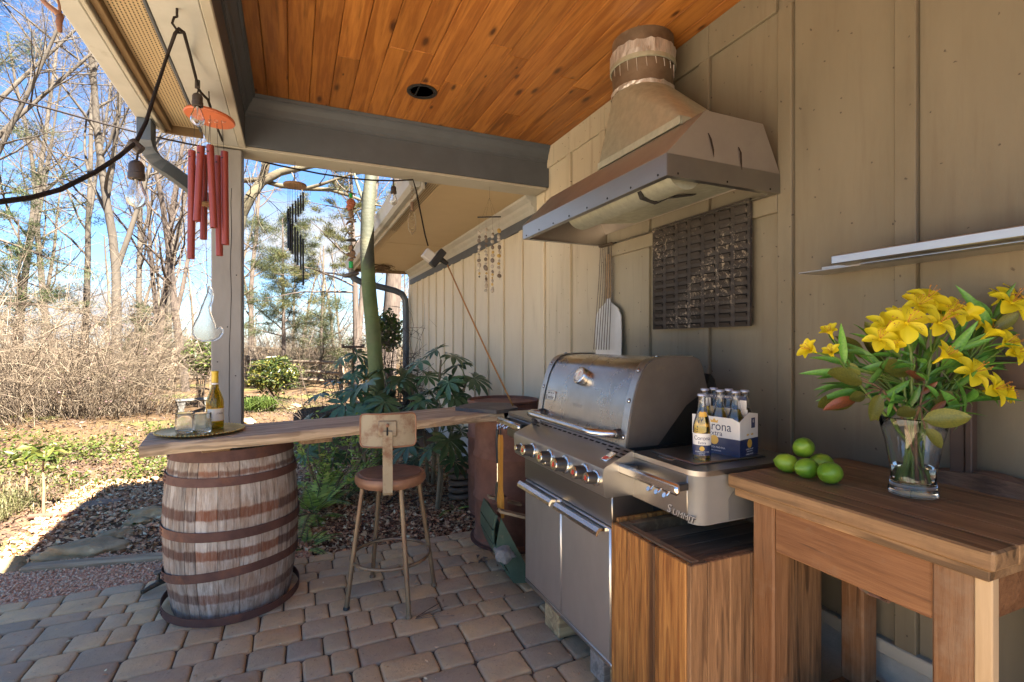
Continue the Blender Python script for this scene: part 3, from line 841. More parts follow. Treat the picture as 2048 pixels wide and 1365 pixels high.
def blades(n, xr, yr, hgt, zf, keep=None, wid=0.004, lean=(0.1, 0.8)):
    x = rg.uniform(*xr, n); y = rg.uniform(*yr, n)
    if keep is not None:
        k = keep(x, y); x, y = x[k], y[k]
    n = len(x); z = zf(x, y); h = rg.uniform(*hgt, n); a = rg.uniform(0, 6.283, n); l = rg.uniform(*lean, n)
    dx, dy = np.cos(a), np.sin(a)
    b = np.stack([x, y, z], 1); side = np.stack([-dy, dx, 0 * x], 1) * wid
    m_ = b + np.stack([dx * l * h * 0.35, dy * l * h * 0.35, h * (0.65 - 0.1 * l)], 1)
    t_ = b + np.stack([dx * l * h, dy * l * h, h * (1.05 - 0.6 * l)], 1)
    V = np.stack([b - side, b + side, m_ + side * 0.8, m_ - side * 0.8, t_], 1).reshape(-1, 3)
    o = (np.arange(n) * 5)[:, None]
    F = np.concatenate([o + np.array([0, 1, 2]), o + np.array([0, 2, 3]), o + np.array([3, 2, 4])], 1).reshape(-1, 3)
    return V, F
m_grass = island_mat('dry and green grass', [(0.0, (0.149, 0.119, 0.0578)), (0.3, (0.099, 0.112, 0.0248)), (0.55, (0.19, 0.152, 0.0825)), (0.75, (0.066, 0.0869, 0.0165)), (1.0, (0.215, 0.182, 0.107))], rough=0.6, transl=0.3)
V1, F1 = blades(6500, (-4.2, -1.2), (5.2, 7.6), (0.03, 0.09), ground_z, lambda x, y: np.sin(x * 2.1) * np.sin(y * 2.3 + 1) > 0.0)
V2, F2 = blades(1800, (-2.75, -2.0), (4.75, 5.6), (0.10, 0.26), ground_z, None, 0.003, (0.4, 1.4))
V3, F3 = blades(9000, (-6, 2.2), (7.5, 14), (0.02, 0.07), ground_z, lambda x, y: np.sin(x * 1.7 + 2) * np.sin(y * 1.2) > 0.1)
tag(bulk('grass', np.concatenate([V1, V2, V3]), np.concatenate([F1, F2 + len(V1), F3 + len(V1) + len(V2)]), m_grass), 'patchy yellow winter grass', kind='stuff')

# ---- rocks, timber, odd bits on the ground
m_rock = M('lichened field stone', (0.473, 0.359, 0.197), (0.216, 0.162, 0.0867), scale=5, rough=0.95, bump=1.0, bscale=26, c3=(0.776, 0.665, 0.371), s3=6, t3=(0.6, 0.72))
def rock(label, c, sx_, sy_, sz_, rz, seed, name='rock', cat='rock', mat=None):
    q_ = random.Random(seed)
    bm = bmesh.new(); bmesh.ops.create_icosphere(bm, subdivisions=4, radius=1)
    ph = [q_.uniform(0, 6) for _ in range(6)]
    pl = [(Vector((q_.uniform(-1, 1), q_.uniform(-1, 1), q_.uniform(-0.4, 1))).normalized(), q_.uniform(0.55, 0.85)) for _ in range(7)]
    for vv in bm.verts:
        p = vv.co
        for n_, d_ in pl:
            e = p.dot(n_) - d_
            if e > 0: p -= n_ * e * 0.85
        k_ = 1 + 0.07 * math.sin(p.x * 4 + ph[0]) * math.sin(p.y * 5 + ph[1]) + 0.05 * math.sin(p.z * 7 + p.x * 6 + ph[2])
        k_ += 0.16 * mnoise.fractal(p * 2.2 + Vector((seed, 0, 0)), 1.0, 2.0, 5) - 0.05 * abs(math.sin(p.z * 9 + p.x * 2))
        vv.co = Vector((p.x * sx_ * k_, p.y * sy_ * k_, p.z * sz_ * k_))
    me = bpy.data.meshes.new(name); bm.to_mesh(me); bm.free(); me.materials.append(mat or m_rock); me.shade_smooth()
    o = link(name, me, None, c, (0, 0, rz))
    return tag(o, label, cat, 'stones along the bed edge' if cat == 'rock' else None, 'thing')
def on(px, py, up=0.0):
    p = foot(px, py); return (p.x, p.y, p.z + up)
rock('large flat grey stone with pale lichen beside the weathered timber', on(175, 1100, 0.03), 0.30, 0.13, 0.085, 0.22, 1)
rock('small rounded grey stone right of the large flat stone', on(228, 1072, 0.02), 0.12, 0.07, 0.05, 0.5, 2)
rock('mossy olive stone lying nearest to the barrel', on(303, 1036, 0.02), 0.17, 0.10, 0.07, 0.1, 3)
rock('small flat stone in front of the mossy olive stone', on(276, 1050, 0.02), 0.10, 0.07, 0.04, 0.2, 4)
rock('grey stone half out of the left photo edge by the timber', on(8, 1128, 0.0), 0.15, 0.09, 0.07, 0.4, 5)
rock('small pebble grey stone at the left end of the timber', on(20, 1142, 0.0), 0.05, 0.04, 0.03, 0.4, 6)
rock('pale boulder in the sunny yard just right of the post', on(495, 846, 0.0), 0.16, 0.12, 0.12, 0.4, 8)
rock('low pale stone at the foot of the green daylily clump', on(520, 822, 0.0), 0.30, 0.18, 0.08, 0.1, 9)
rock('sunlit stone in the yard right of the daylily clump', on(590, 815, 0.0), 0.22, 0.14, 0.10, 0.7, 10)
m_foil = M('crumpled foil', (0.7, 0.7, 0.72), (0.45, 0.45, 0.47), scale=40, rough=0.4, metal=0.3, bump=1.0)
rock('crumpled white foil scrap on the brown leaves', on(234, 1085, 0.02), 0.05, 0.03, 0.015, 0.2, 12, 'foil_scrap', 'litter', m_foil)
m_barkslab = M('pale bark slab', (0.234, 0.18, 0.131), (0.162, 0.117, 0.081), scale=14, stretch=(0.3, 1, 1), rough=0.9, bump=0.7)
rock('flat pale slab of bark lying on the leaves', on(190, 1015, 0.02), 0.20, 0.12, 0.018, 0.35, 13, 'bark_slab', 'bark', m_barkslab)
m_timber = wood('weathered timber', (0.454, 0.355, 0.229), (0.254, 0.187, 0.114), 'x', fine=40, rings=5, contrast=0.5, rough=0.9, bump=0.4)
pa, pb = at_z(35, 1136, 0.02), at_z(345, 1110, 0.02)
ang = math.atan2(pb.y - pa.y, pb.x - pa.x); L = (pb - pa).length
tim = tag(obj('landscape_timber', MB().bbox(0, L + 0.15, 0, 0.085, -0.05, 0.012, 0.012), m_timber, None, loc=(pa.x, pa.y, 0.004), rot=(0, 0, ang)), 'weathered landscape timber edging the pink gravel', 'timber', kind='thing')
p = at_z(112, 1030, 0.03)
m_rustpipe = M('rusty iron', (0.17, 0.075, 0.045), (0.09, 0.04, 0.028), scale=12, rough=0.85, bump=0.3, c3=(0.24, 0.105, 0.05), s3=4)
tag(obj('iron_pipe', MB().cyl((-0.16, 0, 0), (0.16, -0.05, 0), 0.02, n=10), m_rustpipe, None, True, loc=(p.x, p.y, gzf(p.x, p.y) + 0.03)), 'short brown pipe lying in the dry grass', 'pipe', kind='thing')
# two young stems by the ground cover
m_stembrown = M('reddish young stem', (0.34, 0.20, 0.10), (0.22, 0.12, 0.06), scale=20, rough=0.8)
for lab, (px, py, top) in (('taller thin reddish sapling stem with a leafy top near the grass', (86, 1030, 905)), ('shorter thin sapling stem left of the taller sapling', (52, 1000, 915))):
    b = foot(px, py); d = b.x * SN + b.y * CS
    h = (py - top) * d / FOC
    t = thing('sapling', lab, 'sapling', b, group='young sapling stems')
    obj('stem', MB().tube([(0, 0, -0.02), (0.006, 0, h * 0.4), (-0.004, 0.01, h * 0.75), (0.008, 0, h)], [0.011, 0.0095, 0.008, 0.006], 7), m_stembrown, t, True)
    n_ = 26
    V, F = leaf_scatter(n_, None, None, (0.06, 0.12), None, pos=(rg.normal(0, 0.06, n_), rg.normal(0, 0.06, n_), h - 0.02 + rg.normal(0, 0.035, n_)), tilt=0.4, aspect=0.5)
    bulk('foliage', V, F, m_cover, t)

# spigot on the edge of the patio
m_brass = M('tarnished brass', (0.16, 0.135, 0.10), (0.09, 0.08, 0.065), scale=20, rough=0.5, metal=0.8, bump=0.2)
b = at_z(300, 1185, 0.0)
t = thing('garden_spigot', 'tarnished garden spigot lying at the patio edge beside the barrel', 'spigot', (b.x, b.y, 0.004))
obj('body', MB().tube([(-0.03, -0.03, 0.014), (0.0, 0.0, 0.022), (0.05, 0.03, 0.035), (0.085, 0.05, 0.03)], [0.012, 0.014, 0.016, 0.013], 10), m_brass, t, True)
obj('bonnet', MB().lathe([(0.014, 0.03), (0.016, 0.045), (0.009, 0.05), (0.007, 0.085)], 10, (0.035, 0.02, 0)), m_brass, t, True)
obj('valve_wheel', MB().lathe([(0.022, 0.085), (0.026, 0.091), (0.022, 0.097), (0.006, 0.094)], 10, (0.035, 0.02, 0)), m_brass, t, True)
# ================================================================== TREES AND SHRUBS
def seg_arrays(segs, n):
    A = np.array(segs, float)
    P0, P1, R0, R1 = A[:, 0:3], A[:, 3:6], A[:, 6], A[:, 7]
    t = P1 - P0; t /= np.linalg.norm(t, axis=1)[:, None] + 1e-9
    ref = np.where(np.abs(t[:, 2:3]) < 0.9, np.array([[0, 0, 1.0]]), np.array([[1.0, 0, 0]]))
    u = np.cross(t, ref); u /= np.linalg.norm(u, axis=1)[:, None] + 1e-9
    w = np.cross(t, u)
    vs = []
    for P, Rr in ((P0, R0), (P1, R1)):
        for k in range(n):
            a = 2 * math.pi * k / n
            vs.append(P + (u * math.cos(a) + w * math.sin(a)) * Rr[:, None])
    V = np.stack(vs, 1).reshape(-1, 3)
    o = (np.arange(len(A)) * 2 * n)[:, None]
    F = np.concatenate([o + np.array([k, (k + 1) % n, n + (k + 1) % n, n + k]) for k in range(n)], 1).reshape(-1, 4)
    return V, F
def join(parts):
    Vs, Fs, o = [], [], 0
    for V, F in parts:
        Vs.append(V); Fs.append(F + o); o += len(V)
    return np.concatenate(Vs), np.concatenate(Fs)

def rand_perp(rr, d):
    v_ = Vector((rr.gauss(0, 1), rr.gauss(0, 1), rr.gauss(0, 1)))
    v_ -= d * v_.dot(d)
    return v_.normalized() if v_.length > 1e-5 else d.orthogonal().normalized()

class Grower:
    def __init__(s, seed, kids=(9, 6, 5), ratio=(0.42, 0.5, 0.5), ang=(55, 50, 45), up=(0.02, 0.06, 0.05), jit=(0.05, 0.12, 0.2), start=(0.25, 0.2, 0.15), segl=(0.6, 0.3, 0.18, 0.12), levels=3, rr=(0.45, 0.5, 0.55), tip=0.25):
        s.rr = random.Random(seed); s.k = kids; s.ratio = ratio; s.ang = ang; s.up = up; s.jit = jit; s.start = start; s.segl = segl; s.levels = levels; s.rrat = rr; s.tip = tip
        s.out = {i: [] for i in range(6)}; s.tips = []
    def grow(s, p, d, L, r, lv=0):
        rr = s.rr
        n = max(2, int(L / s.segl[min(lv, len(s.segl) - 1)])); n = min(n, 16)
        st = L / n; p = Vector(p); d = Vector(d).normalized()
        nodes = [(p.copy(), d.copy(), r)]
        j = s.jit[min(lv, 2)]; u = s.up[min(lv, 2)]
        for i in range(n):
            d = (d + Vector((rr.gauss(0, j), rr.gauss(0, j), rr.gauss(0, j) + u))).normalized()
            p2 = p + d * st
            r2 = r * (1 - (1 - s.tip) * (i + 1) / n)
            r1 = nodes[-1][2]
            s.out[lv].append((*p, *p2, r1, r2))
            p = p2; nodes.append((p.copy(), d.copy(), r2))
        if lv < s.levels:
            nk = s.k[min(lv, len(s.k) - 1)]
            for i in range(nk):
                t = s.start[min(lv, 2)] + (1 - s.start[min(lv, 2)]) * (i + rr.random()) / nk
                f = t * n; a = min(int(f), n - 1); fr = f - a
                q0 = nodes[a][0].lerp(nodes[a + 1][0], fr); dd = nodes[a][1]; rb = nodes[a][2] * (1 - fr) + nodes[a + 1][2] * fr
                g_ = rad(s.ang[min(lv, 2)] * rr.uniform(0.65, 1.25))
                nd = (dd * math.cos(g_) + rand_perp(rr, dd) * math.sin(g_)).normalized()
                cl = L * s.ratio[min(lv, 2)] * (1.15 - 0.75 * t) * rr.uniform(0.7, 1.25)
                s.grow(q0, nd, cl, max(rb * s.rrat[min(lv, 2)], 0.0022), lv + 1)
        else: s.tips.append((p.copy(), d.copy()))
        return nodes

m_trunk = M('pale grey tan bark', (0.0928, 0.075, 0.0556), (0.048, 0.0375, 0.027), scale=6, stretch=(1, 1, 0.25), rough=0.9, bump=0.6, bscale=30, c3=(0.036, 0.027, 0.0195), s3=3, t3=(0.58, 0.7), world=True)
m_darkbark = M('dark furrowed bark', (0.112, 0.084, 0.0644), (0.0476, 0.0347, 0.028), scale=14, stretch=(1, 1, 0.2), rough=1, bump=0.9, bscale=20, world=True)
m_twig = island_mat('pale winter twig', [(0.0, (0.0605, 0.0435, 0.0302)), (0.5, (0.115, 0.0874, 0.0605)), (1.0, (0.163, 0.133, 0.0936))], rough=0.85)
m_twigdark = island_mat('brown winter twig', [(0.0, (0.0385, 0.0266, 0.0196)), (0.5, (0.0805, 0.056, 0.0406)), (1.0, (0.126, 0.091, 0.063))], rough=0.85)
def emit_tree(name, label, cat, base, gr, mt, mw, group=None, split=1, foliage=None, kind='thing'):
    t = thing(name, label, cat, base, group=group, kind=kind)
    V, F = join([seg_arrays(gr.out[l], 9 if l == 0 else 6) for l in range(split + 1) if gr.out[l]])
    bulk('trunk', V, F, mt, t, True)
    rest_ = [seg_arrays(gr.out[l], 3) for l in range(split + 1, 6) if gr.out[l]]
    if rest_:
        V, F = join(rest_); bulk('crown', V, F, mw, t)
    return t

def bare_tree(label, px, d, r, H, seed, lean=(0, 0), forks=(), kids=(15, 7, 5, 4), group='bare winter trees in the yard', mt=None, mw=None, start=0.3, base_z=None, ratio=(0.36, 0.5, 0.5), levels=4):
    pt = at_d(px, 686, d); bz = gzf(pt.x, pt.y) if base_z is None else base_z
    gr = Grower(seed, kids=kids, start=(start, 0.15, 0.1), levels=levels, ratio=ratio, ang=(52, 48, 45), up=(0.01, 0.04, 0.03), jit=(0.03, 0.11, 0.2), segl=(0.7, 0.35, 0.22, 0.16, 0.13))
    nodes = gr.grow((0, 0, -0.1), (lean[0], lean[1], 1), H, r, 0)
    for (fz, ax, ay, fr, fh) in forks:
        i = min(range(len(nodes)), key=lambda k: abs(nodes[k][0].z - fz))
        gr.grow(nodes[i][0], (ax, ay, 1), fh, nodes[i][2] * fr, 0)
    return emit_tree('bare_tree', label, 'tree', (pt.x, pt.y, bz), gr, mt or m_trunk, mw or m_twig, group, split=1)

bare_tree('pale forked bare tree rising behind the tangled brush, left of the larger forked one', 165, 12.5, 0.085, 11, 21, (0.01, 0), [(4.3, 0.10, 0, 0.8, 6.0)])
bare_tree('largest pale bare tree with three upright stems behind the tangled brush', 232, 11, 0.105, 12, 22, (-0.015, 0), [(2.6, 0.30, 0.05, 0.7, 5.5), (4.2, 0.14, 0, 0.7, 6)])
bare_tree('crooked darker bare tree leaning left, seen just left of the porch post', 372, 13.5, 0.11, 8.5, 23, (-0.16, 0), [(2.0, 0.22, 0, 0.65, 6)], mt=m_darkbark, mw=m_twigdark)
bare_tree('slim dark double trunk standing left of the crooked tree', 318, 15, 0.12, 9, 24, (-0.03, 0), [(1.6, -0.12, 0, 0.7, 7)], mt=m_darkbark, mw=m_twigdark)
bare_tree('bare tree near the left photo edge with dense pale twigs', 40, 14, 0.10, 12, 25, (0.02, 0), [(3.5, 0.2, 0, 0.7, 6)])
bare_tree('bare tree outside the left photo edge reaching its pale limbs over the yard', -190, 8.8, 0.12, 9.5, 26, (0.16, -0.03), [(3.0, 0.5, -0.15, 0.65, 5.5), (4.0, 0.75, 0.0, 0.6, 5.0), (4.9, 0.6, 0.15, 0.6, 4.6)], kids=(14, 8, 5, 4))
bare_tree('tall thin bare tree behind the two hanging light bulbs', 285, 19, 0.12, 13, 27, (0.0, 0), [(5, 0.15, 0, 0.7, 6)])
bare_tree('faint thin bare tree between the bulb and the red chimes', 335, 24, 0.14, 15, 28, (0.02, 0), kids=(14, 7, 5, 3))
bare_tree('grey bare tree far behind the hemlock', 100, 23, 0.15, 15, 29, (0.0, 0), [(6, 0.12, 0, 0.7, 7)])
bare_tree('dark bare tree far behind the conifer right of the post', 500, 21, 0.12, 12, 30, (0.05, 0), mt=m_darkbark, mw=m_twigdark, kids=(14, 7, 5, 3))
bare_tree('slim dark trunk standing left of the green stem tree', 716, 19, 0.13, 11, 31, (0.0, 0), mt=m_darkbark, mw=m_twigdark, start=0.35)
bare_tree('thick rough trunk beside the far downspout', 774, 15.5, 0.30, 14, 32, (-0.01, 0), mt=m_darkbark, mw=m_twigdark, start=0.55, kids=(10, 6, 4, 3))

# mossy maple behind the post with a limb sweeping to the right
m_mossbark = M('mossy branch bark', (0.101, 0.084, 0.0474), (0.0558, 0.0433, 0.0251), scale=9, rough=0.95, bump=0.6, c3=(0.0446, 0.0265, 0.0139), s3=4, t3=(0.55, 0.65), world=True)
pt = at_d(463, 686, 8.2)
gr = Grower(41, kids=(10, 7, 5), start=(0.5, 0.25, 0.1), ratio=(0.3, 0.42, 0.5), jit=(0.03, 0.1, 0.2))
nodes = gr.grow((0, 0, -0.1), (0.02, 0, 1), 3.2, 0.085, 5 if False else 0)
def polyseg(gr, pts, rs, lv=0):
    for a, b, ra, rb in zip(pts[:-1], pts[1:], rs[:-1], rs[1:]):
        gr.out[lv].append((*a, *b, ra, rb))
limb = [at_d(x, y, 8.2 + dz) - Vector((pt.x, pt.y, gzf(pt.x, pt.y))) for x, y, dz in ((470, 500, 0), (483, 430, 0), (500, 395, 0), (522, 365, 0.1), (560, 345, 0.2), (610, 335, 0.3), (680, 322, 0.4))]
polyseg(gr, limb, [0.085, 0.082, 0.08, 0.074, 0.062, 0.045, 0.03])
limb2 = [at_d(x, y, 8.3) - Vector((pt.x, pt.y, gzf(pt.x, pt.y))) for x, y in ((522, 365), (530, 340), (536, 310), (560, 270), (575, 200))]
polyseg(gr, limb2, [0.062, 0.06, 0.055, 0.05, 0.04])
limb3 = [at_d(x, y, 8.4 + dz) - Vector((pt.x, pt.y, gzf(pt.x, pt.y))) for x, y, dz in ((470, 362, 0), (520, 360, 0), (560, 372, 0.05), (610, 378, 0.1), (660, 380, 0.1), (700, 392, 0.1), (740, 408, 0.2), (770, 414, 0.3))]
polyseg(gr, limb3, [0.045, 0.042, 0.04, 0.036, 0.033, 0.028, 0.02, 0.014])
limb4 = [at_d(x, y, 8.4) - Vector((pt.x, pt.y, gzf(pt.x, pt.y))) for x, y in ((610, 378), (640, 370), (670, 360), (700, 350), (740, 345))]
polyseg(gr, limb4, [0.03, 0.028, 0.022, 0.018, 0.01])
for L_ in (limb, limb2, limb3, limb4):
    for k_ in range(9):
        i = gr.rr.randrange(len(L_) - 1); p_ = L_[i].lerp(L_[i + 1], gr.rr.random())
        gr.grow(p_, rand_perp(gr.rr, Vector((1, 0, 0))) + Vector((0.3, 0, 0.1)), gr.rr.uniform(0.4, 1.2), 0.011, 2)
emit_tree('mossy_tree', 'mossy brown tree behind the post with a limb sweeping right under the beam', 'tree', (pt.x, pt.y, gzf(pt.x, pt.y)), gr, m_mossbark, m_twig, split=1)

# ---- evergreens
def sprays(cent, dirs, n, size, droop, spread):
    """needle sprays around branch points"""
    m_ = len(cent)
    idx = rg.integers(0, m_, n)
    c = np.asarray(cent)[idx] + rg.normal(0, spread, (n, 3)) * np.array([1, 1, 0.5])
    d = np.asarray(dirs)[idx] + rg.normal(0, 0.55, (n, 3)); d[:, 2] -= droop
    d /= np.linalg.norm(d, axis=1)[:, None]
    r = rg.normal(size=(n, 3)); r -= d * (r * d).sum(1)[:, None]; r /= np.linalg.norm(r, axis=1)[:, None]
    s = rg.uniform(*size, n)[:, None]
    w_ = s * 0.062
    V = np.stack([c, c + d * s * 0.45 + r * w_, c + d * s, c + d * s * 0.45 - r * w_], 1).reshape(-1, 3)
    o = (np.arange(n) * 4)[:, None]
    return V, np.concatenate([o + np.array([0, 1, 2]), o + np.array([0, 2, 3])], 1).reshape(-1, 3)
m_hemlock = island_mat('hemlock needles', [(0.0, (0.0238, 0.0408, 0.0122)), (0.4, (0.0442, 0.068, 0.017)), (0.7, (0.0816, 0.106, 0.0238)), (1.0, (0.116, 0.136, 0.0374))], rough=0.55, transl=0.25)
m_juniper = island_mat('juniper needles', [(0.0, (0.026, 0.039, 0.013)), (0.4, (0.052, 0.0676, 0.0208)), (0.7, (0.0936, 0.104, 0.0312)), (1.0, (0.114, 0.0988, 0.0442))], rough=0.6, transl=0.3)
m_pine = island_mat('yellowed pine needles', [(0.0, (0.0336, 0.042, 0.0105)), (0.4, (0.0672, 0.0714, 0.0168)), (0.75, (0.118, 0.105, 0.0252)), (1.0, (0.143, 0.122, 0.042))], rough=0.6, transl=0.3)
def evergreen(label, px, d, H, r, seed, mat, spread, nleaf, size, droop, kids, ratio, start=0.12, ang=75, up=(0.0, -0.01, -0.02), lean=(0, 0), lv0=1, clump=False, mt=None):
    pt = at_d(px, 686, d); bz = gzf(pt.x, pt.y)
    gr = Grower(seed, kids=(kids, 7, 3), ratio=(ratio, 0.42, 0.4), ang=(ang, 50, 45), up=up, jit=(0.02, 0.09, 0.15), start=(start, 0.15, 0.2), segl=(0.6, 0.3, 0.2), levels=2)
    gr.grow((0, 0, -0.1), (lean[0], lean[1], 1), H, r, 0)
    t = thing('evergreen_tree', label, 'tree', (pt.x, pt.y, bz), group='evergreens in the yard')
    V, F = join([seg_arrays(gr.out[0], 8), seg_arrays(gr.out[1], 5)]); bulk('trunk', V, F, mt or m_darkbark, t, True)
    S = [s_ for s_ in gr.out[2]] if not clump else [s_ for s_ in gr.out[2][1::2]]
    A = np.array(S); cent = (A[:, 0:3] + A[:, 3:6]) / 2 if not clump else A[:, 3:6]
    dirs = A[:, 3:6] - A[:, 0:3]; dirs /= np.linalg.norm(dirs, axis=1)[:, None]
    V2, F2 = seg_arrays(gr.out[2], 3)
    tag(bulk('twigs', V2, F2, m_twigdark, t), kind='stuff')
    V, F = sprays(cent, dirs, nleaf, size, droop, spread); bulk('crown', V, F, mat, t)
    return t
evergreen('drooping dark hemlock at the left photo edge', -75, 10.5, 7.6, 0.12, 51, m_hemlock, 0.09, 40000, (0.04, 0.11), 0.5, 26, 0.36, start=0.22, ang=80, up=(0, -0.02, -0.03))
evergreen('airy green juniper with a pointed top, right of the post', 568, 15, 5.2, 0.07, 52, m_juniper, 0.09, 62000, (0.04, 0.10), 0.15, 26, 0.36, start=0.30, ang=66, up=(0, 0.03, 0.0))
evergreen('yellowish pine with clumped needles behind the stone mobile', 716, 14, 6.6, 0.11, 53, m_pine, 0.07, 30000, (0.04, 0.11), -0.2, 20, 0.34, start=0.42, ang=82, clump=True)
evergreen('small olive evergreen low behind the bare trunks left of the post', 300, 17, 2.6, 0.05, 54, m_juniper, 0.10, 5000, (0.09, 0.2), 0.1, 18, 0.42, start=0.08, ang=62)
evergreen('olive green evergreen half hidden in the brush on the left', 20, 13, 4.6, 0.07, 55, m_hemlock, 0.10, 20000, (0.05, 0.12), 0.2, 20, 0.40, start=0.1, ang=66)
evergreen('broad low juniper in the scrub behind the rail fence', 640, 17, 2.9, 0.06, 56, m_juniper, 0.12, 18000, (0.05, 0.12), 0.1, 20, 0.55, start=0.06, ang=68)

# ---- tangled winter shrubs
def brush(name, label, px, d, wid, dep, H, n, seed, mat, r=0.006, arch=0.5, kids=5, bz=None, group=None, leafbits=0, leafmat=None, cat='shrub'):
    pt = at_d(px, 686, d); bz = gzf(pt.x, pt.y) if bz is None else bz
    rr = random.Random(seed); segs = []; tips = []
    for i in range(n):
        a = rr.uniform(0, 6.283); q_ = math.sqrt(rr.random())
        p = Vector((math.cos(a) * wid * q_, math.sin(a) * dep * q_, -0.05))
        out = Vector((math.cos(a) * q_ * 0.6 + rr.gauss(0, 0.3), math.sin(a) * q_ * 0.6 + rr.gauss(0, 0.3), 1.0)).normalized()
        L = H * rr.uniform(0.55, 1.2) * (1.1 - 0.35 * q_)
        m_ = 7; d_ = out; rad0 = r * rr.uniform(0.7, 1.4); nodes = [p]
        for k in range(m_):
            d_ = (d_ + Vector((rr.gauss(0, 0.16), rr.gauss(0, 0.16), rr.gauss(0, 0.08) - arch * 0.09 * k / m_ * 2.2))).normalized()
            p2 = p + d_ * L / m_
            segs.append((*p, *p2, rad0 * (1 - 0.11 * k), rad0 * (1 - 0.11 * (k + 1)))); p = p2; nodes.append(p)
        for c in range(kids):
            i_ = rr.randrange(2, m_); s_ = nodes[i_]; dd = (Vector((rr.gauss(0, 1), rr.gauss(0, 1), rr.gauss(0.25, 0.7)))).normalized()
            ll = L * rr.uniform(0.12, 0.36); pp = s_
            for k in range(3):
                dd = (dd + Vector((rr.gauss(0, 0.25), rr.gauss(0, 0.25), rr.gauss(-0.03, 0.2)))).normalized()
                p2 = pp + dd * ll / 3; segs.append((*pp, *p2, rad0 * 0.45 * (1 - 0.2 * k), rad0 * 0.45 * (1 - 0.2 * (k + 1)))); pp = p2
            tips.append(pp)
    t = thing(name, label, cat, (pt.x, pt.y, bz), group=group)
    V, F = seg_arrays(segs, 3); bulk('canes', V, F, mat, t)
    if leafbits:
        ix = [tips[rr.randrange(len(tips))] for _ in range(leafbits)]
        A = np.array([tuple(v_) for v_ in ix]) + rg.normal(0, 0.03, (leafbits, 3))
        V, F = leaf_scatter(leafbits, None, None, (0.03, 0.06), None, pos=(A[:, 0], A[:, 1], A[:, 2]), tilt=0.8, aspect=0.55)
        bulk('foliage', V, F, leafmat, t)
    return t
m_cane = island_mat('straw coloured canes', [(0.0, (0.045, 0.0315, 0.0211)), (0.4, (0.12, 0.0866, 0.0563)), (0.8, (0.195, 0.146, 0.0975)), (1.0, (0.27, 0.218, 0.15))], rough=0.8)
m_purple = island_mat('purple brown leaf', [(0.0, (0.13, 0.07, 0.08)), (0.5, (0.20, 0.11, 0.09)), (1.0, (0.10, 0.055, 0.06))], rough=0.7)
brush('tangled_shrub', 'huge tangled mass of straw coloured bare canes at the left', 75, 8.6, 1.35, 1.0, 3.5, 290, 61, m_cane, r=0.0072, arch=1.25, kids=10, leafbits=260, leafmat=m_purple, group='bare winter shrubs')
brush('tangled_shrub', 'lower tangled cane shrub reaching right towards the post', 235, 9.4, 1.0, 0.8, 2.3, 180, 62, m_cane, r=0.006, arch=1.1, kids=9, leafbits=120, leafmat=m_purple, group='bare winter shrubs')
brush('tangled_shrub', 'tangled cane shrub cut off by the left photo edge', -90, 9.6, 1.1, 0.9, 3.4, 190, 63, m_cane, r=0.0072, arch=1.0, kids=7, group='bare winter shrubs')
brush('tangled_shrub', 'pale upright bare shrub behind the rail fence', 590, 18.5, 1.5, 0.8, 3.6, 130, 64, m_twig, r=0.010, arch=0.3, kids=10, group='bare winter shrubs')
brush('tangled_shrub', 'bare tan shrub right behind the conifer trunk', 680, 19.0, 1.8, 0.9, 2.5, 140, 65, m_twig, r=0.010, arch=0.5, kids=10, group='bare winter shrubs')
brush('tangled_shrub', 'brown bare shrub thicket left of the camellia', 490, 20, 1.6, 0.9, 2.0, 150, 66, m_twigdark, r=0.010, arch=0.5, kids=9, group='bare winter shrubs')
brush('tangled_shrub', 'thin dark twiggy shrub in front of the green stem tree', 690, 7.6, 0.55, 0.4, 1.75, 26, 67, m_twigdark, r=0.0062, arch=0.6, kids=12, group='bare winter shrubs')
brush('tangled_shrub', 'thicket of bare stems far behind the bare trunks', 395, 19, 2.0, 1.0, 2.0, 150, 68, m_twigdark, r=0.011, arch=0.5, kids=8, group='bare winter shrubs')
brush('vine', 'tangled brown vine climbing by the far downspout', 800, 8.35, 0.20, 0.25, 2.0, 60, 69, m_twigdark, r=0.008, arch=0.2, kids=14, cat='vine')

# far wood behind the fence: reads as one mass
rr = random.Random(80); wsegs = []
for i in range(70):
    gx_ = rr.uniform(-46, 14); gy_ = rr.uniform(30, 48)
    gr = Grower(800 + i, kids=(13, 5, 3), start=(0.15, 0.1, 0.1), levels=2, segl=(1.5, 0.9, 0.8), ratio=(0.42, 0.5, 0.5), up=(0.01, 0.05, 0.04))
    gr.grow((gx_, gy_, -0.1), (rr.gauss(0, 0.04), 0, 1), rr.uniform(6, 10), rr.uniform(0.10, 0.18), 0)
    for l in range(3): wsegs += gr.out[l]
for i in range(2200):
    p = Vector((rr.uniform(-50, 16), rr.uniform(26, 44), 0)); d_ = Vector((rr.gauss(0, 0.4), rr.gauss(0, 0.3), 1)).normalized()
    for k in range(3):
        p2 = p + d_ * rr.uniform(0.5, 1.0); wsegs.append((*p, *p2, 0.03 - 0.008 * k, 0.022 - 0.008 * k)); p = p2; d_ = (d_ + Vector((rr.gauss(0, 0.4), rr.gauss(0, 0.4), 0.1))).normalized()
V, F = seg_arrays(wsegs, 3)
tag(bulk('far_woods', V, F, m_twig), 'far off winter wood beyond the fence', kind='stuff')

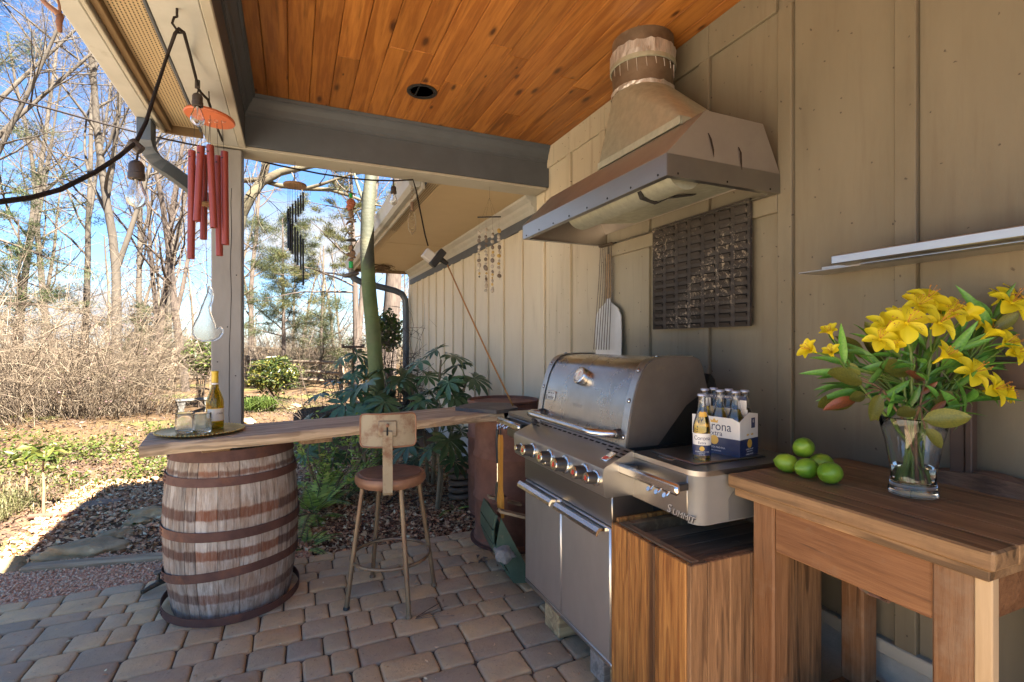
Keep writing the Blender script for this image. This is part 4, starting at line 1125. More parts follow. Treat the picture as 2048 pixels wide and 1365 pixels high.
# ---- the green barked tree
m_greenbark = NG('green barked stem')
g = m_greenbark; v = g.coords(world=True)
n1 = g.noise(v, 6, 6, 0.6); n2 = g.noise(v, 30, 4, 0.6)
z_ = g.sep(v)[2]
c_lo = g.ramp(n1, [(0.3, (0.085, 0.125, 0.04)), (0.7, (0.14, 0.185, 0.065))])
c_hi = g.ramp(n1, [(0.3, (0.0468, 0.0495, 0.0275)), (0.7, (0.0715, 0.0715, 0.0468))])  # upper bark colour darkened to offset the sun that reaches it
m_ = g.ramp(g.math('ADD', g.math('MULTIPLY', z_, 0.2), g.math('MULTIPLY', n1, 0.08)), [(0.455, 0.0), (0.475, 1.0)])
mpz = g.n('ShaderNodeMapping'); g.put(mpz.inputs['Vector'], v); mpz.inputs['Scale'].default_value = (4, 4, 26)
n5 = g.noise(mpz.outputs[0], 2.0, 4, 0.6)
gcol = g.mix(g.ramp(n5, [(0.60, 0.0), (0.72, 0.6)]), g.mix(m_, c_lo, c_hi), (0.05, 0.045, 0.025))
gcol = g.mix(g.ramp(g.noise(v, 2.2, 6, 0.7), [(0.52, 0.0), (0.7, 0.5)]), gcol, (0.17, 0.15, 0.08))
g.set(Base_Color=gcol, Roughness=0.7); g.bump(g.math('ADD', n2, n5), 0.4, 0.01); m_greenbark = g.m
dgt = 5.15
gpts = [at_d(x, y, dgt + dd) for x, y, dd in ((762, 900, 0), (757, 820, 0), (752, 740, 0), (746, 660, 0), (738, 580, 0), (734, 500, 0), (735, 430, 0), (739, 380, 0), (744, 330, 0.05), (752, 250, 0.1), (757, 150, 0.2))]
b0 = gpts[0].copy(); b0.z = gzf(b0.x, b0.y) - 0.05
t = thing('green_barked_tree', 'smooth green barked young tree rising in front of the far gutter', 'tree', b0)
pts = [b0 - b0] + [p - b0 for p in gpts[1:]]
obj('trunk', MB().tube(pts, [0.080, 0.077, 0.075, 0.073, 0.071, 0.069, 0.066, 0.062, 0.059, 0.053, 0.045], 14), m_greenbark, t, 'all')
ap = [at_d(x, y, dgt) - b0 for x, y in ((731, 412), (722, 390), (713, 365), (703, 325))]
obj('branch', MB().tube(ap, [0.021, 0.018, 0.014, 0.009], 8), m_greenbark, t, 'all')

# ---- leafy shrubs
def leafy(name, label, c, w_, d_, h_, n, size, mat, seed, cat='shrub', stems=9, aspect=0.45, group=None, bottom=0.15):
    rr = np.random.default_rng(seed)
    u = rr.normal(size=(n, 3)); u /= np.linalg.norm(u, axis=1)[:, None]
    rad_ = rr.uniform(0.35, 1.0, n) ** 0.6
    clump = 0.82 + 0.18 * np.sin(u[:, 0] * 5 + seed) * np.sin(u[:, 2] * 6 + u[:, 1] * 4)
    P = u * (rad_ * clump)[:, None] * np.array([w_, d_, h_ * (1 - bottom) / 2]) + np.array([0, 0, h_ * (bottom + (1 - bottom) / 2)])
    t = thing(name, label, cat, c, group=group)
    V, F = leaf_scatter(n, None, None, size, None, pos=(P[:, 0], P[:, 1], P[:, 2]), tilt=0.7, aspect=aspect)
    bulk('foliage', V, F, mat, t)
    q_ = random.Random(seed); sg = []
    for i in range(stems):
        a = q_.uniform(0, 6.28); e = Vector((math.cos(a) * w_ * 0.6, math.sin(a) * d_ * 0.6, h_ * q_.uniform(0.5, 0.9)))
        p = Vector((q_.uniform(-0.05, 0.05), q_.uniform(-0.05, 0.05), -0.04)); m_ = p.lerp(e, 0.5) + Vector((0, 0, 0.1))
        sg += [(*p, *m_, 0.012, 0.009), (*m_, *e, 0.009, 0.004)]
    V, F = seg_arrays(sg, 5); bulk('stems', V, F, m_twigdark, t)
    return t
m_rhodo = island_mat('bright green broad leaf', [(0.0, (0.0372, 0.0694, 0.0117)), (0.4, (0.0794, 0.126, 0.0186)), (0.75, (0.13, 0.167, 0.0325)), (1.0, (0.167, 0.186, 0.0465))], rough=0.4, transl=0.3)
m_camel = island_mat('glossy mixed green leaf', [(0.0, (0.0139, 0.0256, 0.00694)), (0.35, (0.0325, 0.0512, 0.0117)), (0.65, (0.0837, 0.098, 0.0186)), (0.85, (0.167, 0.153, 0.0279)), (1.0, (0.195, 0.167, 0.0372))], rough=0.35, transl=0.25)
m_forsy = island_mat('yellow blossom', [(0.0, (0.39, 0.276, 0.018)), (0.5, (0.48, 0.36, 0.03)), (1.0, (0.33, 0.3, 0.048))], rough=0.6, transl=0.3)
p = foot(400, 818); leafy('leafy_shrub', 'bright green leafy shrub just left of the post behind the bottle', (p.x, p.y, p.z), 0.42, 0.35, 1.55, 520, (0.09, 0.17), m_rhodo, 71, group='leafy shrubs in the yard', bottom=0.35)
p = foot(548, 802); leafy('leafy_shrub', 'rounded yellow green camellia shrub in the sunny yard right of the post', (p.x, p.y, p.z), 0.72, 0.55, 1.12, 2600, (0.06, 0.12), m_camel, 72, group='leafy shrubs in the yard', bottom=0.02)
p = at_d(775, 686, 9.8); leafy('leafy_shrub', 'tall bright green shrub between the green trunk and the far downspout', (p.x, p.y, 0), 0.36, 0.35, 2.05, 900, (0.07, 0.14), m_rhodo, 73, group='leafy shrubs in the yard', bottom=0.55)
p = at_d(737, 686, 7.7); leafy('leafy_shrub', 'small yellow flowering shrub at the foot of the green trunk', (p.x, p.y, 0.0), 0.19, 0.18, 1.18, 420, (0.03, 0.06), m_forsy, 74, group='leafy shrubs in the yard', bottom=0.55)
# daylily clump
p = foot(522, 822)
t = thing('daylily_clump', 'clump of arching green daylily blades at the foot of the camellia', 'plant', p)
V, F = blades(420, (-0.25, 0.25), (-0.18, 0.18), (0.28, 0.5), lambda x, y: 0 * x, None, 0.010, (0.5, 1.5))
bulk('blade', V, F, island_mat('daylily blade', [(0.0, (0.0378, 0.0714, 0.0126)), (0.5, (0.0798, 0.118, 0.021)), (1.0, (0.126, 0.151, 0.0378))], rough=0.4, transl=0.3), t)

# ---- rail fences
m_rail = wood('weathered split rail', (0.286, 0.224, 0.157), (0.172, 0.124, 0.0821), 'x', fine=30, rings=5, rough=0.95, bump=0.5)
def fence(label, a, b, zs, posts):
    A = Vector((a[0], a[1], 0)); B = Vector((b[0], b[1], 0)); L = (B - A).length; ang = math.atan2(B.y - A.y, B.x - A.x)
    t = thing('rail_fence', label, 'fence', (A.x, A.y, gzf(A.x, A.y)), (0, 0, ang), 'split rail fences')
    n = len(posts)
    for i in range(n - 1):
        x0, x1 = posts[i] * L, posts[i + 1] * L
        for z_ in zs:
            q_ = random.Random(int(z_ * 100) + i)
            obj('rail', MB().tube([(x0 - 0.1, 0.0, z_ + q_.uniform(-0.03, 0.03)), ((x0 + x1) / 2, 0.02, z_ + q_.uniform(-0.03, 0.03)), (x1 + 0.1, 0.0, z_ + q_.uniform(-0.03, 0.03))], [0.045, 0.06, 0.045], 6), m_rail, t)
    for f in posts:
        obj('fence_post', MB().bbox(f * L - 0.06, f * L + 0.06, -0.06, 0.06, -0.1, zs[-1] + 0.16, 0.015), m_rail, t)
a = at_d(270, 686, 15); b = at_d(425, 686, 14.2)
fence('split rail fence seen between the brush and the porch post', (a.x, a.y), (b.x, b.y), (0.28, 0.62, 0.95), (0.0, 0.5, 1.0))
a = at_d(495, 686, 17.5); b = at_d(690, 686, 14.6)
fence('split rail fence right of the porch post beyond the camellia', (a.x, a.y), (b.x, b.y), (0.22, 0.50, 0.80), (0.0, 0.45, 0.97))
# grey stone bench in the yard
p = foot(388, 828)
t = thing('stone_bench', 'small pale stone bench by the brush in the yard', 'bench', p, (0, 0, 0.3))
m_bench = M('pale cast stone', (0.149, 0.14, 0.124), (0.093, 0.0868, 0.0744), scale=14, rough=0.9, bump=0.4)
obj('bench_top', MB().bbox(-0.30, 0.30, -0.13, 0.13, 0.27, 0.32, 0.02), m_bench, t)
for sx_ in (-0.22, 0.22): obj('leg', MB().prism([(sx_ - 0.07, 0), (sx_ + 0.07, 0), (sx_ + 0.04, 0.14), (sx_ + 0.07, 0.268), (sx_ - 0.07, 0.268), (sx_ - 0.04, 0.14)], -0.11, 0.11), m_bench, t)
# old post and hanging feeder roof by the vine
p = at_d(777, 686, 9.2)
tag(obj('fence_post', MB().bbox(-0.06, 0.06, -0.06, 0.06, -0.1, 0.92, 0.02), m_rail, None, loc=(p.x, p.y, gzf(p.x, p.y))), 'short weathered post left of the vine tangle', 'post', kind='thing')
p = at_d(706, 694, 7.8)
t = thing('bird_feeder', 'flat dark wooden bird feeder tray on a thin pole by the green trunk', 'bird feeder', (p.x, p.y, 0))
obj('pole', MB().cyl((0, 0, -0.05), (0, 0, p.z - 0.02), 0.012, n=8), m_twigdark, t)
m_feeder = M('dark weathered tray wood', (0.12, 0.075, 0.045), (0.06, 0.038, 0.025), scale=15, rough=0.9, bump=0.3)
obj('tray', MB().bbox(-0.16, 0.16, -0.12, 0.12, p.z - 0.02, p.z + 0.015, 0.004), m_feeder, t, rot=None)
obj('tray_rim', MB().bbox(-0.165, -0.14, -0.125, 0.125, p.z + 0.016, p.z + 0.04, 0.004).bbox(0.14, 0.165, -0.125, 0.125, p.z + 0.016, p.z + 0.04, 0.004), m_feeder, t)

# ---- fatsia: big hand shaped leaves, each its own part
m_fat = NG('fatsia leaf'); g = m_fat
v = g.coords(rand=True)
n1 = g.noise(v, 14, 4)
col = g.ramp(n1, [(0.3, (0.030, 0.072, 0.030)), (0.7, (0.066, 0.128, 0.05))])
hv = g.n('ShaderNodeHueSaturation'); g.put(hv.inputs['Value'], g.math('ADD', g.math('MULTIPLY', g.rnd(), 0.9), 0.65)); g.put(hv.inputs['Color'], col)
g.set(Base_Color=hv.outputs[0], Roughness=0.30); g.bump(n1, 0.2, 0.01); m_fat = g.m
m_fatstem = M('fatsia stem', (0.30, 0.24, 0.15), (0.16, 0.13, 0.08), scale=20, rough=0.8)
m_petiole = M('fatsia leaf stalk', (0.16, 0.20, 0.07), (0.10, 0.13, 0.045), scale=20, rough=0.5)
def palmate(seed, lobes=8):
    q_ = random.Random(seed); mb = MB()
    for i in range(lobes):
        a = rad(-128 + 256 * i / (lobes - 1)) + q_.uniform(-0.05, 0.05)
        L = (1.0 - 0.35 * abs(i - (lobes - 1) / 2) / ((lobes - 1) / 2)) * q_.uniform(0.92, 1.06)
        w_ = 0.112 * (0.75 + 0.35 * L)
        ca, sa = math.cos(a), math.sin(a)
        def P(t, s, z): return (ca * t - sa * s, sa * t + ca * s, z)
        dr = q_.uniform(0.10, 0.26)
        st = [(0.0, 0.0), (0.3, 0.55), (0.52, 1.0), (0.72, 0.92), (0.88, 0.5), (1.0, 0.0)]
        vs = []
        for t_, ww in st:
            z_ = 0.06 * t_ - dr * t_ * t_ * 1.3
            vs += [P(t_ * L, -ww * w_, z_ + 0.035 * ww), P(t_ * L, 0, z_), P(t_ * L, ww * w_, z_ + 0.035 * ww)]
        fs = []
        for j in range(len(st) - 1):
            o = j * 3
            fs += [(o, o + 1, o + 4, o + 3), (o + 1, o + 2, o + 5, o + 4)]
        mb.add(vs, fs)
    return mb.mesh('leaf', m_fat, 'all', recalc=False)
FAT = [palmate(900 + i, 8 + i % 3) for i in range(6)]
def leaf_on(parent, base, tip, size, rr, name='leaf', face=None, mesh=None):
    """one leaf blade whose stalk runs from base to tip; turned to face up and a little to the viewer"""
    out = (tip - base); out.z = 0
    out = out.normalized() if out.length > 1e-4 else Vector((1, 0, 0))
    nrm = Vector((out.x * 0.45 - SN * 0.35, out.y * 0.45 - CS * 0.35, 0.9)) if face is None else Vector(face)
    nrm = (nrm + Vector((rr.gauss(0, 0.18), rr.gauss(0, 0.18), 0))).normalized()
    xd = out + Vector((rr.gauss(0, 0.25), rr.gauss(0, 0.25), -0.35)); xd = (xd - nrm * xd.dot(nrm)).normalized()
    yd = nrm.cross(xd)
    m4 = Matrix((xd, yd, nrm)).transposed().to_4x4() @ Matrix.Scale(size, 4)
    m4.translation = tip
    o = link(name, mesh or FAT[rr.randrange(len(FAT))], parent)
    o.matrix_basis = m4
    return o
def fatsia(label, base, tops, nl, size, seed):
    rr = random.Random(seed)
    t = thing('fatsia_plant', label, 'plant', base, group='fatsia plants behind the bar')
    pet = MB()
    for (dx, dy, h) in tops:
        top = Vector((dx, dy, h))
        obj('stem', MB().tube([(dx * 0.1, dy * 0.1, -0.05), (dx * 0.5 + rr.uniform(-0.04, 0.04), dy * 0.5, h * 0.5), tuple(top)], [0.018, 0.015, 0.010], 7), m_fatstem, t, True)
        for i in range(nl):
            a = i * 2.4 + rr.uniform(-0.3, 0.3); f = i / max(nl - 1, 1)
            b = Vector((dx * (0.6 + 0.4 * f), dy * (0.6 + 0.4 * f), h * (0.62 + 0.38 * f)))
            L = size * rr.uniform(0.75, 1.25) * (1.15 - 0.45 * f)
            el = 0.15 + 0.75 * f
            tip = b + Vector((math.cos(a) * math.cos(el), math.sin(a) * math.cos(el), math.sin(el))) * L
            mid = b.lerp(tip, 0.5) + Vector((0, 0, 0.025))
            pet.tube([b, mid, tip], 0.0045, 5)
            leaf_on(t, b, tip, size * rr.uniform(0.75, 1.1), rr)
    obj('leaf_stalk', pet, m_petiole, t, True)
    return t
pA = at_d(745, 686, 4.75); pB = at_d(862, 686, 4.95); pC = at_d(660, 686, 4.5)
def gpos(p): return (p.x, p.y, gzf(p.x, p.y))
fatsia('broad fatsia with big hand shaped leaves directly behind the stool back', gpos(pA), [(-0.10, 0, 0.80), (0.15, 0.1, 0.98), (0.02, -0.15, 0.70), (-0.28, 0.12, 0.86)], 7, 0.25, 91)
fatsia('taller fatsia against the batten wall right of the green trunk', gpos(pB), [(0.10, 0.0, 1.22), (-0.18, 0.1, 0.98), (0.30, -0.2, 1.02), (0.02, -0.25, 0.82)], 7, 0.23, 92)
pD = at_d(872, 686, 4.15)
fatsia('low fatsia sprout with one large dark leaf beside the rusty drum', gpos(pD), [(0.0, 0.0, 0.62), (0.06, 0.05, 0.40)], 5, 0.24, 93)
pE = at_d(640, 686, 4.35)
fatsia('small fatsia low behind the bar between barrel and stool', gpos(pE), [(0.0, 0.05, 0.62), (-0.16, 0.0, 0.50)], 5, 0.17, 94)
pF = at_d(703, 686, 6.3)
fatsia('upright blue green fatsia shoot left of the green trunk', gpos(pF), [(0.0, 0.0, 1.12), (0.08, 0.0, 0.95)], 6, 0.20, 95)

# feathery fern and nandina between barrel and stool
m_fern = island_mat('fern green', [(0.0, (0.152, 0.271, 0.0607)), (0.4, (0.335, 0.517, 0.106)), (0.75, (0.608, 0.789, 0.181)), (1.0, (0.271, 0.396, 0.091))], rough=0.45, transl=0.3)
def fern(label, base, fronds, L, seed, group='ferns behind the bar', up=0.9):
    rr = random.Random(seed)
    t = thing('fern', label, 'fern', base, group=group)
    segs = []; X = []
    for i in range(fronds):
        a = rr.uniform(0, 6.28); el = rr.uniform(0.5, 1.3) * up; ll = L * rr.uniform(0.65, 1.1)
        d_ = Vector((math.cos(a) * math.cos(el), math.sin(a) * math.cos(el), math.sin(el))); p = Vector((0, 0, 0)); n = 12
        for k in range(n):
            d_ = (d_ + Vector((0, 0, -0.085))).normalized(); p2 = p + d_ * ll / n
            segs.append((*p, *p2, 0.003, 0.0025))
            if k > 2:
                sd = d_.cross(Vector((0, 0, 1))).normalized(); w_ = 0.11 * ll * (1.25 - k / n) * 1.6
                for s_ in (-1, 1):
                    for h_ in (0.25, 0.75):
                        q0 = p.lerp(p2, h_); tip = q0 + (sd * s_ + d_ * 0.5 + Vector((0, 0, -0.15))).normalized() * w_
                        m_ = q0.lerp(tip, 0.45); pr = d_ * w_ * 0.17
                        X.append((q0, m_ + pr, tip, m_ - pr))
            p = p2
    V, F = seg_arrays(segs, 4); bulk('stem', V, F, m_petiole, t)
    V = np.array([tuple(c) for quad in X for c in quad]); o = (np.arange(len(X)) * 4)[:, None]
    F = np.concatenate([o + np.array([0, 1, 2]), o + np.array([0, 2, 3])], 1).reshape(-1, 3)
    bulk('frond', V, F, m_fern, t)
p = at_z(628, 1030, 0.0); fern('feathery fern closest to the barrel', (p.x, p.y, gzf(p.x, p.y)), 17, 0.55, 1)
p = at_z(690, 1000, 0.0); fern('taller feathery fern behind the left stool leg', (p.x, p.y, gzf(p.x, p.y)), 18, 0.62, 2)
p = at_z(612, 1090, 0.0); fern('small low fern at the paving edge beside the barrel', (p.x, p.y, gzf(p.x, p.y)), 10, 0.30, 3, up=0.6)
p = at_z(905, 1020, 0.0); fern('tiny fern at the foot of the rusty drum', (p.x, p.y, gzf(p.x, p.y)), 9, 0.22, 4, up=0.6)
nb = at_z(660, 1010, 0.0)
t = thing('nandina_shrub', 'leggy nandina with small bright leaves between barrel and stool', 'shrub', (nb.x, nb.y, gzf(nb.x, nb.y)))
rr = random.Random(5); sg = []; tp = []
for i in range(7):
    p = Vector((rr.uniform(-0.12, 0.12), rr.uniform(-0.1, 0.1), 0)); d_ = Vector((rr.gauss(0, 0.25), rr.gauss(0, 0.2), 1)).normalized()
    for k in range(6):
        p2 = p + d_ * 0.12; sg.append((*p, *p2, 0.007 - 0.0007 * k, 0.0063 - 0.0007 * k)); p = p2; d_ = (d_ + Vector((rr.gauss(0, 0.2), rr.gauss(0, 0.2), 0))).normalized()
        if k > 1:
            for c in range(5): tp.append(p + Vector((rr.gauss(0, 0.08), rr.gauss(0, 0.08), rr.gauss(0.02, 0.05))))
V, F = seg_arrays(sg, 5); bulk('stem', V, F, m_fatstem, t)
A = np.array([tuple(c) for c in tp for _ in range(3)]) + rg.normal(0, 0.025, (len(tp) * 3, 3))
V, F = leaf_scatter(len(A), None, None, (0.035, 0.08), None, pos=(A[:, 0], A[:, 1], A[:, 2]), tilt=0.6, aspect=0.36); bulk('foliage', V, F, m_fern, t)

# fallen sticks on the mulch
for i, (lab, a, b) in enumerate((('curved dead stick on the mulch behind the stool', (770, 1010), (850, 965)), ('thin dead stick lying on the mulch right of the stool', (800, 1010), (905, 1000)), ('forked dead stick under the bar by the fern', (680, 965), (640, 935)))):
    A_, B_ = foot(*a), foot(*b); M_ = (A_ + B_) / 2 + Vector((0, 0.05, 0.06))
    tag(obj('stick', MB().tube([A_ - A_ + Vector((0, 0, 0.01)), M_ - A_, B_ - A_ + Vector((0, 0, 0.05))], [0.010, 0.008, 0.004], 6), m_twigdark, None, True, loc=A_), lab, 'stick', 'fallen sticks', 'thing')
# ================================================================== TEXT
def text_mesh(body, size, depth=0.0, font_shear=0.0, spacing=1.0):
    cu = bpy.data.curves.new('lettering', 'FONT'); cu.body = body; cu.size = size; cu.extrude = depth
    cu.align_x = 'CENTER'; cu.align_y = 'CENTER'; cu.shear = font_shear; cu.space_character = spacing; cu.resolution_u = 3
    o = bpy.data.objects.new('lettering', cu); COL.objects.link(o)
    dg = bpy.context.evaluated_depsgraph_get(); dg.update()
    me = bpy.data.meshes.new_from_object(o.evaluated_get(dg)); me.name = 'lettering'
    bpy.data.objects.remove(o); bpy.data.curves.remove(cu)
    return me
def lettering(body, size, mat, parent, frame, depth=0.0004, shear=0.0, spacing=1.0, sx=1.0, bend=None, name='lettering'):
    """flat print; frame = (origin, right, up) in the parent's axes; bend = radius of the round thing it is printed on"""
    me = text_mesh(body, size, depth, shear, spacing)
    o_, r_, u_ = Vector(frame[0]), Vector(frame[1]).normalized(), Vector(frame[2]).normalized(); n_ = r_.cross(u_)
    for v_ in me.vertices:
        x, y, z = v_.co.x * sx, v_.co.y, v_.co.z
        if bend:
            a = x / bend; v_.co = o_ + r_ * math.sin(a) * (bend + z) + u_ * y + n_ * ((math.cos(a) - 1) * bend + z * math.cos(a))
        else: v_.co = o_ + r_ * x + u_ * y + n_ * z
    me.materials.clear(); me.materials.append(mat)
    return link(name, me, parent)

# ================================================================== RANGE HOOD
hood = thing('range_hood', 'large stainless range hood on the tan wall above the grill', 'range hood', (W - 0.021, 2.155, 2.0))
HX0 = 1.289 - (W - 0.021)        # front, local x
y0, y1 = -0.648, 0.648
side = [(HX0, 0.0), (HX0, 0.085), (HX0 + 0.19, 0.278), (-0.10, 0.278), (-0.001, 0.085), (-0.001, 0.0)]
# front slope, top, band, sides as one folded sheet
mb = MB()
mb.bbox(HX0, HX0 + 0.004, y0, y1, 0.0, 0.085, 0.0015)
obj('front_band', mb, m_steel, hood)
mb = MB()
n_ = len(side)
mb.add([(HX0 + 0.001, y0 + 0.001, 0.0855), (HX0 + 0.19, y0 + 0.001, 0.278), (HX0 + 0.19, y1 - 0.001, 0.278), (HX0 + 0.001, y1 - 0.001, 0.0855), (HX0 + 0.006, y0 + 0.001, 0.080), (HX0 + 0.193, y0 + 0.001, 0.270), (HX0 + 0.193, y1 - 0.001, 0.270), (HX0 + 0.006, y1 - 0.001, 0.080)], [(0, 1, 2, 3), (7, 6, 5, 4), (0, 4, 5, 1), (3, 2, 6, 7), (0, 3, 7, 4), (1, 5, 6, 2)])
obj('front_slope', mb, m_hoodsteel, hood)
obj('top_plate', MB().box(HX0 + 0.191, -0.10, y0 + 0.001, y1 - 0.001, 0.272, 0.278), m_hoodsteel, hood)
for ya in (y0, y1 - 0.003):
    obj('side_panel', MB().prism(side, ya, ya + 0.003), m_hoodsteel, hood)
    obj('side_band', MB().box(HX0 + 0.001, -0.001, ya - 0.0018 if ya < 0 else ya + 0.0032, ya - 0.0002 if ya < 0 else ya + 0.005, 0.0005, 0.083), m_steeldull, hood)
obj('back_slope', MB().prism([(-0.101, 0.277), (-0.001, 0.084), (-0.006, 0.08), (-0.106, 0.271)], y0 + 0.004, y1 - 0.004), m_hoodsteel, hood)
# inside: sloping liner, trough and filter
obj('liner', MB().box(HX0 + 0.09, -0.06, y0 + 0.004, y1 - 0.004, 0.155, 0.16), m_dark, hood)
obj('inner_lip', MB().box(HX0 + 0.005, HX0 + 0.03, y0 + 0.004, y1 - 0.004, 0.001, 0.004).box(HX0 + 0.031, -0.03, y0 + 0.004, y0 + 0.03, 0.001, 0.004).box(HX0 + 0.031, -0.03, y1 - 0.03, y1 - 0.004, 0.001, 0.004).box(-0.029, -0.002, y0 + 0.004, y1 - 0.004, 0.001, 0.004), m_steeldull, hood)
m_galv = M('galvanised sheet', (0.60, 0.61, 0.49), (0.47, 0.475, 0.37), scale=26, rough=0.48, rough2=0.6, metal=0.85, bump=0.06, bscale=60, c3=(0.36, 0.32, 0.20), s3=3, t3=(0.55, 0.8))
mb = MB()
prof = [(HX0 + 0.13 + 0.085 * math.cos(rad(a)), 0.05 + 0.075 * math.sin(rad(a))) for a in range(180, 361, 15)] + [(HX0 + 0.215, 0.06), (HX0 + 0.13, 0.13), (HX0 + 0.045, 0.06)]
mb.prism(prof, -0.60, 0.18)
obj('grease_trough', mb, m_galv, hood, True)
obj('filter_panel', MB().prism([(HX0 + 0.235, 0.02), (HX0 + 0.50, 0.05), (HX0 + 0.50, 0.058), (HX0 + 0.235, 0.028)], y0 + 0.02, 0.2), m_galv, hood)
obj('strap', MB().prism([(HX0 + 0.04, 0.052), (HX0 + 0.07, -0.018), (HX0 + 0.15, -0.032), (HX0 + 0.215, 0.0), (HX0 + 0.36, 0.03), (HX0 + 0.36, 0.036), (HX0 + 0.215, 0.008), (HX0 + 0.15, -0.026), (HX0 + 0.075, -0.012), (HX0 + 0.046, 0.055)], -0.42, -0.395), m_dark, hood)
for yy in [y0 + 0.05 + i * 0.17 for i in range(8)]:
    obj('rivet', MB().ball((HX0 - 0.001, yy, 0.014), 0.003, 0.005, 0.005, 8, 5), m_dark, hood, True)
for xx in (-0.55, -0.3, -0.06):
    obj('rivet', MB().ball((xx, y0 - 0.001, 0.012), 0.005, 0.003, 0.005, 8, 5), m_dark, hood, True)
m_soot = M('soot smear', (0.035, 0.02, 0.012), rough=0.9, bump=0)
for (a, b, c, d) in ((-0.40, 0.19, -0.375, 0.10), (-0.24, 0.16, -0.225, 0.07)):
    mb = MB(); pts = [(a, b), (a + 0.012, b - 0.02), (c, d + 0.03), (c + 0.004, d)]
    vs = []
    for i, (p_, z_) in enumerate(pts):
        w_ = (0.003, 0.006, 0.005, 0.001)[i]; vs += [(p_ - w_, y0 - 0.0021, z_), (p_ + w_, y0 - 0.0021, z_)]
    mb.add(vs, [(0, 1, 3, 2), (2, 3, 5, 4), (4, 5, 7, 6)]); obj('soot_smear', mb, m_soot, hood, recalc=False)

# duct: square to round transition, collar, foil wraps
duct = thing('hood_duct', 'galvanised duct tapering from the hood to a round collar in the cedar ceiling', 'duct', (W - 0.25, 1.943, 2.278))
ox, oy = W - 0.25, 1.943
bx0, bx1, by0, by1 = 1.474 - ox, 1.80 - ox, -0.303, 0.303
cx_, cy_, cr, cz = 1.695 - ox, 2.17 - oy, 0.155, 0.392
nq = 12
cor = [(bx0, by0), (bx1, by0), (bx1, by1), (bx0, by1)]
vs = [(a, b, 0.0) for a, b in cor] + [(a, b, 0.03) for a, b in cor]
fs = [(i, (i + 1) % 4, 4 + (i + 1) % 4, 4 + i) for i in range(4)]
arc = [(cx_ + cr * math.cos(rad(180 + 90 * k / nq)), cy_ + cr * math.sin(rad(180 + 90 * k / nq)), cz) for k in range(4 * nq)]
vs += arc
for c_ in range(4):
    for k in range(nq): fs.append((4 + c_, 8 + c_ * nq + k, 8 + (c_ * nq + k + 1) % (4 * nq)))
    fs.append((4 + c_, 8 + ((c_ + 1) * nq) % (4 * nq), 4 + (c_ + 1) % 4))
mb = MB().add(vs, fs); link('transition', mb.mesh('transition', m_galv, True), duct)
obj('flange', MB().box(bx0 - 0.006, bx0 - 0.001, by0 - 0.004, by1 + 0.004, 0.0, 0.032).box(bx0 - 0.0, bx1, by0 - 0.006, by0 - 0.001, 0.0, 0.032), m_galv, duct)
m_copper = M('heat browned duct', (0.30, 0.235, 0.17), (0.15, 0.105, 0.07), scale=7, rough=0.45, rough2=0.6, metal=0.8, bump=0.1, c3=(0.42, 0.32, 0.22), s3=3)
obj('collar', MB().lathe([(0.157, cz - 0.02), (0.155, cz + 0.06), (0.158, cz + 0.10), (0.158, 0.70)], 36, (cx_, cy_, 0)), m_copper, duct, True)
m_foilband = M('crinkled foil tape', (0.80, 0.78, 0.74), (0.5, 0.48, 0.45), scale=22, stretch=(1, 1, 0.3), rough=0.35, metal=0.75, bump=1.0, bscale=40)
q_ = random.Random(9)
def band(z0, z1, r, amp, name):
    mb = MB(); n = 60; vs = []; fs = []
    for k in range(n):
        a = 2 * math.pi * k / n
        for j, z_ in enumerate((z0, z0 * 0.6 + z1 * 0.4, z1)):
            rr_ = r + q_.uniform(0, amp); vs.append((cx_ + rr_ * math.cos(a), cy_ + rr_ * math.sin(a), z_ + q_.uniform(-amp, amp) * 0.7))
    for k in range(n):
        k2 = (k + 1) % n
        for j in range(2): fs.append((k * 3 + j, k2 * 3 + j, k2 * 3 + j + 1, k * 3 + j + 1))
    return obj(name, mb.add(vs, fs), m_foilband, duct, False)
band(0.53, 0.605, 0.164, 0.007, 'foil_wrap')
band(cz - 0.012, cz + 0.012, 0.160, 0.005, 'foil_wrap')
obj('hose_clamp', MB().lathe([(0.163, 0.515), (0.170, 0.518), (0.170, 0.538), (0.163, 0.541)], 36, (cx_, cy_, 0), close=True), m_galv, duct, True)
for k in range(9):
    a = rad(170 + k * 17); l_ = q_.uniform(0.03, 0.08)
    obj('foil_drip', MB().tube([(cx_ + 0.160 * math.cos(a), cy_ + 0.160 * math.sin(a), 0.515), (cx_ + 0.161 * math.cos(a + 0.03), cy_ + 0.161 * math.sin(a + 0.03), 0.515 - l_)], [0.0025, 0.0015], 4), m_foilband, duct)

# ================================================================== GAS GRILL
GO = Vector((1.10, 2.06, 0.0))
grill = thing('gas_grill', 'large stainless gas grill with closed lid standing on blocks', 'grill', GO)
def gb(name, x0, x1, y0, y1, z0, z1, mat, b=0.004, parent=None, label=None):
    return obj(name, MB().bbox(x0 - GO.x, x1 - GO.x, y0 - GO.y, y1 - GO.y, z0, z1, b), mat, parent or grill, True, label)
def gp(poly, y0, y1, name, mat, parent=None, smooth=True):
    return obj(name, MB().prism([(a - GO.x, b) for a, b in poly], y0 - GO.y, y1 - GO.y), mat, parent or grill, smooth)
m_dooor = M('smudged steel door', (0.71, 0.699, 0.686), (0.539, 0.526, 0.514), scale=2.4, stretch=(1, 1, 0.5), rough=0.30, rough2=0.44, metal=0.9, bump=0.03, bscale=80, c3=(0.613, 0.575, 0.526), s3=2.6, t3=(0.55, 0.75))
m_lid = M('heat stained lid steel', (0.54, 0.518, 0.491), (0.389, 0.367, 0.34), scale=4.0, rough=0.20, rough2=0.33, metal=1.0, bump=0.04, bscale=26, c3=(0.367, 0.308, 0.254), s3=3.2, t3=(0.55, 0.78))
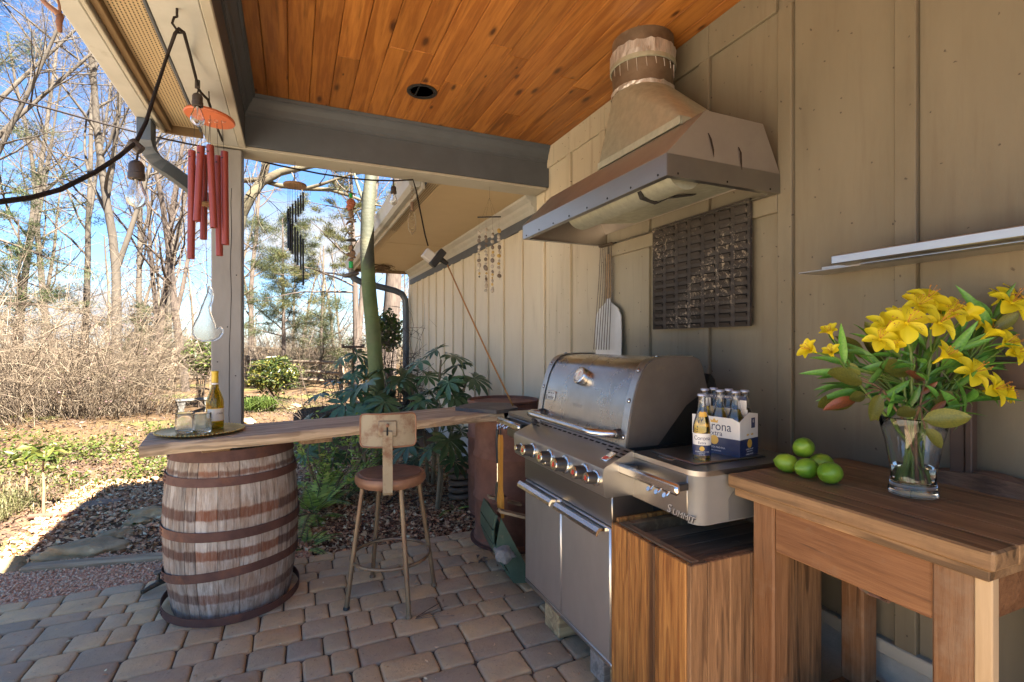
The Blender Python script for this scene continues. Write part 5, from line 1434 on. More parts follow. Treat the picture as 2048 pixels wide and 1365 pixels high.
m_endcap = M('grimy brown grey end cap', (0.169, 0.146, 0.124), (0.112, 0.096, 0.0788), scale=6, rough=0.42, rough2=0.6, metal=0.5, bump=0.12, c3=(0.225, 0.169, 0.107), s3=5, t3=(0.58, 0.72))
m_greypaint = M('grey cast plastic', (0.14, 0.14, 0.14), (0.112, 0.112, 0.112), scale=5, rough=0.45, bump=0.05)
m_blackspeck = M('black cook box', (0.012, 0.014, 0.013), (0.006, 0.007, 0.007), scale=90, rough=0.5, bump=0.3, c3=(0.02, 0.035, 0.028), s3=120, t3=(0.62, 0.7))
m_red = M('red print', (0.65, 0.06, 0.035), rough=0.4, bump=0)
m_white = M('white print', (0.8, 0.8, 0.78), rough=0.4, bump=0)
# cabinet
gb('cabinet_body', 1.125, 1.66, 1.61, 2.36, 0.17, 0.78, m_greypaint)
gb('cabinet_rim', 1.103, 1.124, 1.60, 2.37, 0.135, 0.155, m_steel, 0.003)
for (ya, yb, lab) in ((1.985, 2.362, 'left grill door'), (1.602, 1.979, 'right grill door')):
    d = gb('door', 1.100, 1.122, ya, yb, 0.158, 0.668, m_dooor, 0.006, label=lab)
    hx = 1.045
    mb = MB()
    pr = [(0.0, 0.018), (-0.035, 0.022), (-0.048, 0.010), (-0.050, -0.004), (-0.044, -0.010), (-0.040, 0.0), (-0.030, 0.010), (0.0, 0.006)]
    obj('handle', MB().prism([(1.0995 - GO.x + a, 0.645 + b) for a, b in pr], ya + 0.02 - GO.y, yb - 0.012 - GO.y), m_chrome, d, True)
gb('cabinet_top_rail', 1.104, 1.30, 1.595, 2.375, 0.672, 0.80, m_steeldull, 0.004)
# control panel
panel_prof = [(1.062, 0.800), (1.056, 0.880), (1.060, 0.900), (1.072, 0.908), (1.185, 0.956), (1.200, 0.956), (1.200, 0.790), (1.075, 0.790)]
pan = gp(panel_prof, 1.585, 2.405, 'control_panel', m_steel)
# vent slots in the sloping top
nrm = Vector((-0.391, 0, 0.92)); sl = Vector((0.92, 0, 0.391))
def slope_pt(f, y): return Vector((1.072 + f * 0.113 - GO.x, y - GO.y, 0.908 + f * 0.048))
sm = MB()
slots = [(0.92, 1.66 + i * 0.047) for i in range(16)] + [(0.74, y_) for y_ in (1.60, 1.645, 1.69, 2.32, 2.365)] + [(0.56, y_) for y_ in (1.60, 1.645)] + [(0.92, 1.605)]
for f, y_ in slots:
    c = slope_pt(f, y_); e = nrm * 0.0008
    a = sl * 0.0045; b = Vector((0, 0.016, 0))
    sm.add([c - a - b + e, c + a - b + e, c + a + b + e, c - a + b + e], [(0, 1, 2, 3)])
obj('vent_slots', sm, m_dark, pan, recalc=False)
# side badge on the slope
c = slope_pt(0.42, 1.635)
bm4 = Matrix((sl, Vector((0, 1, 0)), nrm)).transposed().to_4x4(); bm4.translation = c + nrm * 0.004
bdg = obj('slope_badge', MB().bbox(-0.030, 0.030, -0.020, 0.020, -0.004, 0.004, 0.004, m=bm4), m_chrome, pan, True)
obj('badge_print', MB().bbox(-0.026, -0.006, -0.012, 0.012, 0.0042, 0.0048, 0.0002, m=bm4), m_red, pan)
# igniter on the left of the panel
c = slope_pt(0.85, 2.385)
obj('side_button', MB().lathe([(0.016, 0), (0.016, 0.010), (0.011, 0.014), (0.010, 0.026), (0.004, 0.030)], 14, c, Matrix.Rotation(rad(-25), 4, 'Y')), m_black, pan, True)
# knobs along the lower face
m_knob = M('dark knob', (0.045, 0.042, 0.04), (0.03, 0.028, 0.027), rough=0.35, bump=0.04)
Rk = Matrix.Rotation(rad(-90), 4, 'Y') @ Matrix.Rotation(0, 4, 'Z')
tilt = Matrix.Rotation(rad(6), 4, 'Y')
knobs = [(1031, 897, 0.62), (1046, 903, 1.0), (1079, 917, 1.0), (1088, 926, 0.64), (1108, 932, 1.08), (1147, 948, 1.0), (1172, 959, 0.86)]
for kx_, ky_, s_ in knobs:
    kp_ = at_x(kx_, ky_, 1.058 - 0.055 * s_); y_, kz_ = kp_.y, kp_.z
    k_ = thing('knob', None, None, (1.058 - GO.x, y_ - GO.y, kz_), kind=None)
    k_.parent = grill
    mm = tilt @ Rk @ Matrix.Scale(s_, 4)
    obj('bezel', MB().lathe([(0.034, -0.004), (0.036, 0.003), (0.034, 0.011), (0.029, 0.014)], 26, (0, 0, 0), mm), m_chrome, k_, True)
    obj('grip', MB().lathe([(0.0275, 0.0142), (0.0275, 0.030), (0.026, 0.034), (0.0262, 0.050), (0.0235, 0.055)], 26, (0, 0, 0), mm), m_knob, k_, True)
    obj('face', MB().lathe([(0.0232, 0.0552), (0.0215, 0.0585), (0.0, 0.0590)], 26, (0, 0, 0), mm), m_chrome, k_, True)
    if s_ > 0.8:
        p0 = mm @ Vector((0, 0, 0.0596)); ax = (mm.to_3x3() @ Vector((0, 0, 1))).normalized(); ux = Vector((0, 0, 1)); ux = (ux - ax * ux.dot(ax)).normalized(); vx = ax.cross(ux)
        fl = MB(); 
        for (a, b, w_) in ((0.0, 0.0, 0.006), (0.0045, 0.003, 0.004), (-0.0045, 0.003, 0.004)):
            fl.add([p0 + vx * (a - w_) * s_ - ux * 0.009 * s_ + ax * 0.0002, p0 + vx * (a + w_) * s_ - ux * 0.009 * s_ + ax * 0.0002, p0 + vx * a * s_ + ux * (0.012 + b) * s_ + ax * 0.0002], [(0, 1, 2)])
        obj('flame_mark', fl, m_red, k_, recalc=False)
# firebox and lid
gp([(1.215, 0.79), (1.215, 0.949), (1.62, 0.949), (1.60, 0.79)], 1.66, 2.46, 'cook_box', m_blackspeck)
gp([(1.36, 0.945), (1.53, 1.11), (1.64, 1.165), (1.665, 1.235), (1.69, 1.21), (1.715, 1.10), (1.72, 0.945)], 1.668, 2.45, 'rear_casting', m_blackspeck)
lid_c = [(1.216, 0.951), (1.222, 0.99), (1.233, 1.06), (1.250, 1.135), (1.270, 1.20), (1.296, 1.256), (1.318, 1.283), (1.345, 1.300), (1.385, 1.309), (1.46, 1.313), (1.560, 1.311), (1.588, 1.300), (1.606, 1.27), (1.635, 1.172)]
lid_body = lid_c + [(1.52, 1.108), (1.37, 0.951)]
lid = gp([(a + 0.004, b - 0.004 if b > 1.25 else b) for a, b in lid_body], 1.695, 2.425, 'lid', m_lid)
for (ya, yb) in ((1.655, 1.6935), (2.4265, 2.465)):
    gp(lid_body, ya, yb, 'end_cap', m_endcap, lid)
def offs(poly, d):
    out = []
    for i, (a, b) in enumerate(poly):
        p, q2 = poly[max(i - 1, 0)], poly[min(i + 1, len(poly) - 1)]
        tx, tz = q2[0] - p[0], q2[1] - p[1]; L = math.hypot(tx, tz); out.append((a - tz / L * d, b + tx / L * d))
    return out
m_trimstrip = M('bright trim strip', (0.58, 0.56, 0.53), (0.4, 0.38, 0.35), scale=12, rough=0.3, rough2=0.42, metal=1.0, bump=0.05)
for (ya, yb) in ((1.662, 1.702), (2.418, 2.458)):
    cc = lid_c[:11]
    gp(offs(cc, 0.0035) + cc[::-1], ya, yb, 'trim_strip', m_trimstrip, lid)
    ym = (ya + yb) / 2
    for k in (1, 3, 5, 8):
        a, b = offs(lid_c, 0.0045)[k]; tx, tz = lid_c[k + 1][0] - lid_c[k - 1][0], lid_c[k + 1][1] - lid_c[k - 1][1]
        nn = Vector((-tz, 0, tx)).normalized(); rot_ = nn.to_track_quat('Z', 'Y').to_matrix().to_4x4()
        obj('screw', MB().lathe([(0.0075, 0), (0.0072, 0.002), (0.0045, 0.004), (0.0, 0.0042)], 10, (a - GO.x, ym - GO.y, b), rot_), m_chrome, lid, True)
        obj('washer', MB().lathe([(0.0105, -0.0006), (0.0105, 0.0004), (0.0076, 0.0006)], 12, (a - GO.x, ym - GO.y, b), rot_), m_knob, lid, True)
def lid_at(z_, y_, off=0.0):
    for (a, b), (c, d) in zip(lid_c[:-1], lid_c[1:]):
        if b <= z_ <= d:
            f = (z_ - b) / (d - b); nn = Vector((-(d - b), 0, (c - a))).normalized()
            return Vector((a + f * (c - a) + 0.004 - GO.x, y_ - GO.y, z_)) + nn * off, nn
# handle
hp = [(1.655 + 0.06, 0.0), (1.655 + 0.062, 0.035), (1.655 + 0.075, 0.075), (1.655 + 0.105, 0.10), (1.655 + 0.16, 0.105), (2.465 - 0.16, 0.105), (2.465 - 0.105, 0.10), (2.465 - 0.075, 0.075), (2.465 - 0.062, 0.035), (2.465 - 0.06, 0.0)]
hb, hn = lid_at(1.005, 2.0)
obj('lid_handle', MB().tube([(hb.x - o_ - 0.002, y_ - GO.y, 1.000 + 0.004 * (o_ > 0.05)) for y_, o_ in hp], 0.0165, 14), m_chrome, lid, 'all')
for y_ in (1.715, 2.405):
    obj('handle_ferrule', MB().cyl((hb.x - 0.003, y_ - GO.y, 1.0), (hb.x - 0.024, y_ - GO.y, 1.0), 0.021, 0.020, 16), m_knob, lid, True)
# thermometer
tc, tn = lid_at(1.205, 2.075, 0.0)
rt = tn.to_track_quat('Z', 'Y').to_matrix().to_4x4()
th = obj('thermometer', MB().lathe([(0.042, 0.0), (0.043, 0.022), (0.040, 0.030), (0.035, 0.032), (0.034, 0.028)], 28, tc, rt), m_chrome, lid, True)
obj('dial', MB().lathe([(0.034, 0.0281), (0.0, 0.0283)], 28, tc, rt), M('dial face', (0.32, 0.33, 0.34), (0.26, 0.27, 0.28), rough=0.25, bump=0), lid, True)
obj('dial_ring', MB().lathe([(0.026, 0.0285), (0.024, 0.0295), (0.022, 0.0285)], 28, tc, rt), m_white, lid, True)
obj('needle', MB().box(-0.0012, 0.0012, -0.004, 0.020, 0.0300, 0.0308), m_red, lid, loc=tc, rot=rt.to_euler())
# brand plate
bc, bn = lid_at(1.095, 2.345, 0.0)
rx = Vector((0, -1, 0)); ux = bn.cross(rx).normalized() * 1.0
if ux.z < 0: ux = -ux
m4 = Matrix((rx, ux, bn)).transposed().to_4x4(); m4.translation = bc
pl = obj('brand_plate', MB().bbox(-0.044, 0.044, -0.024, 0.024, 0.0, 0.007, 0.003, m=m4), m_white if False else M('plate silver', (0.62, 0.62, 0.60), (0.5, 0.5, 0.48), scale=60, rough=0.35, metal=0.6, bump=0.2), lid, True)
lettering('weber', 0.026, m_black, lid, (bc + bn * 0.0074 - ux * 0.010 + rx * 0.012, rx, ux), 0.0003, name='brand_lettering')
mk = MB()
for i, (a, b, w_, h_) in enumerate(((-0.036, -0.013, 0.009, 0.026), (-0.026, 0.010, 0.006, 0.008), (-0.012, 0.012, 0.014, 0.006), (0.010, 0.012, 0.012, 0.006), (0.030, 0.012, 0.009, 0.006))):
    mk.bbox(a - w_ / 2, a + w_ / 2, b - h_ / 2, b + h_ / 2, 0.0072, 0.0078, 0.0002, m=m4)
obj('brand_mark', mk, m_knob, lid)
# embossed word on the lid
ec, en = lid_at(1.075, 2.075, 0.0003)
eu = (Vector((0, 0, 1)) - en * en.z).normalized()
lettering('weber', 0.034, m_lid, lid, (ec, Vector((0, -1, 0)), eu), 0.0006, name='embossed_lettering')
# side shelves
def shelf_poly(y_in, y_out, x0=1.195, x1=1.70, rc=0.06, sgn=-1):
    pts = [(x0, y_in)]
    for i in range(7):
        a = rad(90 * i / 6)
        pts.append((x0 + rc - rc * math.cos(a), y_out - sgn * rc + sgn * rc * math.sin(a)))
    pts += [(x1, y_out), (x1, y_in)]
    return [(a - GO.x, b - GO.y) for a, b in pts]
m_shelfside = M('warm grey shelf end', (0.206, 0.2, 0.188), (0.169, 0.163, 0.151), scale=4, rough=0.45, bump=0.04)
rs = thing('side_shelf', None, None, (0, 0, 0), kind=None); rs.parent = grill; rs['label'] = 'right side burner shelf'
obj('shelf_top', MB().prism(shelf_poly(1.600, 1.252, rc=0.05), 0.934, 0.951, axis='z'), m_steeldull, rs, True)
obj('shelf_front', MB().bbox(1.198 - GO.x, 1.30 - GO.x, 1.300 - GO.y, 1.598 - GO.y, 0.778, 0.9335, 0.004), m_steeldull, rs, True)
mb = MB()
endp = [(a, b) for a, b in shelf_poly(1.2995, 1.254, x0=1.198, x1=1.69, rc=0.045)]
mb.prism(endp, 0.775, 0.9335, axis='z'); obj('shelf_end', mb, m_shelfside, rs, True)
obj('end_recess', MB().prism([(1.33 - GO.x, 0.78), (1.33 - GO.x, 0.85), (1.35 - GO.x, 0.872), (1.385 - GO.x, 0.885), (1.66 - GO.x, 0.885), (1.66 - GO.x, 0.78)], 1.2525 - GO.y, 1.2537 - GO.y), m_greypaint, rs)
obj('burner_lid', MB().bbox(1.26 - GO.x, 1.60 - GO.x, 1.33 - GO.y, 1.57 - GO.y, 0.9512, 0.958, 0.004), m_steeldull, rs, True)
obj('lid_grip', MB().bbox(1.235 - GO.x, 1.258 - GO.x, 1.42 - GO.y, 1.50 - GO.y, 0.9512, 0.954, 0.002), m_chrome, rs, True)
ls = thing('side_shelf', None, None, (0, 0, 0), kind=None); ls.parent = grill; ls['label'] = 'left side shelf'
obj('shelf_top', MB().prism(shelf_poly(2.475, 2.845, rc=0.05, sgn=1), 0.934, 0.951, axis='z'), m_steeldull, ls, True)
obj('shelf_front', MB().bbox(1.198 - GO.x, 1.62 - GO.x, 2.478 - GO.y, 2.842 - GO.y, 0.80, 0.9335, 0.012), m_steeldull, ls, True)
# towel bars with tool hooks
def bar(parent, ya, yb, z_, hooks):
    obj('tool_bar', MB().bbox(1.128 - GO.x, 1.150 - GO.x, ya - GO.y, yb - GO.y, z_ - 0.019, z_ + 0.019, 0.008), m_chrome, parent, True)
    for y_ in (ya + 0.03, yb - 0.03):
        obj('bar_bracket', MB().bbox(1.150 - GO.x, 1.198 - GO.x, y_ - 0.012 - GO.y, y_ + 0.012 - GO.y, z_ - 0.012, z_ + 0.012, 0.003), m_knob, parent, True)
    for y_ in hooks:
        obj('hook', MB().tube([(1.132 - GO.x, y_ - GO.y, z_ - 0.016), (1.120 - GO.x, y_ - GO.y, z_ - 0.026), (1.112 - GO.x, y_ - GO.y, z_ - 0.022)], [0.006, 0.006, 0.0085], 8), m_chrome, parent, True)
bar(rs, 1.275, 1.60, 0.895, (1.395, 1.355, 1.315))
bar(ls, 2.51, 2.83, 0.905, (2.775, 2.725, 2.67))
# model lettering on the right shelf
m_silver = M('silver letter', (0.75, 0.74, 0.72), (0.65, 0.64, 0.62), rough=0.3, metal=0.7, bump=0)
lp_ = at_x(1361, 1036, 1.1965)
for mt_l, dx_, dd_, nm_ in ((m_knob, 0.0025, 0.0006, 'lettering_shadow'), (m_silver, 0.0, 0.0014, 'lettering')):
    fr0 = (1.1972 - GO.x - 0.0004 * (dx_ == 0), lp_.y - GO.y - dx_, lp_.z - dx_ + 0.010)
    lettering('UMMIT', 0.029, mt_l, rs, ((fr0[0], fr0[1] - 0.012, fr0[2]), (0, -1, 0), (0, 0, 1)), dd_, 0.25, 1.02, 1.12, name=nm_)
    lettering('S', 0.041, mt_l, rs, ((fr0[0], fr0[1] + 0.0585, fr0[2] + 0.0043), (0, -1, 0), (0, 0, 1)), dd_, 0.25, 1.0, 1.12, name=nm_)

# wood blocks under the grill
m_block = wood('cut timber block', (0.50, 0.37, 0.20), (0.30, 0.20, 0.10), 'x', fine=30, rings=14, rough=0.85, bump=0.3)
m_blockgrey = wood('grey cut timber block', (0.42, 0.37, 0.32), (0.27, 0.23, 0.20), 'x', fine=30, rings=14, rough=0.85, bump=0.3)
for lab, (xa, xb, ya, yb), mt in (('pale timber block propping the left front of the grill', (1.125, 1.45, 2.05, 2.19), m_block), ('greyish timber block under the right front of the grill', (1.135, 1.45, 1.70, 1.80), m_blockgrey), ('timber block beside the greyish one under the right of the grill', (1.16, 1.5, 1.61, 1.695), m_block)):
    tag(obj('timber_block', MB().bbox(0, xb - xa, 0, yb - ya, 0, 0.133, 0.005), mt, None, loc=(xa, ya, 0.001)), lab, 'wood block', 'blocks under the grill', 'thing')

# tools hanging from the left shelf hooks
m_orange = wood('orange varnished tool wood', (0.60, 0.30, 0.055), (0.42, 0.18, 0.03), 'z', fine=40, rings=3, rough=0.45, bump=0.1)
zt = 0.878
t = thing('grill_brush', 'wooden handled grill brush hanging from the left shelf hook', 'grill brush', (1.112, 2.725, zt))
mb = MB(); out = []
hw = [(0.0, 0.010), (-0.02, 0.018), (-0.06, 0.020), (-0.14, 0.016), (-0.24, 0.0145), (-0.32, 0.0165), (-0.35, 0.030), (-0.37, 0.033), (-0.475, 0.033)]
poly = [(w_, z_ - 0.045) for z_, w_ in hw] + [(-w_, z_ - 0.045) for z_, w_ in hw[::-1]]
obj('handle', MB().prism(poly, -0.009, 0.009, axis='x'), m_orange, t, True)
obj('hang_loop', MB().tube([(0, 0.006, -0.05), (0, 0.004, -0.02), (0.0, 0, 0.008), (0, -0.004, -0.02), (0, -0.006, -0.05)], 0.002, 5), m_black, t)
obj('scraper_plate', MB().bbox(-0.012, -0.0095, -0.026, 0.026, -0.52, -0.475, 0.001), m_rustpipe, t)
obj('bristles', MB().box(0.0095, 0.03, -0.03, 0.03, -0.515, -0.40), m_rustpipe, t)
t = thing('spatula', 'black handled steel spatula hanging left of the grill brush', 'spatula', (1.112, 2.775, zt))
obj('handle', MB().tube([(0, 0, -0.02), (0, 0, -0.10), (0.0, 0, -0.22)], [0.010, 0.012, 0.008], 10), m_black, t, True)
obj('hang_loop', MB().tube([(0, 0.006, -0.018), (0, 0, 0.008), (0, -0.006, -0.018)], 0.002, 5), m_chrome, t)
obj('shank', MB().cyl((0, 0, -0.219), (0, 0.0, -0.33), 0.005, n=8), m_chrome, t, True)
obj('blade', MB().prism([(-0.012, -0.328), (0.012, -0.328), (0.032, -0.36), (0.034, -0.45), (-0.034, -0.45), (-0.032, -0.36)], -0.0012, 0.0012, axis='x'), m_steel, t)

# ================================================================== ON THE WALL
# perforated steel sheet
sp = thing('slotted_steel_sheet', 'black scorched slotted steel sheet hung on the wall under the hood', 'steel sheet', (1.868, 1.97, 1.73))
g = NG('scorched slotted steel'); v = g.coords()
n1 = g.noise(v, 5, 8, 0.7); n2 = g.noise(v, 38, 6, 0.75, 0.4); n3 = g.noise(v, 2.6, 4, 0.5)
col = g.ramp(n1, [(0.3, (0.022, 0.017, 0.014)), (0.7, (0.055, 0.045, 0.038))])
pm = g.math('MULTIPLY', g.ramp(n2, [(0.54, 0.0), (0.62, 0.85)]), g.ramp(n3, [(0.48, 0.0), (0.62, 1.0)]))
col = g.mix(pm, col, (0.44, 0.36, 0.26))
g.set(Base_Color=col, Roughness=0.6, Metallic=0.25); g.bump(g.math('ADD', pm, n2), 0.5, 0.004); m_scorch = g.m
NC, NR = 7, 14; PW, PH = 0.655, 0.565
cw, rh = PW / NC, PH / NR
mb = MB()
ysplit = [-PW / 2]; 
cols = []
for c in range(NC):
    a = -PW / 2 + c * cw; cols.append((a + cw * 0.14, a + cw * 0.86))
def face(ya, yb, za, zb, dx=0.0, dx2=None):
    mb.add([(dx, ya, za), (dx, yb, za), (dx2 if dx2 is not None else dx, yb, zb), (dx2 if dx2 is not None else dx, ya, zb)], [(0, 1, 2, 3)])
prev = -PW / 2
for (ya, yb) in cols:
    face(prev, ya, -PH / 2, PH / 2)
    for r_ in range(NR):
        zb = -PH / 2 + r_ * rh
        hs = rh * 0.17
        face(ya, yb, zb, zb + rh * 0.5 - hs * 0.5, 0.0, -0.010)
        face(ya, yb, zb + rh * 0.5 + hs * 0.5, zb + rh, 0.003, 0.0)
        mb.add([(-0.010, ya, zb + rh * 0.5 - hs * 0.5), (-0.010, yb, zb + rh * 0.5 - hs * 0.5), (0.012, yb, zb + rh * 0.5 - hs * 0.4), (0.012, ya, zb + rh * 0.5 - hs * 0.4)], [(0, 1, 2, 3)])
    prev = yb
face(prev, PW / 2, -PH / 2, PH / 2)
obj('slotted_face', mb, m_scorch, sp, recalc=False)
obj('edge', MB().box(-0.002, 0.014, -PW / 2 - 0.003, -PW / 2, -PH / 2, PH / 2).box(-0.002, 0.014, PW / 2, PW / 2 + 0.003, -PH / 2, PH / 2).box(-0.002, 0.014, -PW / 2, PW / 2, -PH / 2 - 0.003, -PH / 2).box(-0.002, 0.014, -PW / 2, PW / 2, PH / 2, PH / 2 + 0.003), m_scorch, sp)
obj('backing', MB().box(0.0145, 0.017, -PW / 2, PW / 2, -PH / 2, PH / 2), m_dark, sp)
# pizza peel and skewers
m_peel = M('pale aluminium', (0.66, 0.65, 0.63), (0.55, 0.54, 0.52), scale=6, rough=0.35, rough2=0.5, metal=0.6, bump=0.05)
pp = thing('pizza_peel', 'pale metal pizza peel hanging under the hood with its blade down', 'pizza peel', (1.872, 2.73, 1.99))
zb_, zt_ = -0.71, -0.36
poly = [(-0.125, zb_), (0.155, zb_), (0.165, zb_ + 0.1), (0.155, -0.44), (0.12, -0.40), (0.045, -0.36), (0.035, -0.33), (-0.005, -0.33), (-0.015, -0.36), (-0.09, -0.40), (-0.125, -0.45), (-0.13, -0.60)]
obj('blade', MB().prism(poly, -0.003, 0.003, axis='x'), m_peel, pp, True)
obj('handle', MB().prism([(-0.005, -0.335), (0.035, -0.335), (0.03, -0.05), (0.0, -0.05)], -0.008, 0.006, axis='x'), wood('peel handle wood', (0.40, 0.27, 0.15), (0.24, 0.15, 0.08), 'z', rough=0.7), pp)
obj('hang_loop', MB().tube([(0.0, 0.015, -0.06), (0.0, 0.015, 0.012)], 0.003, 6), m_black, pp)
m_skewer = M('sooty skewer steel', (0.20, 0.165, 0.125), (0.09, 0.07, 0.055), scale=60, rough=0.5, metal=0.7, bump=0.3)
for i in range(7):
    f = i / 6 - 0.5; yy = 2.735 + f * 0.11
    o = obj('skewer', MB().tube([(0, 0, 0.0), (0, 0.012 + f * 0.03, -0.25), (0, 0.055 + f * 0.06, -0.66)], 0.0028, 5).lathe([(0.008, -0.012), (0.011, 0), (0.008, 0.012), (0.004, 0)], 8, (0, 0, 0.012), Matrix.Rotation(rad(90), 4, 'Y')), m_skewer, None, loc=(1.850 - 0.001 * i, yy, 1.985))
    tag(o, ('leftmost', 'second', 'third', 'fourth', 'fifth', 'sixth', 'rightmost')[6 - i] + ' of the sooty skewers from the left, hanging in front of the pizza peel', 'skewer', 'skewers hanging by the peel', 'thing')
tag(obj('hanger_rail', MB().cyl((0, -0.09, 0), (0, 0.09, 0), 0.005, n=8), m_black, None, loc=(1.862, 2.735, 1.999)), 'short black rod holding the skewers and peel under the hood', 'rod', kind='thing')
# wall shelf
ws = thing('wall_shelf', 'narrow stainless wall shelf above the yellow flowers', 'shelf', (W - 0.022, 0.7, 1.636))
obj('shelf_sheet', MB().bbox(1.763 - W + 0.022, -0.0, -0.65, 0.626, -0.004, 0.0, 0.001), m_steel, ws)
obj('front_lip', MB().bbox(1.682 - W + 0.022, 1.765 - W + 0.022, -0.65, 0.445, 0.0005, 0.030, 0.003), m_steel, ws)
obj('under_channel', MB().bbox(1.70 - W + 0.022, 1.735 - W + 0.022, -0.65, 0.36, -0.011, -0.0045, 0.002), m_steeldull, ws)
obj('back_lip', MB().bbox(-0.004, -0.0005, -0.65, 0.62, 0.0005, 0.028, 0.001), m_steel, ws)
# dark wood frame standing behind the flowers
m_frame = M('dark brown stained wood', (0.085, 0.05, 0.033), (0.055, 0.033, 0.023), scale=14, stretch=(1, 0.2, 1), rough=0.6, bump=0.1)
fr = thing('wooden_frame', 'dark brown wooden frame leaning on the wall behind the vase', 'frame', (W - 0.055, 0.85, 0.942))
obj('top_bar', MB().bbox(-0.012, 0.02, -0.60, 0.045, 0.298, 0.378, 0.004), m_frame, fr)
obj('upright', MB().bbox(-0.010, 0.018, 0.0, 0.036, 0.0, 0.2975, 0.003), m_frame, fr)
obj('upright_edge', MB().bbox(-0.014, 0.018, -0.022, -0.004, 0.0, 0.2975, 0.003), m_frame, fr)
# ================================================================== TABLE
TZ = 0.94
m_table = wood('worn table top', (0.312, 0.19, 0.0933), (0.175, 0.097, 0.0447), 'y', fine=55, rings=7, contrast=1.0, rough=0.5, bump=0.25, grey=(0.12, 0.0716, 0.0375), greyt=(0.52, 0.72), rand=0.10)
m_apron = wood('teak table frame', (0.232, 0.111, 0.0477), (0.139, 0.057, 0.0211), 'y', fine=80, rings=7, contrast=1.0, rough=0.6, bump=0.35, grey=(0.193, 0.125, 0.0752), greyt=(0.55, 0.75))
m_leg = wood('teak table leg', (0.239, 0.123, 0.0571), (0.147, 0.0646, 0.0257), 'z', fine=80, rings=7, contrast=1.0, rough=0.6, bump=0.35, grey=(0.22, 0.147, 0.0938), greyt=(0.5, 0.7))
m_bracewood = wood('pale toned timber', (0.51, 0.374, 0.23), (0.383, 0.264, 0.145), 'z', fine=30, rings=4, rough=0.7, bump=0.1)  # brace timber, paler than the table legs
tx0, tx1, ty0, ty1 = 1.312, 1.885, 0.553, 1.242
table = thing('work_table', 'worn wooden work table holding the vase and limes', 'table', (1.6, 0.9, 0))
def tb(name, x0, x1, y0, y1, z0, z1, mat, b=0.004, label=None):
    return obj(name, MB().bbox(x0 - 1.6, x1 - 1.6, y0 - 0.9, y1 - 0.9, z0, z1, b), mat, table, False, label)
tops = [tx0, 1.415, 1.53, 1.65, 1.765, tx1]
for i, (a, b) in enumerate(zip(tops[:-1], tops[1:])):
    tb('top_board', a, b - 0.0008, ty0, ty1, TZ - 0.042, TZ, m_table, 0.005 if i == 0 else 0.0015)
tb('top_ledge', tx0 + 0.012, tx1, ty0 + 0.012, ty1 - 0.018, TZ - 0.068, TZ - 0.0425, m_table, 0.003)
lw = 0.078
lx = tx0 + 0.045
tb('leg', lx, lx + lw, ty1 - 0.06 - lw, ty1 - 0.06, 0.0, TZ - 0.0685, m_leg, 0.006)
tb('leg', lx, lx + lw, ty0 + 0.055, ty0 + 0.055 + lw, 0.0, TZ - 0.0685, m_leg, 0.006)
tb('leg', tx1 - lw - 0.02, tx1 - 0.02, ty1 - 0.06 - lw, ty1 - 0.06, 0.0, TZ - 0.0685, m_leg, 0.006)
tb('leg', tx1 - lw - 0.02, tx1 - 0.02, ty0 + 0.055, ty0 + 0.055 + lw, 0.0, TZ - 0.0685, m_leg, 0.006)
tb('apron', lx + 0.004, lx + 0.03, ty0 + 0.055 + lw + 0.001, ty1 - 0.06 - lw - 0.001, 0.727, TZ - 0.069, m_apron)
tb('apron', lx + lw + 0.001, tx1 - lw - 0.022, ty1 - 0.09, ty1 - 0.066, 0.74, TZ - 0.069, m_apron)
tb('apron', lx + lw + 0.001, tx1 - lw - 0.022, ty0 + 0.06, ty0 + 0.084, 0.74, TZ - 0.069, m_apron)
tb('apron', tx1 - 0.05, tx1 - 0.025, ty0 + 0.055 + lw + 0.001, ty1 - 0.06 - lw - 0.001, 0.74, TZ - 0.069, m_apron)
tb('brace', lx + 0.002, lx + 0.03, ty0 + 0.022, ty0 + 0.054, 0.0, TZ - 0.07, m_bracewood, 0.003, 'pale toned timber brace on the right front leg')
for i in range(4):
    a = lx + lw * 0.5 + i * 0.122; tb('shelf_board', a, a + 0.12, ty0 + 0.06, ty1 - 0.064 - (lw if i in (0, 3) else 0) * 0, 0.165, 0.188, m_apron, 0.003)
tb('shelf_rail', lx + 0.01, lx + 0.035, ty0 + 0.055 + lw + 0.001, ty1 - 0.06 - lw - 0.001, 0.10, 0.164, m_apron)
# live edge strip along the wall
lb_ = MB(); q_ = random.Random(2); n = 14; vs = []
for i in range(n + 1):
    y = 0.56 + (0.98 - 0.56) * i / n; h = 0.018 + 0.028 * math.sin(math.pi * min(1, (n - i) / n * 1.15)) + q_.uniform(-0.003, 0.003); w_ = 0.07 + q_.uniform(-0.008, 0.008)
    vs += [(1.886 - w_, y, TZ + 0.0006), (1.886 - w_ * 0.75, y, TZ + h), (1.886, y, TZ + h + 0.004), (1.886, y, TZ + 0.0006)]
lb_.add(vs, [(i * 4 + j, i * 4 + (j + 1) % 4, i * 4 + 4 + (j + 1) % 4, i * 4 + 4 + j) for i in range(n) for j in range(4)] + [(0, 1, 2, 3), (n * 4 + 3, n * 4 + 2, n * 4 + 1, n * 4)])
tag(obj('live_edge_slab', lb_, wood('live edge bark', (0.23, 0.14, 0.085), (0.10, 0.06, 0.038), 'y', rough=0.9, bump=0.5), None, True), 'dark live edge slab lying along the back of the work table', 'wood slab', kind='thing')

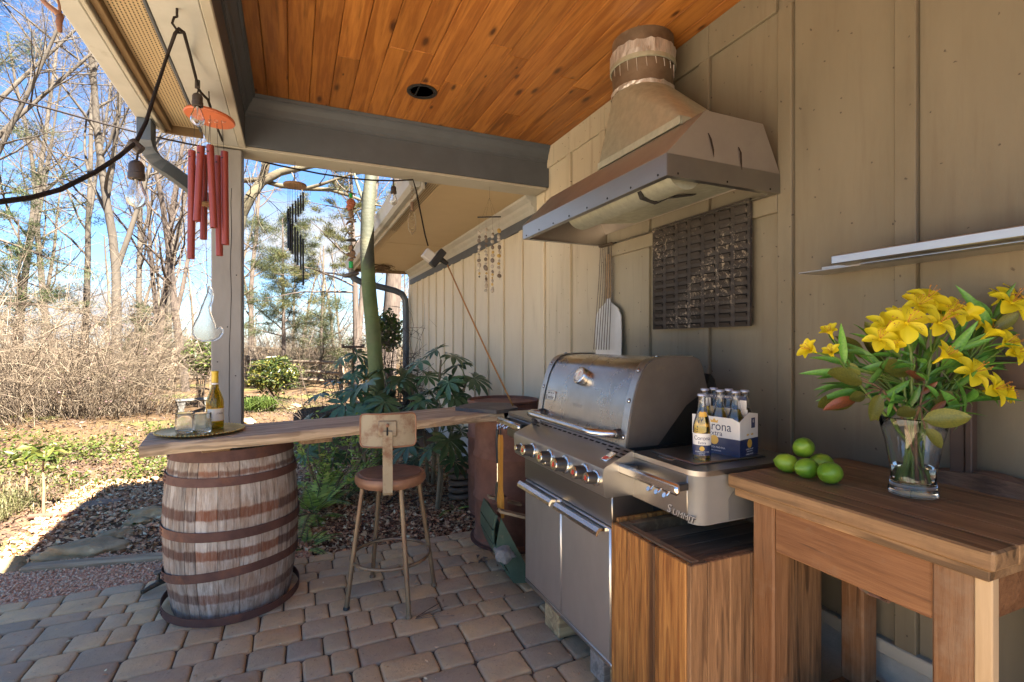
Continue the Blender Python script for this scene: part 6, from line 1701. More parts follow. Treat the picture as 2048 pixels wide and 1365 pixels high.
# ================================================================== PLANK BOX UNDER THE SIDE SHELF
m_box = wood('honey pine board', (0.458, 0.212, 0.057), (0.22, 0.0829, 0.0215), 'z', fine=75, rings=15, contrast=0.75, rough=0.5, bump=0.3, knots=(0.0654, 0.0286, 0.0121), knot_scale=1.6, knot_size=0.07, rand=0.12)
m_boxgrey = wood('browned pine board', (0.303, 0.164, 0.0752), (0.134, 0.0686, 0.0307), 'z', fine=80, rings=13, contrast=0.75, rough=0.65, bump=0.35, rand=0.2)
m_boxin = wood('dirty box floor', (0.25, 0.17, 0.105), (0.12, 0.078, 0.048), 'x', fine=30, rings=6, rough=0.8, bump=0.2, grey=(0.42, 0.36, 0.28), greyt=(0.66, 0.76))
m_boxrim = wood('box rim', (0.288, 0.188, 0.1), (0.16, 0.096, 0.048), 'y', fine=40, rings=6, rough=0.7, bump=0.2)
bx0, bx1, by0, by1, BH = 1.098, 1.688, 1.180, 1.592, 0.700
pb_ = thing('plank_box', 'tall box of honey coloured boards under the right grill shelf', 'wooden box', (bx0, by0, 0))
def pbx(name, x0, x1, y0, y1, z0, z1, mat, b=0.003):
    return obj(name, MB().bbox(x0 - bx0, x1 - bx0, y0 - by0, y1 - by0, z0, z1, b), mat, pb_)
ys_ = [by0 + 0.018, by0 + 0.165, by0 + 0.30, by1]
for a, b in zip(ys_[:-1], ys_[1:]):
    pbx('front_board', bx0, bx0 + 0.02, a + 0.0012, b - 0.0012, 0.002, BH - 0.004, m_box)
xs_ = [bx0, bx0 + 0.07, bx0 + 0.16, bx0 + 0.25, bx0 + 0.35, bx0 + 0.46, bx1]
for a, b in zip(xs_[:-1], xs_[1:]):
    pbx('side_board', a + 0.001, b - 0.001, by0, by0 + 0.0175, 0.002, BH - 0.003, m_boxgrey)
    pbx('side_board', a + (0.021 if a == bx0 else 0.001), b - 0.001, by1 - 0.0175, by1 - 0.001, 0.002, BH + 0.012, m_box)
pbx('back_board', bx1 - 0.02, bx1 - 0.001, by0 + 0.018, by1 - 0.019, 0.002, BH - 0.003, m_boxgrey)
pbx('rim_rail', bx0 + 0.0205, bx0 + 0.052, by0 + 0.018, by1 - 0.019, BH - 0.05, BH - 0.001, m_boxrim)
pbx('rim_rail', bx0 + 0.053, bx1 - 0.022, by0 + 0.018, by0 + 0.034, BH - 0.05, BH - 0.006, m_boxrim)
pbx('rim_rail', bx0 + 0.053, bx1 - 0.022, by1 - 0.05, by1 - 0.019, BH - 0.05, BH - 0.001, m_boxrim)
for i in range(4):
    a = by0 + 0.035 + i * 0.082; pbx('floor_board', bx0 + 0.053, bx1 - 0.022, a, min(a + 0.0812, by1 - 0.051), BH - 0.075, BH - 0.04, m_boxin)

# driftwood root under the table
m_drift = M('grey root wood', (0.22, 0.18, 0.14), (0.11, 0.085, 0.065), scale=10, rough=0.9, bump=0.5)
r0 = Vector((1.70, 1.10, 0.66))
t = thing('root_branch', 'grey gnarled root branch leaning in the dark under the table', 'branch', r0)
obj('root', MB().tube([(-0.05, 0.09, 0.05), (0.0, 0.0, -0.02), (0.01, -0.07, -0.09)], [0.022, 0.026, 0.02], 8), m_drift, t, True)
rp = M('pinkish rope', (0.25, 0.13, 0.10), (0.14, 0.08, 0.06), scale=60, rough=0.9, bump=0.4)
obj('rope', MB().tube([(0.01 + 0.05 * math.sin(a * 0.6), -0.09 - 0.05 * math.cos(a), -0.07 + 0.035 * math.sin(a)) for a in [i * 0.5 for i in range(26)]], 0.006, 6), rp, t, True)

# ================================================================== BAR PLANK, BARREL, DRUMS
m_plank = wood('grey weathered bar plank', (0.612, 0.474, 0.313), (0.338, 0.241, 0.152), 'x', fine=50, rings=10, contrast=0.7, rough=0.75, bump=0.45, grey=(0.731, 0.422, 0.175), greyt=(0.58, 0.82), rand=0.02)
PT = 0.915
fl, fr_, bl, br = Vector((-0.617, 2.68, 0)), Vector((1.262, 3.045, 0)), Vector((-0.655, 3.13, 0)), Vector((1.18, 3.42, 0))
mid = (fl + fr_) / 2; ang = math.atan2(fr_.y - fl.y, fr_.x - fl.x); Lp = (fr_ - fl).length
q_ = random.Random(4); n = 46
mb = MB(); vs = []
for i in range(n + 1):
    f = i / n; x = -Lp / 2 + Lp * f
    e = 0.010 * math.sin(f * 17) + q_.uniform(-0.004, 0.004)
    wi = 0.425 + 0.008 * math.sin(f * 9)
    corner = 0.07 * max(0, 1 - f * n / 2.0)
    ya, yb = e + 0.0 , wi
    zt = q_.uniform(-0.0015, 0.0015)
    x_f = x + (0.0 if i else 0.0); x_b = x + (0.03 if i == 0 else 0)
    vs += [(x_f, ya + 0.004, -0.05), (x_f, ya - 0.003, -0.03 + 0.004 * math.sin(f * 40)), (x_f, ya, -0.012), (x_f, ya + 0.012, zt), (x_b, yb - 0.01, zt), (x_b, yb, -0.012), (x_b, yb, -0.05)]
fs = []
for i in range(n):
    for j in range(7): fs.append((i * 7 + j, i * 7 + (j + 1) % 7, (i + 1) * 7 + (j + 1) % 7, (i + 1) * 7 + j))
fs += [tuple(range(7)), tuple(range(n * 7 + 6, n * 7 - 1, -1))]
mb.add(vs, fs)
plank = thing('bar_plank', 'long grey weathered plank bar top across the barrel and drum', 'bar top', (mid.x, mid.y, PT), (0, 0, ang))
obj('plank', mb, m_plank, plank, True)
obj('cleat', MB().bbox(-0.28, -0.12, 0.03, 0.40, -0.075, -0.0505, 0.003).bbox(-0.72, -0.60, 0.05, 0.38, -0.068, -0.0505, 0.003), m_boxrim, plank)

# barrel
BC = Vector((-0.293, 3.119, 0.0))
barrel = thing('wine_barrel', 'old grey wine barrel with rusty hoops and a fallen hoop at its foot', 'barrel', BC)
BHt = 0.835
def brad(z): return 0.280 + 0.044 * (1 - ((z - BHt * 0.52) / (BHt * 0.52)) ** 2)
g = NG('weathered barrel stave')
v = g.coords(rand=True); vo = g.coords()
mp = g.n('ShaderNodeMapping'); g.put(mp.inputs['Vector'], v); mp.inputs['Scale'].default_value = (1, 1, 0.07)
n1 = g.noise(mp.outputs[0], 46, 7, 0.7, 0.3); n2 = g.noise(v, 5, 6, 0.65); n3 = g.noise(mp.outputs[0], 130, 4, 0.7)
col = g.ramp(n1, [(0.34, (0.50, 0.455, 0.40)), (0.50, (0.37, 0.325, 0.275)), (0.66, (0.12, 0.095, 0.075))])
col = g.mix(g.ramp(n2, [(0.42, 0.0), (0.68, 0.8)]), col, (0.255, 0.158, 0.0975))
zz = g.math('ADD', g.sep(vo)[2], g.math('MULTIPLY', g.math('SUBTRACT', g.noise(v, 22, 5, 0.7), 0.5), 0.03))
def bandmask(z0, z1):
    a = g.ramp(g.math('MULTIPLY', zz, 1.0), [(max(z0 - 0.006, 0), 0.0), (z0 + 0.003, 1.0), (z1 - 0.003, 1.0), (z1 + 0.006, 0.0)]); return a
for (z0, z1, st) in ((0.10, 0.145, 0.75), (0.318, 0.362, 0.95), (0.512, 0.56, 0.95), (0.722, 0.742, 0.85)):
    mk_ = g.math('MULTIPLY', bandmask(z0, z1), g.math('MULTIPLY', g.ramp(n3, [(0.3, 0.65), (0.6, 1.0)]), st))
    col = g.mix(mk_, col, g.ramp(g.rnd(), [(0.0, (0.12, 0.036, 0.015)), (0.5, (0.07, 0.03, 0.02)), (1.0, (0.17, 0.05, 0.017))]))
hv = g.n('ShaderNodeHueSaturation'); g.put(hv.inputs['Value'], g.math('ADD', g.math('MULTIPLY', g.rnd(), 0.5), 0.75)); g.put(hv.inputs['Color'], col)
g.set(Base_Color=hv.outputs[0], Roughness=0.9); g.bump(g.math('ADD', n1, n3), 0.7, 0.008); m_stave = g.m
q_ = random.Random(13); a = 0.0; edges = []
while a < 2 * math.pi - 0.12:
    edges.append(a); a += q_.uniform(0.15, 0.34)
edges.append(2 * math.pi)
for a0, a1 in zip(edges[:-1], edges[1:]):
    mb = MB(); nz = 10; na_ = 3; dr = q_.uniform(-0.0015, 0.0015); vs = []
    g0, g1 = a0 + 0.004, a1 - 0.004
    topj = q_.uniform(-0.004, 0.004)
    for i in range(nz + 1):
        z = 0.004 + (BHt + topj - 0.004) * i / nz
        for j in range(na_ + 1):
            t_ = g0 + (g1 - g0) * j / na_; r_ = brad(z) + dr - (0.0025 if j in (0, na_) else 0)
            vs.append((r_ * math.cos(t_), r_ * math.sin(t_), z))
        for j in range(na_ + 1):
            t_ = g1 - (g1 - g0) * j / na_; r_ = brad(z) - 0.026
            vs.append((r_ * math.cos(t_), r_ * math.sin(t_), z))
    m_ = 2 * (na_ + 1); fs = [tuple(range(m_))[::-1], tuple(nz * m_ + k for k in range(m_))]
    for i in range(nz):
        for k in range(m_): fs.append((i * m_ + k, i * m_ + (k + 1) % m_, (i + 1) * m_ + (k + 1) % m_, (i + 1) * m_ + k))
    obj('stave', mb.add(vs, fs), m_stave, barrel, True)
obj('barrel_head', MB().lathe([(0.260, BHt - 0.04), (0.260, BHt - 0.015), (0.0, BHt - 0.015)], 32), m_stave, barrel)
m_hoop = M('rusted hoop iron', (0.138, 0.0641, 0.047), (0.0806, 0.0385, 0.0308), scale=10, rough=0.62, rough2=0.8, metal=0.25, bump=0.25, c3=(0.199, 0.0814, 0.041), s3=6, t3=(0.55, 0.7))
def hoop(z0, z1, tilt=None, r=None, label=None):
    rr0 = (brad(z0) + 0.0035) if r is None else r[0]; rr1 = (brad(z1) + 0.0035) if r is None else r[1]
    zc = (z0 + z1) / 2; m_ = Matrix.Identity(4)
    if tilt: m_ = Matrix.Rotation(tilt[1], 4, 'Z') @ Matrix.Rotation(tilt[0], 4, 'X') @ Matrix.Rotation(-tilt[1], 4, 'Z')
    h = obj('hoop', MB().lathe([(rr0, z0 - zc), (rr1, z1 - zc), (rr1 + 0.003, z1 - zc), (rr0 + 0.003, z0 - zc)], 56, (0, 0, zc), m_, close=True), m_hoop, barrel, True, label)
    ang_ = rad(-160)
    for k_ in (0, 0.07):
        for zf in (0.3, 0.7):
            rm = rr0 + (rr1 - rr0) * zf + 0.0035; p = m_ @ Vector((rm * math.cos(ang_ + k_), rm * math.sin(ang_ + k_), (z0 - zc) + (z1 - z0) * zf))
            obj('rivet', MB().ball((p.x, p.y, p.z + zc), 0.0055, n=8, m=5), m_hoop, h, True)
hoop(0.787, 0.840); hoop(0.672, 0.714); hoop(0.412, 0.458)
hoop(0.195, 0.238, (rad(-7), rad(38)), (0.318, 0.321), 'slipped hoop hanging tilted near the foot')
hoop(0.012, 0.052, (rad(1.5), rad(20)), (0.326, 0.326), 'fallen hoop lying loose at the foot')

# drums
m_drum = M('rusty oil drum', (0.271, 0.124, 0.08), (0.166, 0.0792, 0.056), scale=7, rough=0.72, rough2=0.85, metal=0.15, bump=0.18, bscale=60, c3=(0.367, 0.198, 0.136), s3=2.2, t3=(0.5, 0.75))
def drum(label, c, h, open_top=False):
    t = thing('oil_drum', label, 'drum', c, group='rusty oil drums')
    R_ = 0.288
    pr = [(R_ - 0.01, 0.0), (R_ + 0.006, 0.002), (R_ + 0.006, 0.016), (R_ - 0.003, 0.024), (R_, h * 0.32), (R_ + 0.010, h * 0.34), (R_ + 0.010, h * 0.352), (R_, h * 0.372), (R_, h * 0.655), (R_ + 0.010, h * 0.675), (R_ + 0.010, h * 0.687), (R_, h * 0.707), (R_ - 0.002, h - 0.02)]
    obj('shell', MB().lathe(pr, 48), m_drum, t, True)
    obj('rim', MB().lathe([(R_ - 0.006, h - 0.021), (R_ + 0.006, h - 0.016), (R_ + 0.006, h), (R_ - 0.008, h)], 48, close=True), m_drum, t, True)
    dz_ = 0.07 if open_top else 0.012
    obj('top_plate', MB().lathe([(R_ - 0.008, h - dz_), (0.0, h - dz_)], 48), m_drum, t, True)
    obj('foot_ring', MB().lathe([(R_ + 0.004, -0.012), (R_ + 0.03, -0.012), (R_ + 0.03, 0.0), (R_ + 0.007, 0.004)], 48, close=True), m_hoop, t, True)
    return t
drum('rusty brown oil drum carrying the right end of the bar plank', (1.452, 3.285, 0.012), 0.852)
drum('second rusty drum against the wall, only its rim showing behind the slate', (1.60, 3.87, 0.0), 0.905, True)
# slate
m_slate = M('dark slate', (0.115, 0.105, 0.10), (0.07, 0.064, 0.06), scale=6, rough=0.6, bump=0.3, c3=(0.19, 0.165, 0.14), s3=4, t3=(0.55, 0.75))
c0 = (1.21, 3.215, PT + 0.0015)
sl_p = [(-0.215, 0.03), (-0.02, -0.235), (0.16, -0.17), (0.21, 0.11), (0.02, 0.235), (-0.10, 0.16)]
q_ = random.Random(6); poly = []
for (a, b), (c, d) in zip(sl_p, sl_p[1:] + sl_p[:1]):
    for k in range(4):
        f = k / 4; poly.append((a + (c - a) * f + q_.uniform(-0.006, 0.006), b + (d - b) * f + q_.uniform(-0.006, 0.006)))
tag(obj('slate_slab', MB().prism(poly, 0.0, 0.024, axis='z'), m_slate, None, False, loc=c0), 'dark grey slate slab lying on the right end of the bar', 'slate slab', kind='thing')

# ================================================================== BAR STOOL
m_stoolmetal = M('chipped cream stool paint', (0.312, 0.261, 0.171), (0.234, 0.183, 0.114), scale=5, rough=0.5, bump=0.12, c3=(0.148, 0.0663, 0.0304), s3=7, t3=(0.49, 0.62))
m_stoolleg = M('bronze brown stool leg', (0.25, 0.18, 0.105), (0.155, 0.10, 0.058), scale=8, stretch=(1, 1, 0.4), rough=0.42, metal=0.35, bump=0.12, c3=(0.15, 0.07, 0.04), s3=6, t3=(0.55, 0.7))
m_seat = M('worn brown seat', (0.24, 0.114, 0.066), (0.144, 0.066, 0.0408), scale=9, rough=0.48, rough2=0.62, bump=0.2, c3=(0.12, 0.072, 0.054), s3=5)
m_seatrim = M('rusty seat rim', (0.30, 0.155, 0.085), (0.18, 0.085, 0.05), scale=8, rough=0.45, metal=0.2, bump=0.15, c3=(0.42, 0.23, 0.12), s3=4)
ST = Vector((0.487, 2.765, 0.0))
stool = thing('bar_stool', 'rusty industrial bar stool with round seat and small metal backrest', 'bar stool', ST)
feet = [(0.531, 2.507), (0.254, 2.715), (0.732, 2.786), (0.429, 3.031)]
SH = 0.668
for i, (fx, fy) in enumerate(feet):
    d = Vector((fx - ST.x, fy - ST.y, 0)); top = d.normalized() * 0.155
    obj('leg', MB().tube([(d.x, d.y, 0.012), (d.x * 0.7 + top.x * 0.3, d.y * 0.7 + top.y * 0.3, 0.012 + (SH - 0.055) * 0.3), (top.x, top.y, SH - 0.055)], 0.0125, 12), m_stoolleg, stool, True)
    obj('foot_glide', MB().lathe([(0.012, 0.0), (0.017, 0.002), (0.017, 0.011), (0.013, 0.016)], 14, (d.x, d.y, 0.0)), m_black if i == 1 else m_stoolleg, stool, True)
obj('foot_ring', MB().lathe([(0.205 + 0.009 * math.cos(a), 0.232 + 0.009 * math.sin(a)) for a in [k * math.pi / 4 for k in range(8)]], 48, close=True), m_stoolleg, stool, True)
obj('seat_rim', MB().lathe([(0.12, SH - 0.052), (0.176, SH - 0.05), (0.186, SH - 0.036), (0.187, SH - 0.012), (0.180, SH + 0.002), (0.168, SH + 0.004), (0.160, SH - 0.004)], 44), m_seatrim, stool, True)
obj('seat', MB().lathe([(0.165, SH - 0.01), (0.1655, SH + 0.003), (0.160, SH + 0.008), (0.10, SH + 0.003), (0.0, SH - 0.001)], 44), m_seat, stool, True)
bd = Vector((-0.05, -0.20, 0)).normalized(); sd_ = Vector((-bd.y, bd.x, 0))
def bp(s, o, z): return tuple(bd * o + sd_ * s + Vector((0, 0, z)))
# strap from under the seat up the back
mb = MB(); path = [(0.10, SH - 0.062), (0.185, SH - 0.066), (0.200, SH - 0.05), (0.205, SH + 0.05), (0.218, SH + 0.20), (0.222, SH + 0.26)]
vs = []
for o_, z_ in path:
    for (s, t_) in ((-0.024, 0), (0.024, 0), (0.024, 0.005), (-0.024, 0.005)): vs.append(bp(s, o_ + t_, z_))
fs = [(0, 1, 2, 3), tuple(len(vs) - 4 + k for k in (3, 2, 1, 0))]
for i in range(len(path) - 1):
    for k in range(4): fs.append((i * 4 + k, i * 4 + (k + 1) % 4, i * 4 + 4 + (k + 1) % 4, i * 4 + 4 + k))
obj('back_strap', mb.add(vs, fs), m_stoolmetal, stool, False)
# curved backrest panel with rounded corners
mb = MB(); vs = []; nc, nr = 14, 8; wv_, hv_ = 0.137, 0.083; zc = SH + 0.262
grid = []
for r_ in range(nr + 1):
    for c_ in range(nc + 1):
        s = -1 + 2 * c_ / nc; t_ = -1 + 2 * r_ / nr
        k_ = 0.16; ax_ = max(abs(s) - (1 - k_), 0) / k_; az = max(abs(t_) - (1 - k_ * 1.5), 0) / (k_ * 1.5)
        sh = 1.0
        if ax_ > 0 and az > 0:
            m_ = max(ax_, az); L_ = math.hypot(ax_, az); sh = m_ / L_
            s2 = math.copysign((1 - k_) + k_ * ax_ * sh, s); t2 = math.copysign((1 - k_ * 1.5) + k_ * 1.5 * az * sh, t_)
        else: s2, t2 = s, t_
        o_ = 0.205 - 0.035 * s2 * s2 * 1.0
        grid.append((s2 * wv_, o_, zc + t2 * hv_))
for th in (0.0, 0.006):
    for s, o_, z_ in grid: vs.append(bp(s, o_ - th, z_))
N_ = (nc + 1) * (nr + 1); fs = []
for r_ in range(nr):
    for c_ in range(nc):
        a = r_ * (nc + 1) + c_; q4 = (a, a + 1, a + nc + 2, a + nc + 1); fs.append(q4); fs.append(tuple(k + N_ for k in q4[::-1]))
bnd = [c for c in range(nc + 1)] + [r * (nc + 1) + nc for r in range(1, nr + 1)] + [nr * (nc + 1) + c for c in range(nc - 1, -1, -1)] + [r * (nc + 1) for r in range(nr - 1, 0, -1)]
for a, b in zip(bnd, bnd[1:] + bnd[:1]): fs.append((a, a + N_, b + N_, b))
br_ = obj('backrest', mb.add(vs, fs), m_stoolmetal, stool, True)
rim_pts = [Vector(vs[i]) for i in bnd]; rim_pts.append(rim_pts[0])
obj('rolled_edge', MB().tube(rim_pts, 0.0045, 6, False), m_seatrim, stool, True)
m4 = Matrix((sd_, Vector((0, 0, 1)), bd)).transposed().to_4x4(); m4.translation = Vector(bp(0, 0.216, zc + 0.01))
obj('pressed_plate', MB().bbox(-0.046, 0.046, -0.040, 0.040, -0.016, -0.003, 0.006, m=m4), m_stoolmetal, stool, True)
obj('slot', MB().bbox(-0.004, 0.004, -0.030, 0.012, 0.0165, 0.0172, 0.0003, m=m4), m_dark, stool)
obj('bolt', MB().lathe([(0.0095, 0.0), (0.009, 0.006), (0.004, 0.009), (0.0, 0.0092)], 10, m4 @ Vector((0, 0.020, 0.012)), m4.to_3x3().to_4x4()), m_seatrim, stool, True)

# ================================================================== GREEN CRATE WITH A ROCK, COIL SPRING
m_greenpaint = M('flaking green paint', (0.075, 0.12, 0.075), (0.045, 0.075, 0.048), scale=8, rough=0.7, bump=0.25, c3=(0.33, 0.24, 0.15), s3=7, t3=(0.6, 0.7))
m_palewood = wood('grey crate slat', (0.40, 0.31, 0.20), (0.24, 0.17, 0.10), 'x', rough=0.85, bump=0.3)
gc = Vector((1.16, 2.60, 0.0))
gct = thing('green_crate', 'tilted green painted wooden crate on the paving left of the grill', 'crate', gc, (0, 0, rad(-8)))
def slat(name, pts, th, mat):
    a, b, c, d = [Vector(p) for p in pts]; nn = (b - a).cross(d - a).normalized() * th
    mb = MB(); mb.add([a, b, c, d, a + nn, b + nn, c + nn, d + nn], [(3, 2, 1, 0), (4, 5, 6, 7), (0, 1, 5, 4), (1, 2, 6, 5), (2, 3, 7, 6), (3, 0, 4, 7)]); return obj(name, mb, mat, gct)
for k in range(5):
    f0, f1 = k / 5 + 0.012, (k + 1) / 5 - 0.012
    def q2(f, y): 
        return (-0.02 - 0.12 * (1 - abs(2 * f - 1) * 0.0) * (1 - f) * 0 + 0.0 - 0.13 * math.sin(f * 2.2), y, 0.02 + 0.40 * f)
    slat('crate_slat', [q2(f0, -0.02), q2(f0, 0.30), q2(f1, 0.30), q2(f1, -0.02)], 0.012, m_greenpaint)
slat('crate_end', [(-0.10, -0.022, 0.40), (-0.13, -0.022, 0.24), (-0.02, -0.022, 0.03), (0.10, -0.022, 0.02)], 0.010, m_greenpaint)
slat('crate_slat', [(-0.105, -0.02, 0.425), (0.10, -0.02, 0.36), (0.10, 0.03, 0.36), (-0.105, 0.03, 0.425)], 0.014, m_palewood)
slat('crate_slat', [(-0.105, 0.25, 0.425), (0.10, 0.25, 0.36), (0.10, 0.30, 0.36), (-0.105, 0.30, 0.425)], 0.014, m_palewood)
slat('crate_end', [(0.10, 0.302, 0.02), (-0.02, 0.302, 0.03), (-0.13, 0.302, 0.24), (-0.10, 0.302, 0.40)], 0.010, m_greenpaint)
rock('pale grey broken stone lying in the green crate', (1.085, 2.60, 0.205), 0.085, 0.06, 0.055, 0.6, 31, 'crate_stone', 'stone', M('pale grey stone', (0.30, 0.29, 0.275), (0.19, 0.185, 0.175), scale=9, rough=0.9, bump=0.5))
cs = at_z(925, 1000, 0.0)
t = thing('coil_spring', 'stacked grey brown iron coil standing on the mulch beside the drum', 'coil', (cs.x, cs.y, gzf(cs.x, cs.y)))
mb = MB(); pts = []
for i in range(5 * 18 + 1):
    a = 2 * math.pi * i / 18; pts.append((0.105 * math.cos(a), 0.105 * math.sin(a), 0.03 + 0.058 * i / 18))
m_coil = M('grey brown iron', (0.17, 0.125, 0.09), (0.10, 0.075, 0.055), scale=9, rough=0.8, bump=0.4, c3=(0.22, 0.11, 0.06), s3=4)
obj('coil', MB().tube(pts, 0.022, 9), m_coil, t, True)
# dry leaf on the pavers and straw at the stool
p = at_z(963, 1125, 0.006)
obj_ = MB(); q_ = random.Random(8)
for i in range(9):
    a = q_.uniform(0, 6.28); x_, y_ = q_.gauss(0, 0.035), q_.gauss(0, 0.02)
    obj_.add([(x_, y_, 0.002), (x_ + 0.03 * math.cos(a), y_ + 0.03 * math.sin(a), 0.008), (x_ + 0.05 * math.cos(a + 0.3), y_ + 0.05 * math.sin(a + 0.3), 0.004), (x_ + 0.025 * math.cos(a + 0.8), y_ + 0.025 * math.sin(a + 0.8), 0.014)], [(0, 1, 2), (0, 2, 3)])
tag(obj('dry_leaf', obj_, m_barkslab, None, loc=p, recalc=False), 'crumpled tan dry leaf on the pavers by the drum', 'leaf', kind='thing')
p = at_z(830, 1238, 0.004)
mb = MB()
for i in range(7):
    a = q_.uniform(-0.35, 0.6); l_ = q_.uniform(0.08, 0.2); mb.tube([(q_.uniform(-0.02, 0.02), q_.uniform(-0.012, 0.012), 0.003), (l_ * 0.5 * math.cos(a), l_ * 0.5 * math.sin(a), 0.006), (l_ * math.cos(a), l_ * math.sin(a) , 0.003)], 0.0016, 4)
tag(obj('straw_wisp', mb, m_cane, None, loc=p), 'wisp of dry straw caught under the front stool leg', 'straw', kind='thing')
# ================================================================== GLASS AND DRINKS
m_clear = glass('clear glass', (1, 1, 1), 0.0, 1.46)
m_amber = glass('pale amber beer', (0.96, 0.70, 0.12), 0.0, 1.36)
m_wineglass = glass('yellow green bottle glass', (0.62, 0.50, 0.08), 0.02, 1.45)
m_water = glass('water', (0.97, 1.0, 0.97), 0.0, 1.33)
m_navy = M('navy print', (0.022, 0.035, 0.095), (0.018, 0.03, 0.085), rough=0.4, bump=0)
m_card = M('white card', (0.72, 0.70, 0.66), (0.66, 0.64, 0.60), rough=0.5, bump=0.03)
m_gold = M('gold print', (0.72, 0.42, 0.06), (0.62, 0.36, 0.05), rough=0.35, bump=0)
m_goldfoil = M('brass tray', (0.62, 0.44, 0.15), (0.46, 0.32, 0.11), scale=20, rough=0.28, rough2=0.4, metal=1.0, bump=0.1)
m_cap = M('silver cap', (0.72, 0.72, 0.73), (0.5, 0.5, 0.52), scale=60, rough=0.3, metal=0.8, bump=0.1)
m_capnavy = M('white and blue cap', (0.62, 0.64, 0.70), (0.25, 0.28, 0.40), scale=90, rough=0.35, metal=0.5, bump=0.1)

# tray with two tumblers and a bottle
tc_ = at_z(402, 866, PT)
tz = PT + 0.003
tray = thing('round_tray', 'round gold tray with beaded rim on the bar plank', 'tray', (tc_.x, tc_.y, tz))
obj('tray_plate', MB().lathe([(0.0, 0.0), (0.165, 0.0), (0.192, 0.012), (0.190, 0.0145), (0.165, 0.0035), (0.0, 0.0035)], 64), m_goldfoil, tray, True)
bd_ = MB()
for i in range(64):
    a = 2 * math.pi * i / 64; bd_.ball((0.193 * math.cos(a), 0.193 * math.sin(a), 0.0135), 0.0055, n=6, m=4)
obj('beaded_rim', bd_, m_goldfoil, tray, True)
m_hob = glass('hobnail glass', (0.99, 1.0, 1.0), 0.12, 1.40)
def tumbler(label, c):
    t = thing('glass_tumbler', label, 'glass', c, group='tumblers on the tray')
    R_ = 0.041
    obj('bowl', MB().lathe([(0.0, 0.0), (0.033, 0.0), (R_ - 0.002, 0.004), (R_, 0.012), (R_, 0.098), (R_ - 0.0016, 0.100), (R_ - 0.003, 0.098), (R_ - 0.003, 0.018), (0.028, 0.013), (0.0, 0.013)], 36), m_hob, t, True)
    hb_ = MB()
    for r_ in range(7):
        for k in range(30):
            a = 2 * math.pi * (k + 0.5 * (r_ % 2)) / 30; hb_.ball((R_ * math.cos(a), R_ * math.sin(a), 0.018 + r_ * 0.0088), 0.0018, n=5, m=4)
    obj('hobnails', hb_, m_hob, t, True)
for lab, px in (('left hobnail glass tumbler on the gold tray', 370), ('right hobnail glass tumbler on the gold tray in front of the wine bottle', 404)):
    c = at_z(px, 866, tz + 0.0045); tumbler(lab, c)
bc_ = at_z(430, 857, tz + 0.0045)
wb = thing('wine_bottle', 'yellow capped white wine bottle on the gold tray', 'bottle', bc_)
R_ = 0.041
outer = [(0.0, 0.012), (0.02, 0.006), (0.034, 0.0), (R_ - 0.002, 0.002), (R_, 0.008), (R_, 0.135), (R_ - 0.003, 0.155), (0.030, 0.18), (0.020, 0.205), (0.0155, 0.235), (0.0145, 0.285), (0.0145, 0.292)]
inner = [(r_ - 0.003 if r_ > 0.004 else 0.0, z_ + (0.005 if z_ < 0.02 else 0)) for r_, z_ in outer][::-1]
obj('glass_body', MB().lathe(outer + inner, 36), m_wineglass, wb, True)
obj('capsule', MB().lathe([(0.0152, 0.238), (0.0158, 0.245), (0.0155, 0.288), (0.0165, 0.290), (0.0165, 0.299), (0.013, 0.300), (0.0, 0.300)], 28), M('yellow capsule', (0.62, 0.43, 0.035), (0.50, 0.34, 0.03), rough=0.4, bump=0.1), wb, True)
obj('capsule_band', MB().lathe([(0.0163, 0.229), (0.0163, 0.2375), (0.0155, 0.2378), (0.0150, 0.229)], 28, close=True), m_card, wb, True)
dirc = Vector((-bc_.x, -bc_.y, 0)).normalized(); a_c = math.atan2(dirc.y, dirc.x)
m_wlabel = M('cream wine label', (0.74, 0.70, 0.60), (0.66, 0.62, 0.52), rough=0.6, bump=0.03)
obj('label_edge', MB().lathe([(R_ + 0.0005, 0.040), (R_ + 0.0005, 0.108)], 20, a0=a_c - 1.25 + 0.25, a1=a_c + 1.25 + 0.25), m_gold, wb, True)
obj('paper_label', MB().lathe([(R_ + 0.0008, 0.043), (R_ + 0.0008, 0.105)], 20, a0=a_c - 1.20 + 0.25, a1=a_c + 1.20 + 0.25), m_wlabel, wb, True)
rt_ = Vector((-math.sin(a_c + 0.25), math.cos(a_c + 0.25), 0)); nn_ = Vector((math.cos(a_c + 0.25), math.sin(a_c + 0.25), 0))
lettering('-CUTRER', 0.0125, m_black, wb, (nn_ * (R_ + 0.0012) + Vector((0, 0, 0.080)) + rt_ * 0.004, rt_, (0, 0, 1)), 0.0002, bend=R_)
lettering('CHARDONNAY', 0.006, m_black, wb, (nn_ * (R_ + 0.0012) + Vector((0, 0, 0.062)), rt_, (0, 0, 1)), 0.0002, bend=R_) if False else None

